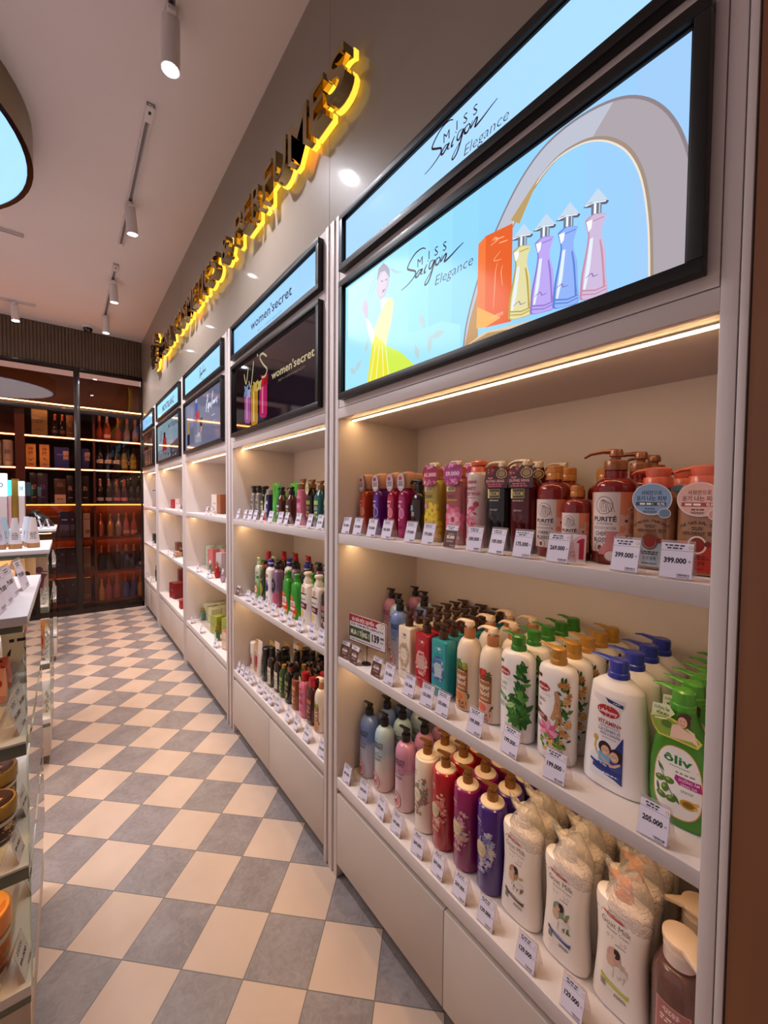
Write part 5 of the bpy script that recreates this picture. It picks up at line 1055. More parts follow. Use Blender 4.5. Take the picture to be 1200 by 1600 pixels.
k2 = spa('THE NATURAL SPA', ('#b82c1c', 0), '#dca898', '#c88a78'); k2.put(.905, .2256, SH1, 'spa body wash with pink drop-shaped neck tag, at the right end', 'spa body wash bottles with coral pumps')
k1.put(.992, .2785, SH1, 'spa body wash with coral pump, second behind the blue-tagged one', 'spa body wash bottles with coral pumps', rz=-PI/2); k2.put(1.062, .2262, SH1, 'spa body wash with coral pump, behind the pink-tagged one', 'spa body wash bottles with coral pumps', rz=-PI/2); k1.put(1.125, .290, SH1, 'spa body wash with coral pump, third from front near the right end', 'spa body wash bottles with coral pumps', rz=-PI/2)

# ================================================================== price cards in clear holders, promotion cards
CARDK = {}
def card_kind(price, style='w', w=.0485, h=.064, brief=False):
    key = (price, style, w)
    if key in CARDK: return CARDK[key]
    t = thing('price_card', '', 'price card'); yf, ya, yb = -.0190, -.0025, .0190
    m = MB(); th = .0012
    def sheet(ya_, za, yb_, zb):
        d = Vector((0, yb_-ya_, zb-za)).normalized(); n_ = Vector((0, d.z, -d.y))*th/2; m.add([(s_*w/2, y+q*n_.y, z+q*n_.z) for y, z in ((ya_, za), (yb_, zb)) for q in (-1, 1) for s_ in (-1, 1)], [(0, 1, 3, 2), (4, 6, 7, 5), (0, 4, 5, 1), (2, 3, 7, 6), (0, 2, 6, 4), (1, 5, 7, 3)])
    sheet(yf, .0006, ya, h); sheet(ya, h, yb, .0006); m.box(-w/2, yf, 0, w/2, yf+.010, .0012); m.build('clear_holder', ACRYL, t)
    a = Art(); W, H_ = w-.0036, h-.0055; a.l = 0; bg = '#e4dcec'; a.rect(-W/2, 0, W/2, H_, bg)
    if style == 'b': a.rect(-W/2, 0, W/2, H_*.78, '#5c332c'); a.text('CHỈ CÒN', 0, H_*.60, .0035, '#e8d8d0', bold=0); a.text(price, 0, H_*.47, .0085, '#f0e4dc', w=W*.66, bold=.04); a.small(0, H_*.30, W*.6, 2, .0016, '#c8a8a0')
    else:
        a.rect(-W/2, H_*.775, W/2, H_*.785, '#6a5a70'); a.text(price, -W*.04, H_*.50, .0088, '#231c22', w=W*.70, bold=.045); a.small(W*.41, H_*.50, W*.10, 2, .0010, '#5a5058')
    a.small(-W*.08, H_*.93, W*.66, 1, .0026, '#3c4046'); a.small(-W*.08, H_*.85, W*.58, 1, .0026, '#3c4046'); a.ell(W*.41, H_*.89, .0027, .0027, '#c8a860', 12); a.ell(W*.41, H_*.89, .0016, .0016, '#f0e8d0', 8)
    a.barcode(W*.05, H_*.06, W*.44, H_*.12, '#3a3038' if style == 'w' else '#d8b8b0'); a.small(W*.24, H_*.03, W*.4, 1, .001, '#5a5058')
    k = Vector((0, ya-yf, h)).normalized(); nn = Vector((0, -k.z, k.y))
    a.build('paper_card', INK, t, lambda u, v, l: Vector((u, yf, 0))+k*(v+.003)+nn*(.0009+.00005*l), None)
    CARDK[key] = Kind(t); return CARDK[key]
random.seed(11)
def cards(lst, z, where, x=.8185):
    for n, it in enumerate(lst):
        y, price = it[:2]; st = it[2] if len(it) > 2 else 'w'; jx = it[3] if len(it) > 3 else 0
        lab = f'{"brown" if st == "b" else "white"} price card reading {price}, {ORD[n]} from the left, {where}'
        card_kind(price, st).put(x+jx, y, z, lab, 'price cards on '+where, rz=-PI/2+random.uniform(-.10, .10))
cards([(1.262, '75.000'), (1.188, '75.000'), (1.103, '75.000'), (1.022, '185.000'), (.908, '179.000'), (.832, '179.000'), (.746, '55.000', 'b'), (.667, '189.000'), (.596, '189.000'), (.529, '175.000'), (.446, '269.000'), (.316, '399.000'), (.238, '399.000')], SH1, 'top shelf of nearest cabinet')
cards([(1.268, '55.000', 'b'), (1.204, '55.000', 'b'), (1.072, '55.000', 'b'), (1.004, '55.000'), (.907, '155.000'), (.830, '155.000'), (.768, '155.000'), (.655, '199.000'), (.550, '199.000'), (.442, '199.000'), (.258, '205.000')], SH2, 'middle shelf of nearest cabinet')
cards([(1.250, '299.000'), (1.143, '299.000'), (1.040, '299.000'), (.960, '199.000'), (.862, '269.000'), (.778, '269.000'), (.696, '269.000'), (.612, '129.000'), (.500, '129.000'), (.392, '129.000')], DECK, 'lowest shelf of nearest cabinet')
# promotion sign on a black clip stand
t = thing('promotion_sign', 'red, white and green promotion sign reading MUA 1 TẶNG 1 on a stand', 'sign', (.838, 1.175, SH2), -PI/2)
m = MB().loft([(0, .019, .014, 2), (.004, .019, .014, 2), (.005, .017, .012, 2)], 24); m.tube([(.004, 0, .004), (.004, 0, .075)], .0012, 8); m.tube([(.004+.005*math.cos(q*.6), 0, .080+.005*math.sin(q*.6)) for q in range(12)], .0009, 6); m.build('clip_stand', BLK, t)
bd = box('board', mat('board_card', '#e8e0e0', .4), t, -.092, -.0015, .066, .100, .0015, .166, .0)
a = Art(); a.rect(-.092, 0, .100, .100, '#7a1c2c'); a.rect(-.089, .003, .097, .097, '#e4dce0'); a.poly([(-.089, .097), (-.089, .074), (.060, .074), (.048, .085), (.068, .097)], '#b01f2e'); a.text('ƯU ĐÃI ĐỘC QUYỀN', -.018, .085, .0115, '#f8ece8', w=.118, bold=.03); a.ell(.082, .086, .008, .008, '#c8a860', 14); a.ell(.082, .086, .005, .005, '#f0e8d0', 10)
a.text('SỮA TẮM MUỐI HIMALAYA', .004, .066, .0075, '#2a2228', w=.170, bold=.02); a.rect(-.089, .018, .022, .056, '#3c4a22'); a.text('MUA 1 TẶNG 1', -.033, .037, .018, '#e8ecd8', w=.100, bold=.03); a.text('139', .050, .038, .026, '#2a2228', w=.038, bold=.05); a.text('000', .083, .045, .009, '#2a2228', w=.018, bold=.03); a.small(.082, .032, .016, 2, .002, '#4a4248'); a.small(.0, .010, .17, 1, .003, '#4a4248')
a.build('printed_face', INK, bd, flat(-.0015, .00006, 0, .066), None)
t.rotation_euler = (0, 0, -PI/2+.12)
# clear freebie card beside the large blossom bottle
t = thing('freebie_card', 'pink card with a large red figure 1, leaning between blossom bottles', 'promotion card', (.853, .415, SH1), -PI/2); a = Art()
a.poly([(-.032, .004), (-.030, .036), (-.018, .052), (-.004, .058), (.004, .058), (.004, .004)], '#dcb4b8'); a.poly([(-.016, .040), (-.013, .045), (-.004, .050), (.001, .050), (.000, .006), (-.010, .006), (-.010, .040)], '#a81830'); a.text('G', -.024, .016, .012, '#b83848', w=.011, bold=0)
a.build('printed_face', INK, t, lambda u, v, l: Vector((u, -.00065-.00006*l+v*.05, v)), None)
MB().box(-.032, 0, 0, .004, .0012, .058, T=Matrix.Shear('YZ', 4, (0, 0)) @ Matrix.Identity(4)).build('card', mat('board_card', '#e8e0e0', .4), t).rotation_euler = (-.05, 0, 0)
# ================================================================== second cabinet: smaller bottles
def simple(name, cat, prof, e, body, art=None, artm=None, n=28, du=.006): 
    secs = [(z, a, b, e) for z, a, b in prof]; return bottle(name, cat, secs, body, art, artm or INK, n, du)
def deco(cols, z0, z1, a_):                                           # a small label with a title block, print and motif
    def art(a):
        c0, c1, c2 = cols; a.rect(-a_*.85, z0, a_*.85, z1, c0); h = z1-z0
        a.rect(-a_*.7, z1-h*.30, a_*.7, z1-h*.12, c1); a.small(0, z1-h*.40, a_*1.3, 3, h*.03, c2); bouquet(a, 0, z0+h*.25, a_*.55, h*.16, [c1, c2], 8, (.004, .008)); return a
    return art
W2 = 'second cabinet'
def pxof(x, y, z): d = Vector((x, y, z))-EYE; return d.dot(RGT)/d.dot(FWD)
def row(kd, pts, z, what, grp):
    rank = sorted(range(len(pts)), key=lambda j: pxof(*pts[j], z))
    for j, (x, y) in enumerate(pts): kd.put(x, y, z, what if len(pts) == 1 else f'{what}, {ORD[rank.index(j)]} from left', grp if len(pts) > 1 else None)
Zt = lambda n: n
# top shelf of the second cabinet
t = simple('grey_pump_bottle', 'lotion', [(0, .022, .020), (.14, .022, .020), (.150, .018, .017), (.156, .012, .012), (.162, .012, .012)], 2.2, gloss('#8a7f78', .2), deco(('#a89c94', '#6a5a58', '#4a3a3a'), .03, .12, .022)); collar(t, .158, .0135, .02, BLK); pump_swan(t, .176, BLK, .034, .1, .014, .010)
row(Kind(t), [(.885, 2.40), (.95, 2.37), (.89, 2.335)], SH1, 'grey bottle with black pump on the top shelf, '+W2, 'grey bottles with black pumps')
t = simple('black_label_bottle', 'lotion', [(0, .024, .018), (.13, .024, .018), (.142, .020, .016), (.15, .012, .012), (.158, .012, .012)], 2.4, gloss('#171412', .2), deco(('#b8c09a', '#5a6a3a', '#2a3020'), .02, .11, .02)); collar(t, .155, .0135, .02, BLK); pump_swan(t, .173, BLK, .036, .1, .012, .010)
row(Kind(t), [(.90, 2.285)], SH1, 'black bottle with pale green label, top shelf, '+W2, None)
t = simple('striped_tube', 'tube', [(0, .017, .016), (.02, .018, .016), (.13, .018, .010), (.155, .018, .003)], 2, grad([(0, '#c8303a'), (.04, '#c8303a'), (.05, '#e8e0d8'), (.09, '#e8e0d8'), (.10, '#9ac06a'), (.16, '#9ac06a')]))
row(Kind(t), [(.895, 2.235), (.93, 2.07)], SH1, 'small striped tube, red white and green, top shelf, '+W2, 'striped tubes')
t = simple('violet_bottle', 'shampoo', [(0, .021, .021), (.004, .0225, .0225), (.138, .0225, .0225), (.146, .020, .020)], 2, gloss('#241848', .15), deco(('#2c1c54', '#c8c0d8', '#8a80b8'), .03, .12, .018)); MB().loft([(.144, .020, .020, 2), (.172, .020, .020, 2), (.174, .018, .018, 2)], 20).build('clear_cap', mat('silver_cap', '#b8b0b4', .2, metal=.6), t)
row(Kind(t), [(.89, 2.175)], SH1, 'dark violet bottle with silver cap, top shelf, '+W2, None)
t = simple('green_pouch', 'gel pouch', [(0, .026, .020), (.03, .026, .019), (.09, .034, .016), (.15, .044, .010), (.195, .050, .005), (.208, .052, .003)], 2.2, gloss('#2fa822', .2)); a = Art(); 
row(Kind(t), [(.90, 2.085), (.96, 2.02), (.93, 1.945)], SH1, 'bright green upright pouch flaring at the top, top shelf', 'bright green pouches')
t = simple('brown_pump_bottle', 'shampoo', [(0, .030, .028), (.004, .031, .029), (.105, .031, .029), (.125, .026, .025), (.140, .015, .015), (.148, .013, .013)], 2, mat('amber_pet', '#4a1c0c', .1, coat=.8), deco(('#5a2814', '#a8c0d8', '#d8b090'), .03, .10, .022)); collar(t, .145, .015, .02, BLK); pump_swan(t, .163, BLK, .040, .15, .014, .011)
row(Kind(t), [(.89, 1.975), (.95, 1.93), (.885, 1.895)], SH1, 'amber brown bottle with black pump, top shelf, '+W2, 'amber brown bottles with black pumps')
t = simple('pink_pump_bottle', 'shampoo', [(0, .031, .031), (.004, .033, .033), (.166, .033, .033), (.168, .031, .031)], 2, gloss('#d8708c', .15), deco(('#dc7c96', '#b83a68', '#f0b0c4'), .03, .14, .026)); MB().loft([(.166, .030, .030, 2), (.196, .030, .030, 2), (.200, .026, .026, 2)], 24).build('bronze_cap', BRN, t); pump_bar(t, .200, BRN, .036, .2, h=.012)
row(Kind(t), [(.895, 1.775)], SH1, 'pink cylinder bottle with bronze pump cap, top shelf, '+W2, None)
t = simple('herbal_bottle', 'shampoo', [(0, .030, .027), (.004, .032, .029), (.13, .032, .029), (.155, .024, .022), (.170, .014, .014), (.178, .013, .013)], 2.2, gloss('#241612', .12), deco(('#2c201c', '#8a9a4a', '#b87860'), .03, .13, .026)); collar(t, .175, .015, .02, BRN); pump_bar(t, .193, BRN, .040, .2, h=.014)
a = Art(); a.ell(0, .172, .016, .028, '#d8d098', 20); a.small(0, .178, .02, 4, .003, '#5a5a2a'); a.build('oval_neck_tag', INK, t, lambda u, v, l: Vector((u, -.0305-.0001*l, v)), None)
row(Kind(t), [(.895, 1.685), (.96, 1.65), (.97, 1.585)], SH1, 'dark herbal bottle with oval tag and bronze pump, top shelf', 'dark herbal bottles')
t = simple('teal_bottle', 'shampoo', [(0, .033, .029), (.004, .035, .031), (.13, .035, .031), (.150, .028, .025), (.164, .014, .014), (.170, .013, .013)], 2.2, gloss('#1c5654', .15), deco(('#22605c', '#a8c060', '#d0c8a0'), .03, .13, .026)); collar(t, .167, .015, .02, BRN); pump_bar(t, .185, BRN, .040, .2, h=.014)
row(Kind(t), [(.895, 1.605), (.90, 1.525), (.90, 1.445)], SH1, 'teal herbal bottle with bronze pump, top shelf, '+W2, 'teal herbal bottles')
# middle shelf
PG = mat('pale_green_plastic', '#b4c890', .35)
t = simple('fresh_bottle', 'shower cream', [(0, .034, .026), (.004, .037, .028), (.10, .036, .027), (.17, .035, .026), (.185, .028, .022), (.192, .015, .015), (.198, .014, .014)], 2.5, grad([(0, '#3c8a3c'), (.06, '#6aa85a'), (.10, '#a8c890'), (.14, '#c8d8c0'), (.2, '#d8dcd0')]),
    lambda a: (a.text('Fresh', 0, .150, .016, '#3a6a4a', w=.046, bold=0), a.rect(-.03, .115, .03, .130, '#2f7a3c'), a.small(0, .1225, .04, 1, .004, '#d8e8c8'), a.leaf(0, .082, .034, .014, .6, '#2f6a34'), a.ell(0, .050, .024, .026, '#d85a3a', 20), a.ell(0, .050, .018, .020, '#f0c8a8', 20), a.leaf(.0, .048, .020, .010, .5, '#c8402c')))
collar(t, .195, .016, .02, PG); pump_swan(t, .213, PG, .042, .1, .014, .013); row(Kind(t), [(.905, 2.365), (.985, 2.34)], SH2, 'pale green and white bottle with pale green pump, middle shelf', 'pale green pump bottles')
t = simple('red_cap_bottle', 'shampoo', [(0, .033, .026), (.19, .033, .026), (.205, .022, .020)], 2.3, gloss('#2a1416', .2)); RC = gloss('#b01c28', .3); collar(t, .205, .018, .018, RC); pump_beak(t, .222, RC, .016, .044)
row(Kind(t), [(.99, 2.44), (1.06, 2.37), (1.08, 2.25), (1.09, 2.10)], SH2, 'dark bottle with red beak pump at the back of the middle shelf', 'dark bottles with red pumps')
t = simple('olive_oil_bottle', 'shampoo', [(0, .032, .026), (.004, .034, .028), (.13, .034, .028), (.165, .024, .022), (.180, .014, .014), (.190, .013, .013)], 2.3, gloss('#2c3010', .12), lambda a: (a.ell(-.002, .070, .024, .036, '#8a9428', 20), a.ell(-.008, .078, .010, .016, '#b8c050', 14), a.small(0, .125, .04, 3, .003, '#c8c088')))
MB().loft([(.186, .017, .017, 2), (.206, .017, .017, 2)], 20).build('copper_collar', mat('copper', '#b87048', .25, metal=.7), t); pump_swan(t, .204, BLK, .042, .1, .016, .011); row(Kind(t), [(.905, 2.285), (.975, 2.24), (1.045, 2.20), (1.06, 2.02)], SH2, 'dark olive bottle with copper collar and black pump, middle shelf', 'dark olive bottles')
BLU = gloss('#2a2c9c', .3)
t = simple('white_soap_bottle', 'shower gel', [(0, .034, .026), (.004, .037, .029), (.17, .036, .028), (.190, .032, .026), (.200, .018, .018), (.205, .017, .017)], 2.3, mat('white_bottle', '#faf3ee', .28, coat=.4), lambda a: (soap_logo(a, 0, .155, 1.0), a.small(0, .13, .04, 3, .003, '#3a4a8a'), a.ell(0, .092, .020, .026, '#4a5ab0', 18), a.ell(.002, .085, .013, .018, '#2a1c2c', 16), a.small(0, .04, .04, 3, .003, '#3a4a8a')))
collar(t, .203, .0175, .02, BLU); MB().loft([(.222, .0165, .0165, 2), (.225, .0175, .0175, 2), (.229, .0175, .0175, 2)], 20).build('white_ring', mat('white_bottle'), t); MB().loft([(.229, .0165, .0165, 2), (.245, .0155, .0155, 2), (.248, .012, .012, 2)], 20).build('screw_cap', BLU, t)
kw = Kind(t); row(kw, [(.905, 2.195), (1.0, 2.155)], SH2, 'white bottle with navy screw cap, middle shelf, '+W2, 'white bottles with navy caps')
t = simple('mauve_bottle', 'shower gel', [(0, .034, .026), (.004, .037, .029), (.17, .036, .028), (.190, .032, .026), (.200, .018, .018), (.205, .017, .017)], 2.6, grad([(0, '#b85a7a'), (.07, '#b85a7a'), (.09, '#8a6a94'), (.2, '#8a6a94')]), lambda a: (a.ell(0, .115, .024, .040, '#1c1220', 20), a.small(0, .13, .026, 4, .004, '#a89ab0')))
collar(t, .203, .0175, .02, BLK); pump_swan(t, .222, BLK, .042, .1, .016, .011); row(Kind(t), [(.905, 2.105), (.985, 2.06), (1.06, 1.93), (1.05, 1.83)], SH2, 'mauve bottle with black oval and black pump, middle shelf', 'mauve bottles')
t = simple('black_navy_bottle', 'shampoo', [(0, .032, .026), (.004, .034, .028), (.185, .034, .028), (.205, .020, .020)], 2.4, gloss('#15121c', .2)); collar(t, .203, .0165, .02, BLK); MB().loft([(.222, .016, .016, 2), (.230, .016, .016, 2)], 20).build('white_ring', mat('pale_ring', '#c8b8c0', .4), t); MB().loft([(.230, .0155, .0155, 2), (.246, .015, .015, 2), (.249, .011, .011, 2)], 20).build('screw_cap', BLU, t)
row(Kind(t), [(1.03, 1.98), (.975, 1.90), (1.0, 1.76), (1.01, 1.67), (1.03, 1.58), (1.05, 1.49)], SH2, 'black bottle with navy cap behind the green bottles, middle shelf', 'black bottles with navy caps')
GRN = gloss('#2f9a2c', .2)
t = simple('green_shampoo_bottle', 'shampoo', [(0, .040, .024), (.004, .044, .027), (.05, .044, .027), (.12, .040, .026), (.165, .033, .024), (.178, .020, .017), (.182, .015, .014)], 2.4, GRN, lambda a: (a.poly([(-.030, .020), (.034, .020), (.036, .050), (.020, .090), (-.006, .112), (-.026, .100)], '#d8481c'), bouquet(a, .0, .100, .020, .014, ['#e03a1c', '#e8a030'], 8, (.006, .010)), a.rect(-.022, .045, .024, .088, '#e8d8cc'), a.small(0, .078, .04, 2, .005, '#3a2a30'), a.rect(-.022, .058, .024, .064, '#d84020'), bouquet(a, 0, .026, .026, .012, ['#e8b030', '#e05a20'], 7, (.007, .011))))
collar(t, .178, .0165, .016, GRN); MB().loft([(.194, .0135, .0135, 2), (.215, .0155, .0155, 2), (.219, .012, .012, 2)], 20).build('ribbed_cap', GRN, t)
row(Kind(t), [(.895, 1.945), (.895, 1.835), (.96, 1.80), (.975, 1.71), (.995, 1.62)], SH2, 'bright green shampoo bottle with orange label, middle shelf', 'bright green shampoo bottles')
CRM = mat('cream_cap2', '#e8dac8', .35)
t = simple('white_shampoo_bottle', 'shampoo', [(0, .036, .026), (.004, .039, .028), (.16, .038, .028), (.180, .034, .026), (.190, .020, .020), (.205, .020, .020)], 2.4, mat('white_bottle'), lambda a: (a.rect(-.030, .140, .026, .185, '#4a2c26'), a.ell(.004, .162, .012, .016, '#d8a890', 16), a.text('PRO-V', 0, .118, .010, '#4a4a50', w=.040, bold=.02), a.poly([(-.030, .080), (.026, .070), (.030, .100), (-.026, .106)], '#6a1c34'), a.small(0, .092, .04, 2, .004, '#f0e0d0'), a.ell(-.006, .050, .012, .018, '#e8c060', 14), a.small(0, .02, .05, 2, .003, '#5a5a60')))
MB().loft([(.203, .020, .020, 2), (.212, .016, .016, 2), (.224, .012, .012, 2), (.232, .020, .020, 2), (.240, .020, .020, 2), (.243, .016, .016, 2)], 24).build('pump_knob', CRM, t)
row(Kind(t), [(.90, 1.735), (.90, 1.635), (.97, 1.60), (.90, 1.445)], SH2, 'white shampoo bottle with cream knob pump, middle shelf', 'white shampoo bottles with knob pumps')
t = simple('dark_shampoo_bottle', 'shampoo', [(0, .034, .026), (.004, .037, .028), (.17, .036, .028), (.190, .020, .020)], 2.4, gloss('#241418', .2), deco(('#34181c', '#b85a6a', '#c8a8a0'), .03, .14, .03)); MB().loft([(.188, .020, .020, 2), (.215, .018, .018, 2)], 20).build('cap', CRM, t)
row(Kind(t), [(.905, 1.545)], SH2, 'dark shampoo bottle at the right end of the middle shelf, '+W2, None)
# lowest shelf
t = simple('white_tube', 'tube', [(0, .020, .018), (.02, .022, .019), (.14, .024, .020), (.160, .024, .020), (.164, .020, .016)], 2, mat('white_bottle'), lambda a: (a.rect(-.012, .03, .012, .07, '#a03a44'), a.small(0, .09, .03, 3, .004, '#8a4a44'))); row(Kind(t), [(.90, 2.46)], DECK, 'white tube at the left end of the lowest shelf, '+W2, None)
t = simple('cream_pouch', 'pouch', [(0, .030, .020), (.03, .032, .019), (.12, .034, .012), (.175, .035, .004), (.190, .035, .002)], 2.2, grad([(0, '#c8a870'), (.04, '#b03038'), (.09, '#b03038'), (.11, '#d8b878'), (.2, '#b89060')]), lambda a: (a.rect(-.02, .10, .02, .13, '#e0c8a0'), a.small(0, .12, .03, 3, .004, '#6a3a28')))
row(Kind(t), [(.905, 2.405), (.965, 2.33), (1.02, 2.25), (1.08, 2.19)], DECK, 'gold and red pouch on the lowest shelf, '+W2, 'gold and red pouches')
t = simple('white_pouch', 'pouch', [(0, .026, .022), (.03, .028, .020), (.12, .032, .012), (.195, .034, .003), (.205, .034, .002)], 2.2, mat('blush_white', '#e6d6d0', .4), lambda a: a.small(0, .12, .02, 5, .004, '#5a4a4a', gap=4))
row(Kind(t), [(.895, 2.335), (.97, 2.255), (1.04, 2.14), (1.09, 2.05)], DECK, 'blush white pouch on the lowest shelf, '+W2, 'blush white pouches')
t = simple('black_cap_bottle', 'shampoo', [(0, .030, .024), (.004, .033, .026), (.13, .033, .026), (.150, .024, .022)], 2.4, gloss('#1c1a18', .2), lambda a: (a.ell(0, .080, .018, .050, '#2c302c', 20), a.ring(0, .080, .018, .050, .0014, '#8a8a7a'), a.small(0, .09, .02, 5, .004, '#8a8a7a'))); MB().loft([(.148, .024, .022, 2), (.165, .022, .021, 2), (.178, .028, .024, 2), (.186, .029, .024, 2), (.190, .024, .020, 2)], 22).build('flared_cap', BLK, t)
row(Kind(t), [(.90, 2.255), (.99, 2.18), (1.07, 2.10), (1.10, 2.00)], DECK, 'black bottle with flared black cap, lowest shelf, '+W2, 'black bottles with flared caps')
t = simple('brown_label_bottle', 'shampoo', [(0, .030, .024), (.004, .033, .026), (.14, .033, .026), (.158, .022, .020), (.166, .013, .013)], 2.4, gloss('#2a1610', .15), lambda a: (a.rect(-.022, .020, .022, .110, '#e0d4bc'), a.text('STORY', 0, .085, .010, '#3a3a30', w=.036, bold=.02), a.small(0, .065, .034, 4, .004, '#6a6a58'), leaves(a, 0, .032, .018, .010, ['#7a8a4a', '#9aa860'], 8))); collar(t, .164, .016, .018, BLK); pump_beak(t, .180, BLK, .017, .044)
row(Kind(t), [(.90, 2.165), (.905, 2.085), (.985, 2.03), (1.06, 1.98)], DECK, 'dark brown bottle with cream label and black pump, lowest shelf', 'dark brown bottles with cream labels')
t = simple('dark_green_bottle', 'shampoo', [(0, .026, .022), (.004, .028, .024), (.13, .028, .024), (.152, .014, .014)], 2.2, gloss('#2c4a20', .15), deco(('#3a5a28', '#a8b060', '#d8d0a0'), .02, .12, .024)); MB().loft([(.150, .013, .013, 2), (.168, .013, .013, 2)], 18).build('yellow_cap', mat('ochre_pump', '#b07f2e', .3), t)
row(Kind(t), [(.90, 2.010), (.985, 1.95)], DECK, 'dark green bottle with ochre cap, lowest shelf, '+W2, 'dark green bottles')
t = simple('black_herb_bottle', 'shampoo', [(0, .030, .024), (.004, .032, .026), (.14, .032, .026), (.158, .022, .020), (.166, .013, .013)], 2.4, gloss('#17120f', .15), deco(('#221a16', '#8a9a50', '#c0a080'), .02, .125, .028)); MB().loft([(.164, .0145, .0145, 2), (.182, .0145, .0145, 2)], 18).build('rose_collar', mat('rose_copper', '#a86a5a', .3, metal=.5), t); pump_swan(t, .180, BLK, .042, .1, .014, .011)
row(Kind(t), [(.90, 1.935), (.98, 1.87), (1.05, 1.90), (1.05, 1.80), (1.12, 1.88), (1.12, 1.78), (1.12, 1.68), (.97, 1.78), (1.05, 1.70), (1.05, 1.60), (1.12, 1.57), (1.05, 1.50), (1.12, 1.46)], DECK, 'black herbal bottle with copper neck, lowest shelf', 'black herbal bottles with copper necks')
t = simple('amber_wrap_bottle', 'shampoo', [(0, .028, .022), (.004, .030, .024), (.145, .030, .024), (.150, .026, .020)], 2.6, mat('amber_label', '#8a4420', .3, coat=.4), deco(('#98502a', '#d8a070', '#e8c8a8'), .02, .13, .026)); MB().loft([(.149, .020, .018, 2), (.172, .020, .018, 2)], 18).build('cap', BLK, t)
row(Kind(t), [(.90, 1.855)], DECK, 'amber bottle with black cap beside the pink one, lowest shelf', None)
t = simple('pink_shampoo_bottle', 'shampoo', [(0, .030, .024), (.004, .034, .027), (.15, .034, .027), (.165, .028, .024), (.172, .019, .019)], 2.4, gloss('#d87890', .2), lambda a: (a.small(0, .135, .03, 1, .010, '#b82c48'), a.small(0, .118, .044, 3, .004, '#8a3a50'), bouquet(a, 0, .080, .022, .014, ['#c03a5a', '#a82848'], 6, (.006, .010)), a.small(0, .045, .04, 3, .004, '#b85a70')))
MB().loft([(.170, .019, .019, 2), (.196, .018, .018, 2), (.204, .021, .021, 2), (.212, .019, .019, 2)], 22).build('red_cap', RC, t); a = Art(); a.ell(-.014, .178, .010, .016, '#e8d0a8', 16); a.small(-.014, .178, .012, 3, .003, '#8a3a2c'); a.build('tag', INK, t, lambda u, v, l: Vector((u, -.0225-.0001*l, v)), None)
row(Kind(t), [(.90, 1.768)], DECK, 'pink bottle with red cap on the lowest shelf, '+W2, None)
t = simple('maroon_bottle', 'shampoo', [(0, .030, .024), (.004, .033, .026), (.15, .033, .026), (.165, .026, .022), (.172, .018, .018)], 2.4, gloss('#4a1814', .15), deco(('#54201a', '#b86a50', '#c8a080'), .02, .13, .028)); MB().loft([(.170, .018, .018, 2), (.196, .018, .018, 2), (.204, .021, .021, 2), (.212, .019, .019, 2)], 22).build('red_cap', RC, t)
row(Kind(t), [(.90, 1.688), (.97, 1.71), (.97, 1.63)], DECK, 'maroon bottle with red cap, lowest shelf, '+W2, 'maroon bottles with red caps')
for j, (kd, y, nm) in enumerate(((F1, 1.612, 'green'), (F2, 1.528, 'red'), (F1, 1.445, 'second green'))): kd.put(.905, y, DECK, f'cream bottle with terracotta collar and {nm} label, {W2}', 'cream bottles with terracotta collars', scale=(.95, .95, .95))
cards([(y, '95.000') if k % 3 else (y, '119.000') for k, y in enumerate((2.455, 2.335, 2.258, 2.177, 2.078, 1.966, 1.850, 1.778, 1.657, 1.547, 1.46))], SH1, 'top shelf of second cabinet')
cards([(2.465, '65.000', 'b'), (2.30, '165.000'), (2.215, '165.000'), (2.118, '175.000'), (2.028, '145.000'), (1.935, '135.000'), (1.828, '199.000'), (1.745, '199.000'), (1.640, '155.000'), (1.530, '215.000'), (1.447, '215.000')], SH2, 'middle shelf of second cabinet')
cards([(2.460, '79.000'), (2.395, '89.000'), (2.325, '89.000'), (2.246, '99.000'), (2.121, '99.000'), (2.039, '129.000'), (1.967, '129.000'), (1.885, '129.000'), (1.762, '139.000'), (1.678, '139.000'), (1.572, '159.000'), (1.44, '159.000')], DECK, 'lowest shelf of second cabinet')

# ================================================================== third, fourth and fifth cabinets: scent boxes and bottles
def gift_box(w, d, h, col, side=None, lines='#8a7a70', name='perfume_box'):
    t = thing(name, '', 'perfume box'); MB().box(-w/2, -d/2, 0, w/2, d/2, h).build('carton', mat('carton_'+col.strip('#'), col, .35, coat=.2), t, .0008)
    a = Art(); a.rect(-w*.42, h*.06, w*.42, h*.94, side or col); a.small(0, h*.55, w*.5, 2, h*.03, lines); a.build('front_print', INK, t, flat(-d/2), None); return Kind(t)
def scent(col, h, w, capc, d=.03, kind='square'):
    t = thing('perfume_bottle', '', 'perfume'); 
    if kind == 'square': MB().loft([(0, w/2-.002, d/2-.002, 6), (.003, w/2, d/2, 6), (h*.68, w/2, d/2, 6), (h*.72, w/2-.004, d/2-.003, 5)], 28).build('flacon', gel(col, .5), t)
    else: MB().loft([(0, w*.30, w*.3, 2), (h*.08, w*.42, w*.42, 2), (h*.3, w*.5, w*.5, 2), (h*.45, w*.28, w*.28, 2), (h*.6, w*.40, w*.4, 2), (h*.72, w*.14, w*.14, 2)], 20).build('flacon', gel(col, .4), t)
    MB().loft([(h*.71, w*.14, w*.14, 2), (h*.76, w*.14, w*.14, 2), (h*.765, w*.24, w*.24, 2), (h, (w*.24 if kind == 'square' else .001), (w*.24 if kind == 'square' else .001), 2)], 18).build('cap', capc, t); return Kind(t)
def B3(px, x=.88):
    lo, hi = BAYS[2 if px > 290 else (3 if px > 246 else 4)]; return max(lo+.062, min(hi-.062, at(px, 800, 'x', x).y))
k = gift_box(.075, .035, .15, '#e4dcd6'); k.put(.955, B3(335, .94), SH1, 'white perfume box on the top shelf of the middle cabinet', rz=-PI/2+.35)
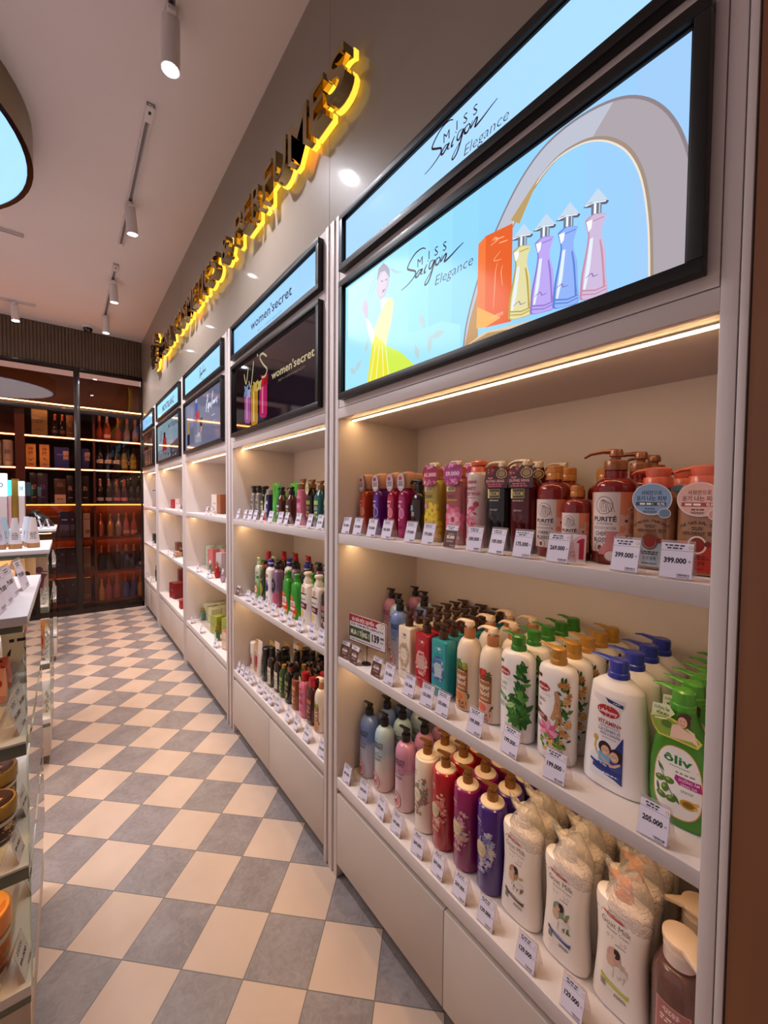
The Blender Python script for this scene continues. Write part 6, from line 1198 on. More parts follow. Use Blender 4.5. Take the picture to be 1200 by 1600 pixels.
k = gift_box(.060, .06, .15, '#9a5a3a', '#a86a44'); k.put(.955, B3(343, .94)-.02, SH1, 'brown perfume box beside the white one, middle cabinet', rz=-PI/2+.2)
for nm, px, x, w, h, c, sd in (('pale green', 325, .98, .08, .17, '#a8b8a0', '#b8c8b0'), ('rear pale green', 342, 1.075, .08, .17, '#a4b49c', '#b0c0a8'), ('pink', 333, .925, .08, .175, '#c86a6c', '#d07a7a'), ('lilac white', 346.5, .905, .075, .18, '#c8b8c4', '#d4c8d0'), ('rear pink', 350, 1.0, .08, .17, '#d88a90', '#dc9a9c')):
    gift_box(w, .055, h, c, sd).put(x, B3(px, x), SH2, f'{nm} perfume box on the middle shelf of the middle cabinet', 'perfume boxes in the middle cabinet', rz=-PI/2+.25)
scent('#c01820', .125, .042, GLD, kind='figure').put(.862, B3(338.5, .86), SH2, 'red figure-shaped scent bottle with gold cone cap'); scent('#7a9a80', .11, .035, mat('white_bottle'), kind='figure').put(.870, B3(328, .87), SH2, 'pale green figure-shaped scent bottle beside the red one'); scent('#c8a8b8', .10, .035, mat('white_bottle'), kind='figure').put(.850, B3(348, .85), SH2, 'lilac figure-shaped scent bottle at the right of the red one')
for j, (px, x) in enumerate(((322, .965), (334, .965), (350, 1.05), (336, 1.055), (343, 1.145))):
    kk_ = gift_box(.10, .08, .125, '#b8b890', '#c4c49c') if j == 0 else kk_; kk_.put(x, B3(px, x), DECK, f'sage green perfume box, {ORD[j]} on the lowest shelf of the middle cabinet', 'sage perfume boxes', rz=-PI/2+.06)
kk_ = gift_box(.085, .075, .135, '#98a040', '#a4ac50'); kk_.put(.915, B3(338.5, .91), DECK, 'front olive green perfume box on the lowest shelf', 'olive perfume boxes', rz=-PI/2+.3); kk_.put(.965, B3(356, .96), DECK, 'rear olive green perfume box on the lowest shelf', 'olive perfume boxes', rz=-PI/2+.3)
gift_box(.055, .05, .13, '#c87a50', '#e0c8b0').put(.868, B3(352.5, .86), DECK, 'orange and white perfume box at the right end of the middle cabinet', rz=-PI/2+.3)
scent('#7ab0a8', .10, .060, GLD).put(.905, B3(312.5, .90), DECK, 'teal glass perfume bottle with gold cap, beside the sage boxes'); scent('#5a8a50', .10, .055, GLD).put(.862, B3(338, .86), DECK, 'green glass perfume bottle with gold cap, before the olive box')
cards([(B3(326, .82), '890.000'), (B3(333, .82), '890.000')], SH1, 'top shelf of middle cabinet'); cards([(B3(311, .82), '950.000'), (B3(328, .82), '990.000')], SH2, 'middle shelf of middle cabinet'); cards([(B3(304.5, .84), '790.000'), (B3(315.5, .82), '790.000'), (B3(338, .82), '850.000')], DECK, 'lowest shelf of middle cabinet')
gift_box(.07, .05, .10, '#b8202c', '#c02c34').put(.93, B3(273, .93), SH1, 'red perfume box on the top shelf of the fourth cabinet', rz=-PI/2+.3); gift_box(.08, .05, .11, '#e0ccc4', '#e8d4cc').put(.93, B3(280.5, .93), SH1, 'blush perfume box beside the red one, fourth cabinet', rz=-PI/2+.3)
gift_box(.11, .05, .10, '#6a3c30', '#74443a').put(.95, B3(278.5, .95), SH2, 'brown perfume box on the middle shelf of the fourth cabinet'); scent('#4a2a2c', .09, .05, GLD).put(.885, B3(281, .88), SH2, 'dark round scent bottle before the brown box'); gift_box(.10, .06, .05, '#b88a6a').put(.86, B3(277, .86), SH2, 'low tan perfume box on the middle shelf of the fourth cabinet')
gift_box(.13, .11, .16, '#7a1216', '#86181c').put(.90, B3(276, .90), DECK, 'large dark red gift box on the lowest shelf of the fourth cabinet', rz=-PI/2+.2); gift_box(.09, .09, .24, '#6a1216', '#74161a').put(1.02, B3(285, 1.02), DECK, 'tall dark red gift box behind, fourth cabinet'); gift_box(.06, .05, .08, '#a01c20', '#b02428').put(.85, B3(284, .85), DECK, 'small red gift box before the tall one')
cards([(B3(259, .82), '990.000'), (B3(282.5, .82), '890.000')], SH1, 'top shelf of fourth cabinet'); cards([(B3(264.5, .82), '950.000'), (B3(272.5, .82), '950.000')], SH2, 'middle shelf of fourth cabinet')
t = thing('framed_poster', 'small grey framed picture of red bottles on the farthest cabinet shelf', 'picture', (.875, 5.86, SH1), -PI/2); MB().box(-.13, -.004, 0, .13, .004, .21).build('backing', mat('grey_frame', '#5a5058', .4), t, .001); a = Art(); a.rect(-.12, .01, .12, .20, '#6c626a'); a.poly([(-.06, .03), (.0, .03), (.0, .13), (-.06, .12)], '#a01820'); a.rect(-.04, .13, -.02, .15, '#3a1418'); a.rect(.03, .02, .10, .17, '#b01c24'); a.build('picture', INKG, t, flat(-.004), None)
gift_box(.14, .06, .12, '#16221c', '#1c3024').put(.89, 5.87, SH2, 'dark green perfume box on the middle shelf of the farthest cabinet'); scent('#161414', .20, .05, GLD).put(.87, 5.72, DECK, 'black and gold scent bottle on the lowest shelf, farthest cabinet'); gift_box(.06, .05, .14, '#3a3034').put(.93, 5.80, DECK, 'dark box behind the black and gold scent bottle')
cards([(B3(229.5, .82), '990.000')], SH1, 'top shelf of farthest cabinet'); cards([(B3(240, .82), '890.000')], SH2, 'middle shelf of farthest cabinet'); cards([(B3(232.5, .84), '790.000'), (B3(237, .82), '790.000')], DECK, 'lowest shelf of farthest cabinet')
# ================================================================== bottles and boxes in the wine cabinets
CH_ = [(0, .036, 0), (.004, .042, 0), (.10, .0425, 0), (.155, .040, 0), (.19, .030, 0), (.225, .0175, 0), (.265, .0145, 0), (.295, .0145, 0), (.297, .0165, 0), (.305, .0165, 0), (.312, .012, 0)]
def wine(glassm, foil, lab=None, labz=(.04, .10), prof=CH_, k=1.0, lslant=0.0):
    t = thing('sparkling_wine_bottle', '', 'wine bottle'); P = [(z*k, r*k, r*k, 2) for z, r, _ in prof]; MB().loft(P, 26).build('glass_body', glassm, t)
    Z = [p for p in P if p[0] >= .205*k]; z0 = P[-1][0]
    MB().loft([(a, b+.0007, c+.0007, 2) for a, b, c, _ in Z]+[(z0+.001, .008*k, .008*k, 2)], 22).build('foil_neck', foil, t)
    if lab:
        a = Art(); z0, z1 = labz[0]*k, labz[1]*k; a.poly([(-.042*k, z0), (.042*k, z0), (.042*k, z1+lslant), (-.042*k, z1)], lab); a.small(0, (z0+z1)/2+.006, .05*k, 2, .004, '#6a5a5a'); a.build('label_print', INK, t, wrap(P), .006)
    return Kind(t)
DG = mat('dark_wine_glass', '#12100c', .08, coat=.8); FB = mat('black_foil', '#16120f', .3, metal=.3); FG = mat('gold_foil', '#c89838', .3, metal=.7); FS = mat('silver_foil', '#b8a8a0', .3, metal=.7); FC = mat('copper_foil', '#b86a3c', .3, metal=.6)
def Xb(px, y=6.33): return at(px, 800, 'y', y).x
def wrow(items, z, rowname):
    for n, (kd, px, look, dy) in enumerate(items): kd.put(max(.337, Xb(px)), 6.33+dy, z, f'{look}, {ORD[n]} from left in {rowname} row of the wine cabinet', 'bottles in the wine cabinet', rz=0)
DEC = [(0, .030, 0), (.005, .038, 0), (.07, .042, 0), (.12, .036, 0), (.17, .018, 0), (.24, .0145, 0), (.29, .0145, 0), (.292, .018, 0), (.31, .018, 0)]
rose_g = mat('rose_glass', '#a8543a', .1, coat=.8, trans=.3, ior=1.2); amb_g = mat('amber_glass', '#8a3c14', .1, coat=.8, trans=.3, ior=1.2); clr_g = mat('smoky_glass', '#8a7a78', .1, coat=.8, trans=.3, ior=1.2)
w1, w2, w3 = wine(amb_g, FC, None, prof=DEC), wine(rose_g, FS, '#c8a0a0', (.03, .07)), wine(clr_g, FC, None, prof=DEC)
wrow([(w1, 154, 'amber decanter bottle', 0), (w2, 169, 'rose sparkling bottle', 0), (w1, 186, 'second amber decanter bottle', 0), (w3, 200, 'smoky decanter bottle', 0), (w3, 213, 'second smoky decanter bottle', 0)], 2.16, 'top')
w4, w5 = wine(DG, FB, '#b8b4ac', (.08, .12), k=1.0, lslant=.016), wine(mat('olive_glass', '#5a5c1c', .1, coat=.7), FB, '#8a8438', (.03, .14))
wrow([(w4, 155, 'dark bottle with slanted white label', 0), (w4, 170, 'dark bottle with slanted white label', 0), (w4, 183, 'dark bottle with slanted white label', 0), (w5, 195.5, 'olive green bottle with tall label', 0), (w5, 209, 'olive green bottle with tall label', 0)], 1.785, 'second')
for j, px in enumerate((160, 174, 188, 202)): w4.put(Xb(px, 6.45), 6.45, 1.785, f'dark bottle standing behind the second row, {ORD[j]} from the left', 'bottles in the wine cabinet', rz=0)
w6, w7 = wine(DG, FS, '#9aa8c0', (.035, .075)), wine(mat('dark_rose_glass', '#3a1410', .1, coat=.8), FC, '#c07880', (.035, .075)); w8 = wine(DG, FB, '#3a342c', (.035, .075))
wrow([(w6, 155, 'dark bottle with pale blue label', 0), (w6, 170.5, 'dark bottle with pale blue label', 0), (w7, 183, 'dark bottle with pink label', 0), (w7, 194.5, 'dark bottle with pink label', 0), (w8, 206, 'all-dark sparkling bottle', 0), (w8, 217, 'all-dark sparkling bottle', 0)], 1.355, 'third')
def metalb(c, n): return wine(mat(n, c, .22, metal=.85), mat(n), None, k=.92)
w9, w10, w11 = metalb('#c08878', 'rose_metal'), metalb('#c0a050', 'gold_metal'), metalb('#b8b4ac', 'silver_metal'); w12 = wine(rose_g, FC, '#c8a0a0', (.035, .075), k=.95)
wrow([(w9, 157, 'metallic rose bottle', 0), (w10, 172, 'metallic gold bottle', 0), (w11, 185, 'metallic silver bottle', 0), (w12, 197, 'rose bottle with pink label', 0), (w12, 209, 'rose bottle with pink label', 0)], .93, 'fourth')
w13, w14 = wine(DG, FC, None), wine(mat('navy_glass', '#1c2448', .15, coat=.7), FG, None)
wrow([(w13, 155, 'black bottle with copper neck', 0), (w13, 169, 'black bottle with copper neck', 0), (w13, 182.5, 'black bottle with copper neck', 0), (w14, 196, 'navy bottle with gold neck', 0), (w14, 208, 'navy bottle with gold neck', 0), (w6, 221, 'dark bottle with pale blue label', .01)], .50, 'fifth')
w15, w16, w17 = wine(mat('frosted_pink', '#8a4a58', .3, coat=.3), FC, None), wine(mat('frosted_blue', '#3a4a90', .3, coat=.3), FC, None), wine(mat('pale_gold_glass', '#a88a48', .15, coat=.6), FG, None, k=.86)
wrow([(w17, 153, 'pale gold slim bottle', 0), (w15, 168.5, 'frosted pink bottle', 0), (w15, 181, 'frosted pink bottle', 0), (w16, 195, 'frosted blue bottle', 0), (w16, 207.5, 'frosted blue bottle', 0), (w17, 218, 'pale gold slim bottle', 0)], .115, 'lowest')
def spirit(name, x0, x1, z, h, col, look, y=6.32, face=None, fn=None, rnd=False):
    a_, b_ = Xb(x0, y), Xb(x1, y); w = b_-a_; t = thing(name, look, 'gift box' if not rnd else 'spirit tin', ((a_+b_)/2, y, z), 0)
    d = min(w, .10)
    if rnd: MB().loft([(0, w/2, w/2, 2), (h-.02, w/2, w/2, 2), (h-.019, w/2+.001, w/2+.001, 2), (h, w/2+.001, w/2+.001, 2)], 30).build('tin', mat('tin_'+col.strip('#'), col, .35, coat=.2), t)
    else: MB().box(-w/2, 0, 0, w/2, d, h).build('carton', mat('carton_'+col.strip('#'), col, .35, coat=.3), t, .001)
    a = Art(); 
    if fn: fn(a, w, h)
    else: a.small(0, h*.6, w*.6, 3, h*.03, face or '#c8b8a0'); a.rect(-w*.3, h*.2, w*.3, h*.22, face or '#c8b8a0')
    a.build('front_print', INK, t, (lambda u, v, l: Vector((u, -math.sqrt(max(1e-6, (w/2)**2-u*u))-.0008-.00006*l, v))) if rnd else flat(0), .006); return t
def tan(a, w, h): a.rect(-w*.46, h*.02, w*.46, h*.98, '#c89a54'); a.text('神', 0, h*.78, .035, '#8a4a20', bold=.02); a.text('椿', 0, h*.60, .035, '#8a4a20', bold=.02); leaves(a, 0, h*.34, w*.25, h*.08, ['#4a4a40', '#5a5a48'], 8, (.012, .02)); a.small(0, h*.14, w*.5, 2, .006, '#5a4a50')
def blue(a, w, h): a.rect(-w*.48, h*.02, w*.48, h*.98, '#26307c'); a.small(-w*.12, h*.66, w*.4, 2, .004, '#8a94d0'); a.text('碧', w*.26, h*.72, .045, '#c8b088', bold=.02); a.text('琢', w*.26, h*.48, .04, '#c8b088', bold=.02)
spirit('spirit_carton', 42, 58, 1.785, .27, '#b8853c', 'tan carton with brown characters, left of two, left wine cabinet', fn=tan); spirit('spirit_carton', 63.5, 79, 1.785, .27, '#b8853c', 'tan carton with brown characters, right of two, left wine cabinet', fn=tan)
spirit('spirit_carton', 86.5, 110, 1.785, .25, '#1e2668', 'blue carton with gold characters behind the left glass door', fn=blue); spirit('spirit_carton', 129, 140.5, 1.785, .25, '#1e2668', 'blue carton with gold characters beside the bottle rows', fn=blue)
spirit('spirit_tin', 6, 23, 1.785, .29, '#a8a09a', 'grey cylindrical spirit tin at the left edge', rnd=True, face='#3a3638'); spirit('spirit_tin', -12, 5.5, 1.785, .28, '#7a7c74', 'darker cylindrical spirit tin at the very left edge', rnd=True, face='#3a3638')
spirit('tall_case', 52, 77, 2.16, .30, '#8a7a50', 'large pale olive case on the top level of the left wine cabinet', face='#5a5034'); spirit('tall_case', 106, 117, 2.16, .27, '#7a5a30', 'tan case at the right of the top level, left wine cabinet')
kk_ = wine(DG, FC, '#3a2c24', (.04, .09), k=.86); kk_.put(Xb(88.5), 6.33, 2.16, 'dark whisky bottle beside the olive case, left of two', 'whisky bottles', rz=0); kk_.put(Xb(100), 6.33, 2.16, 'dark whisky bottle beside the olive case, right of two', 'whisky bottles', rz=0)
spirit('spirit_carton', 47, 60, 1.355, .36, '#0e0a0e', 'black carton beside the navy one on the third level', face='#a89a88'); spirit('spirit_carton', 60, 75, 1.355, .36, '#2c2450', 'violet navy carton on the third level', face='#6a6aa0')
def sg(a, w, h): a.rect(-w*.48, 0, w*.48, h*.36, '#b8aca0'); a.small(0, h*.18, w*.6, 1, .010, '#5a4a40'); a.small(0, h*.8, w*.6, 4, .006, '#8a7a6a')
spirit('spirit_carton', 85.5, 103.5, 1.355, .30, '#3a2c28', 'dark carton with pale lower band on the third level', fn=sg); spirit('spirit_carton', 105, 116, 1.355, .34, '#120c0e', 'black carton behind the frame on the third level'); spirit('spirit_carton', 128, 139.5, 1.355, .34, '#0c0a0a', 'plain black carton beside the third bottle row')
def sea(a, w, h): a.rect(-w*.48, h*.5, w*.48, h, '#1c3464'); a.rect(-w*.48, h*.2, w*.48, h*.5, '#56688a'); a.rect(-w*.48, 0, w*.48, h*.2, '#2a3048'); a.poly([(-w*.48, h*.2), (-w*.1, h*.34), (w*.1, h*.24), (w*.48, h*.32), (w*.48, h*.1), (-w*.48, h*.1)], '#3a4258'); a.small(0, h*.7, w*.6, 2, .006, '#c8d0e0')
spirit('spirit_carton', 92.5, 108.5, .93, .33, '#1c2c54', 'blue carton with a printed seascape, left of two', fn=sea); spirit('spirit_carton', 110, 116.5, .93, .33, '#1c2c54', 'blue carton with a printed seascape, half behind the frame', fn=sea)
def shell_(a, w, h): a.rect(-w*.46, 0, w*.46, h, '#b8aea0'); a.small(0, h*.76, w*.8, 1, .008, '#4a3c38'); a.ring(.01, h*.24, w*.36, w*.36, .004, '#3a3434'); a.ell(.012, h*.24, w*.24, w*.24, '#2a2626', 18); a.text('G', .012, h*.24, .03, '#b8aea0', bold=0)
spirit('spirit_carton', 129.5, 140.5, .93, .30, '#b0a698', 'white carton with a black round emblem beside the metallic bottles', fn=shell_)
def navy(a, w, h): a.rect(-w*.48, 0, w*.48, h, '#1e2444'); 
for n_, (x0, x1, z, yy) in enumerate(((88, 101.5, .50, 'left fourth'), (103, 117.5, .50, 'right fourth'), (88, 101.5, .115, 'left lowest'), (103, 117.5, .115, 'right lowest'))):
    def nv(a, w, h):
        a.rect(-w*.48, 0, w*.48, h, '#1c2244')
        for q in range(4): a.line([(-w*.46, h*(.18+.1*q)), (w*.46, h*(.22+.1*q))], .003, '#4a5270')
        a.ell(.01, h*.75, .006, .006, '#a8a8b8', 10)
    spirit('spirit_carton', x0, x1, z, .31, '#181c38', f'navy carton with silver stripes, {yy} position of the left wine cabinet', fn=nv)
def rm(a, w, h): a.rect(-w*.46, 0, w*.46, h, '#6a5c50'); a.rect(-w*.46, h*.18, w*.46, h*.32, '#8a7c6c'); a.text('REMY', 0, h*.25, .022, '#3a3028', w=w*.8, bold=0)
spirit('spirit_carton', 129, 140.5, .50, .30, '#5c4e44', 'taupe carton with capitals, upper of two in the narrow section', fn=rm); spirit('spirit_carton', 129, 140.5, .115, .30, '#5c4e44', 'taupe carton with capitals, lower of two in the narrow section', fn=rm)

# ================================================================== glass display counters on the left side of the aisle
LW = noisy('counter_white', '#e6e2e6', '#e0dce0', 2, .35); EDGE = mat('green_glass_edge', '#6e7468', .25, coat=.5); XR = -.082
def counter(i, y0, y1, label):
    t = thing('display_counter', label, 'display counter', (XR, y0, 0), 0, 'white display counters'); D = -.78; Ly = y1-y0
    def b(n_, m_, x0, ya, z0, x1, yb, z1, bv=.001): return box(n_, m_, t, x0, ya, z0, x1, yb, z1, bv)
    b('cabinet_base', DOORM, D, .004, .05, -.006, Ly, .208); b('plinth', mat('plinth_shade'), D, .03, 0, -.03, Ly-.03, .05)
    b('counter_top', LW, D, 0, 1.143, 0.004, Ly, 1.165)
    b('top_underframe', EDGE, D, .012, 1.125, -.006, Ly-.01, 1.143)
    for z in (.862, .556): b('glass_shelf', LW, D, .004, z-.006, -.004, Ly-.004, z); b('shelf_edge', EDGE, D, 0.003, z-.034, -.0035, Ly-.004, z-.006)
    b('deck', LW, D, .004, .226, -.004, Ly-.004, .251); b('deck_edge', EDGE, D, .004, .208, -.005, Ly-.004, .226)
    for za, zb in ((.251, .522), (.556, .828), (.862, 1.125)): MB().box(-.0038, .0, za, .0002, Ly, zb).build('glass_side', CLEAR, t)
    b('rear_panel', LW, D, Ly-.012, .251, D+.5, Ly, 1.125)
    for z in (.520, .826, 1.123): MB().box(-.60, .06, z-.003, -.03, .072, z).build('led_strip', AMB, t)
    return t
CNT = [(1.28, 1.93), (2.80, 3.40), (4.53, 5.15)]
for i, (a_, b_) in enumerate(CNT): counter(i, a_, b_, ['nearest white display counter with glass side, at the left edge', 'middle white display counter, behind the nearest one', 'farthest white display counter, before the wine cabinet'][i])
def P(px, py, y): return at(px, py, 'y', y)
def lcards(pts, z, where, price='69.000', rz=.12, k=1.25):
    for n, (x, y) in enumerate(pts): card_kind(price, 'w', .062).put(x, y, z, f'clear price card on the {where}, {ORD[n]} from the right', 'price cards on the '+where, rz=PI/2-rz, scale=(k, k, k))
lcards([(-.130, 1.66), (-.145, 1.53), (-.150, 1.43), (-.155, 1.34)], 1.165, 'top of nearest counter', '79.000', .12, 1.45)
lcards([(-.118, 1.73), (-.118, 1.45), (-.120, 1.36)], .862, 'upper glass shelf of nearest counter', '39.000'); lcards([(-.118, 1.513), (-.120, 1.330)], .556, 'lower glass shelf of nearest counter', '89.000', k=1.0); lcards([(-.120, 1.62), (-.118, 1.34)], .251, 'bottom deck of nearest counter', '99.000')
lcards([(-.115, 3.10), (-.115, 2.98), (-.118, 2.88)], .862, 'upper glass shelf of middle counter', '59.000', k=.9); lcards([(-.115, 3.25), (-.115, 3.12), (-.118, 2.98), (-.118, 2.88)], .556, 'lower glass shelf of middle counter', '59.000', k=.9); lcards([(-.115, 3.05), (-.115, 2.92)], .251, 'bottom deck of middle counter', '59.000', k=.9)
lcards([(-.12, 4.99), (-.12, 4.89), (-.12, 4.79), (-.12, 4.69), (-.12, 4.59)], .862, 'upper glass shelf of farthest counter', '59.000'); lcards([(-.12, 4.99), (-.12, 4.89), (-.12, 4.79), (-.12, 4.69), (-.12, 4.59)], .556, 'lower glass shelf of farthest counter', '59.000'); lcards([(-.15, 4.70), (-.20, 4.62)], 1.165, 'top of farthest counter', '59.000')
def tub(y, z, xr, r, h, lidc, bodyc, top, lab, txt='SCRUB'):
    t = thing('scrub_jar', lab, 'body scrub', (xr-r, y, z), 0); secs = [(0, r*.90, r*.90, 2), (h*.7, r*.95, r*.95, 2)]
    MB().loft(secs, 40).build('jar_body', bodyc, t); MB().loft([(h*.68, r, r, 2), (h*.97, r, r, 2), (h, r*.97, r*.97, 2)], 40).build('lid', lidc, t)
    a = Art(); a.rect(-r, h*.12, r, h*.60, '#e0d4cc'); a.rect(-r*.8, h*.14, r*.8, h*.5, top[1]); bouquet(a, 0, h*.3, r*.6, h*.12, [top[0], '#c8a890'], 8, (.006, .010)); ob = a.build('label_print', INK, t, wrap(secs), .006); ob.rotation_euler = (0, 0, .9)
    a = Art(); a.ell(0, 0, r*.88, r*.88, top[0], 36); a.poly([(-r*.6, -r*.6), (r*.62, -r*.55), (r*.3, -r*.85), (-r*.3, -r*.84)], top[1]); a.ring(0, 0, r*.93, r*.93, r*.06, '#e8b870', 40); a.rect(-r*.45, -r*.02, r*.45, r*.42, '#e8b8a0'); a.text(txt, 0, r*.20, r*.26, top[0], w=r*.78, bold=.03); a.rect(-r*.30, -r*.4, r*.30, -r*.2, '#e8b8a0')
    ob = a.build('lid_print', INKG, t, lambda u, v, l: Vector((u, v, h+.0004+.00006*l)), .02); ob.rotation_euler = (0, 0, .9); return t
OCH = mat('ochre_lid', '#a8803c', .25, metal=.3, coat=.4)
p = P(30, 1225, 1.60); tub(1.60, .556, p.x-.002, .065, .105, OCH, mat('brown_jar', '#5a2c24', .2, coat=.5), ('#7a2426', '#4a1c1c'), 'red-lidded scrub jar on the lower glass shelf, rear one')
p = P(29, 1285, 1.42); tub(1.435, .556, p.x-.002, .055, .100, OCH, mat('violet_jar', '#4a3440', .2, coat=.5), ('#5a3434', '#3a2428'), 'dark-lidded scrub jar on the lower glass shelf, front one')
p = P(18, 1440, 1.38); tub(1.40, .251, p.x, .070, .150, mat('orange_lid', '#e08a50', .3, coat=.3), mat('orange_jar', '#b86a4a', .2, coat=.4), ('#f0a860', '#d88040'), 'orange-lidded jar on the bottom deck of the nearest counter', 'CREAM')
def pouchb(x, y, z, w, h, col, c2, lab, rz=0.3, tilt=0):
    t = thing('refill_pouch', lab, 'pouch', (x, y, z), rz); MB().loft([(0, w*.42, .024, 2.4), (h*.3, w*.47, .022, 2.4), (h*.8, w*.49, .009, 2.4), (h, w*.5, .002, 2.4)], 28).build('pouch_body', mat('film_'+col.strip('#'), col, .25, coat=.5), t)
    a = Art(); a.ell(0, h*.42, w*.34, h*.26, c2, 24); a.small(0, h*.82, w*.6, 1, .010, c2); a.small(.0, h*.45, w*.3, 2, .008, col); a.build('front_print', INKG, t, lambda u, v, l: Vector((u, -.025+.02*v/h-.0003-.0001*l, v)), .01); t.rotation_euler = (tilt, 0, rz); return t
pouchb(-.228, 1.80, .862, .09, .13, '#d8d0cc', '#3a2440', 'white and violet tub with a shell motif, left of two, upper glass shelf', .1); pouchb(-.138, 1.82, .862, .08, .13, '#d8d0cc', '#3a2440', 'white and violet tub with a shell motif, right of two, upper glass shelf', .1)
pouchb(-.176, 1.625, .886, .09, .10, '#c85a48', '#8a2018', 'red salt pouch leaning on the upper glass shelf', .2, -.9); pouchb(-.176, 1.515, .886, .09, .10, '#e89a88', '#c83a34', 'pink salt pouch leaning in front of the red one', .2, -.9)
for n_, (px, py, yy, c1, c2) in enumerate(((30, 902, 3.0, '#dcc4b4', '#4a2840'), (47, 900, 3.05, '#e0c8bc', '#4a2840'), (63, 900, 3.2, '#d8c0bc', '#8a4a70'), (14, 905, 2.95, '#dcc4b4', '#6a2c40'))):
    p = P(px, py, yy); spirit_w = .10; t = thing('gift_pouch', f'cream box with dark plum motif, {["second", "third", "fourth", "first"][n_]} from the left under the middle counter top', 'gift box', (min(p.x, XR-.05)-(0 if px > 60 else .012), yy, .862), .1); MB().box(-.038, 0, 0, .038, .045, .24).build('carton', mat('carton_'+c1.strip('#'), c1, .4), t, .002)
    a = Art(); a.poly([(-.03, .03), (.01, .03), (.02, .09), (.034, .11), (.0, .12), (-.03, .10)], c2); a.ell(-.005, .14, .018, .02, c2, 16); a.line([(.0, .13), (.035, .128)], .006, c2); a.build('front_print', INK, t, flat(0), .02)
pouchb(P(56, 975, 2.95).x, 2.95, .556, .08, .20, '#d89a70', '#b83a2c', 'orange pouch with a red rose under the middle counter', .2); pouchb(P(50, 985, 2.87).x, 2.88, .556, .07, .19, '#c85a5c', '#e8a8a0', 'red pouch beside the orange one, middle counter', .2)
def cone_tube(x, y, lab, col='#cfc8d0', h=.165, w=.055):
    t = thing('cone_tube', lab, 'cream tube', (x, y, 1.165), 0, 'white tapering tubes'); MB().loft([(0, w/2, w/2*.8, 2.2), (.026, w/2, w/2*.8, 2.2)], 24).build('wood_base', mat('kraft_base', '#a8784a', .6), t)
    MB().loft([(.026, w/2*1.02, w/2*.82, 2.2), (h*.5, w/2*.80, w/2*.45, 2.2), (h*.98, w/2*.42, .003, 2.2), (h, w/2*.40, .002, 2.2)], 24).build('tube_body', mat('tube_'+col.strip('#'), col, .4), t)
    a = Art(); a.small(0, h*.5, w*.5, 4, .004, '#6a606a', gap=2.5); a.build('front_print', INK, t, lambda u, v, l: Vector((u, -(w/2*.82*(1-v/h)+.004)-.0002, v)), None); return t
for n_, (px, yy, c_) in enumerate(((-2, 2.93, '#c4bcc8'), (6.5, 3.05, '#9ab0b8'), (23.5, 2.93, '#d0c8cc'), (42, 3.10, '#d8d8e4'), (47.5, 3.02, '#b8c8d8'), (52, 2.95, '#d8c8c4'))): cone_tube(P(px, 830, yy).x, yy, f'pale tapering tube with kraft base, {ORD[n_]} from the left on the middle counter', c_)
# illuminated brand stand on the farthest counter
BL = printed('backlit_small', .2, .5, 1.0)
def stand(x0, x1, y, z1, lit0, lab, lit='#c8ecff', colb='#b8a8a8', txt='EVE', name='lit_stand'):
    t = thing(name, lab, 'counter display', ((x0+x1)/2, y, 1.165), 0); w = (x1-x0)/2
    MB().box(-w, 0, 0, w, .08, lit0-1.165).build('column', mat('col_'+colb.strip('#'), colb, .4), t, .001); MB().box(-w, 0, lit0-1.165, w, .08, z1-1.165).build('light_head', mat('head_'+lit.strip('#'), lit, .3, emit=lit, estr=1.0), t, .0005)
    if txt: a = Art(); a.text(txt, 0, (lit0+z1)/2-1.165, .035, '#3a3a48', w=w*1.3, bold=.03); a.build('lettering', INK, t, flat(0), None)
    return t
stand(-.52, -.402, 4.70, 1.635, 1.44, 'wide blue-white light head on a pink column, far left counter', txt='OSD'); stand(-.400, -.376, 4.74, 1.58, 1.45, 'narrow turquoise lit panel between two stands', '#50e8e0', '#d8a8a8', None)
t = thing('gold_pillar', 'brushed gold pillar on the farthest counter', 'counter display', (-.351, 4.73, 1.165)); MB().box(-.022, 0, 0, .022, .06, .42).build('pillar_body', mat('brushed_gold', '#9a7a34', .3, metal=.6), t, .001); MB().box(-.024, -.002, .42, .024, .062, .428).build('pillar_cap', mat('brushed_gold'), t)
stand(-.327, -.290, 4.70, 1.572, 1.445, 'small blue-white light head with black letters beside the gold pillar')
t = thing('black_film_bag', 'crumpled black film bag on the farthest counter', 'bag', (-.205, 4.90, 1.165), 0); rs = random.Random(5); vs = []; nn_ = 26
for i in range(9):
    q = i/8
    for k_ in range(nn_): th = 2*PI*k_/nn_; r_ = (1-q**2*.85)*(1+.12*math.sin(5*th+q*4)+rs.uniform(-.06, .06)); vs.append((.10*r_*math.cos(th)-.03*q, .05*r_*math.sin(th), .15*q))
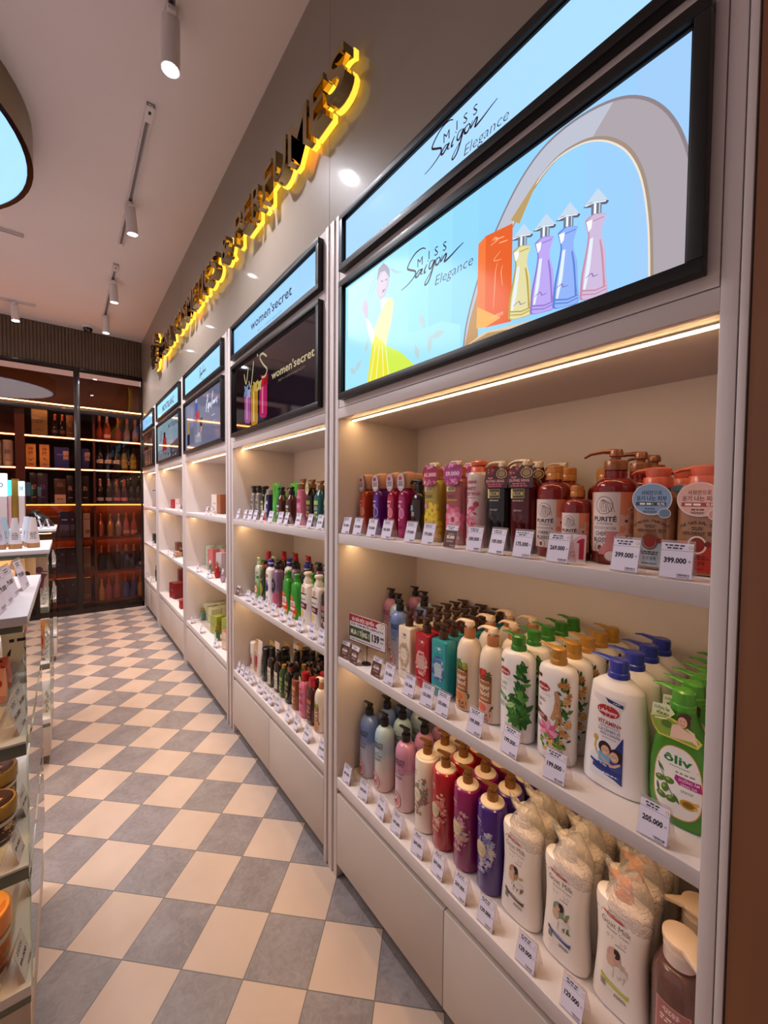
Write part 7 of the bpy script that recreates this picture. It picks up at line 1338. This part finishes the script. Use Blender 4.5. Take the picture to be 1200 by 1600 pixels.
MB().add(vs, [(i*nn_+k_, i*nn_+(k_+1) % nn_, (i+1)*nn_+(k_+1) % nn_, (i+1)*nn_+k_) for i in range(8) for k_ in range(nn_)]+[tuple(range(8*nn_, 9*nn_))]).build('film', mat('black_film', '#120c0c', .15, coat=.8), t, angle=20)

FIXED = {'shelf cabinet', 'post', 'panel', 'light box', 'sign letter', 'sign emblem', 'lighting track', 'spotlight', 'ceiling light', 'security camera', 'wine cabinet', 'glass doors', 'display counter'}
for o in THINGS:
    if o['category'] not in FIXED: o.location.z += 0.0006          # a hair of air under everything that stands on a shelf

# settle the crowded shelves: nothing may stand inside its neighbour
def settle(ylo, yhi, xmax, fixed=()):
    bpy.context.view_layer.update(); its = []
    for o in THINGS:
        if ylo < o.location.y < yhi and o.location.x > X0+.05 and o.type == 'EMPTY' and o['category'] not in FIXED and o['category'] not in ('price card', 'sign', 'promotion card'):
            b = [c for c in o.children if c.type == 'MESH' and len(c.data.vertices) > 60]
            xs = [abs(v[0]) for c in b[:1] for v in c.bound_box]; ys = [abs(v[1]) for c in b[:1] for v in c.bound_box]
            if xs: its.append([o, (max(xs)+max(ys))/2*o.scale[0]*1.06])
    for _ in range(200):
        for i, (a, ra) in enumerate(its):
            for b, rb in its[i+1:]:
                if abs(a.location.z-b.location.z) > .01: continue
                dx, dy = b.location.x-a.location.x, b.location.y-a.location.y; d = math.hypot(dx, dy) or 1e-4; g = ra+rb-d
                if g > 0:
                    ux, uy = dx/d, dy/d; a.location.x -= ux*g*.5; a.location.y -= uy*g*.5; b.location.x += ux*g*.5; b.location.y += uy*g*.5
        for a, ra in its:
            a.location.x = max(.868+ra*.6, min(xmax-ra, a.location.x)); a.location.y = max(ylo+ra, min(yhi-ra, a.location.y))
settle(1.400, 2.505, BACKX-.004)

for o in bpy.data.objects:
    if 'label' in o and not o['label']: print('NO LABEL', o.name)
ll = {}
for o in THINGS:
    n = len(o['label'].split()); 
    if n < 4 or n > 16: print('WORDS', n, o['label'])
    ll.setdefault(o['label'], []).append(o.name)
for k_, v in ll.items():
    if len(v) > 1: print('DUP', k_, v)
print('THINGS', len(THINGS), 'OBJECTS', len(bpy.data.objects))
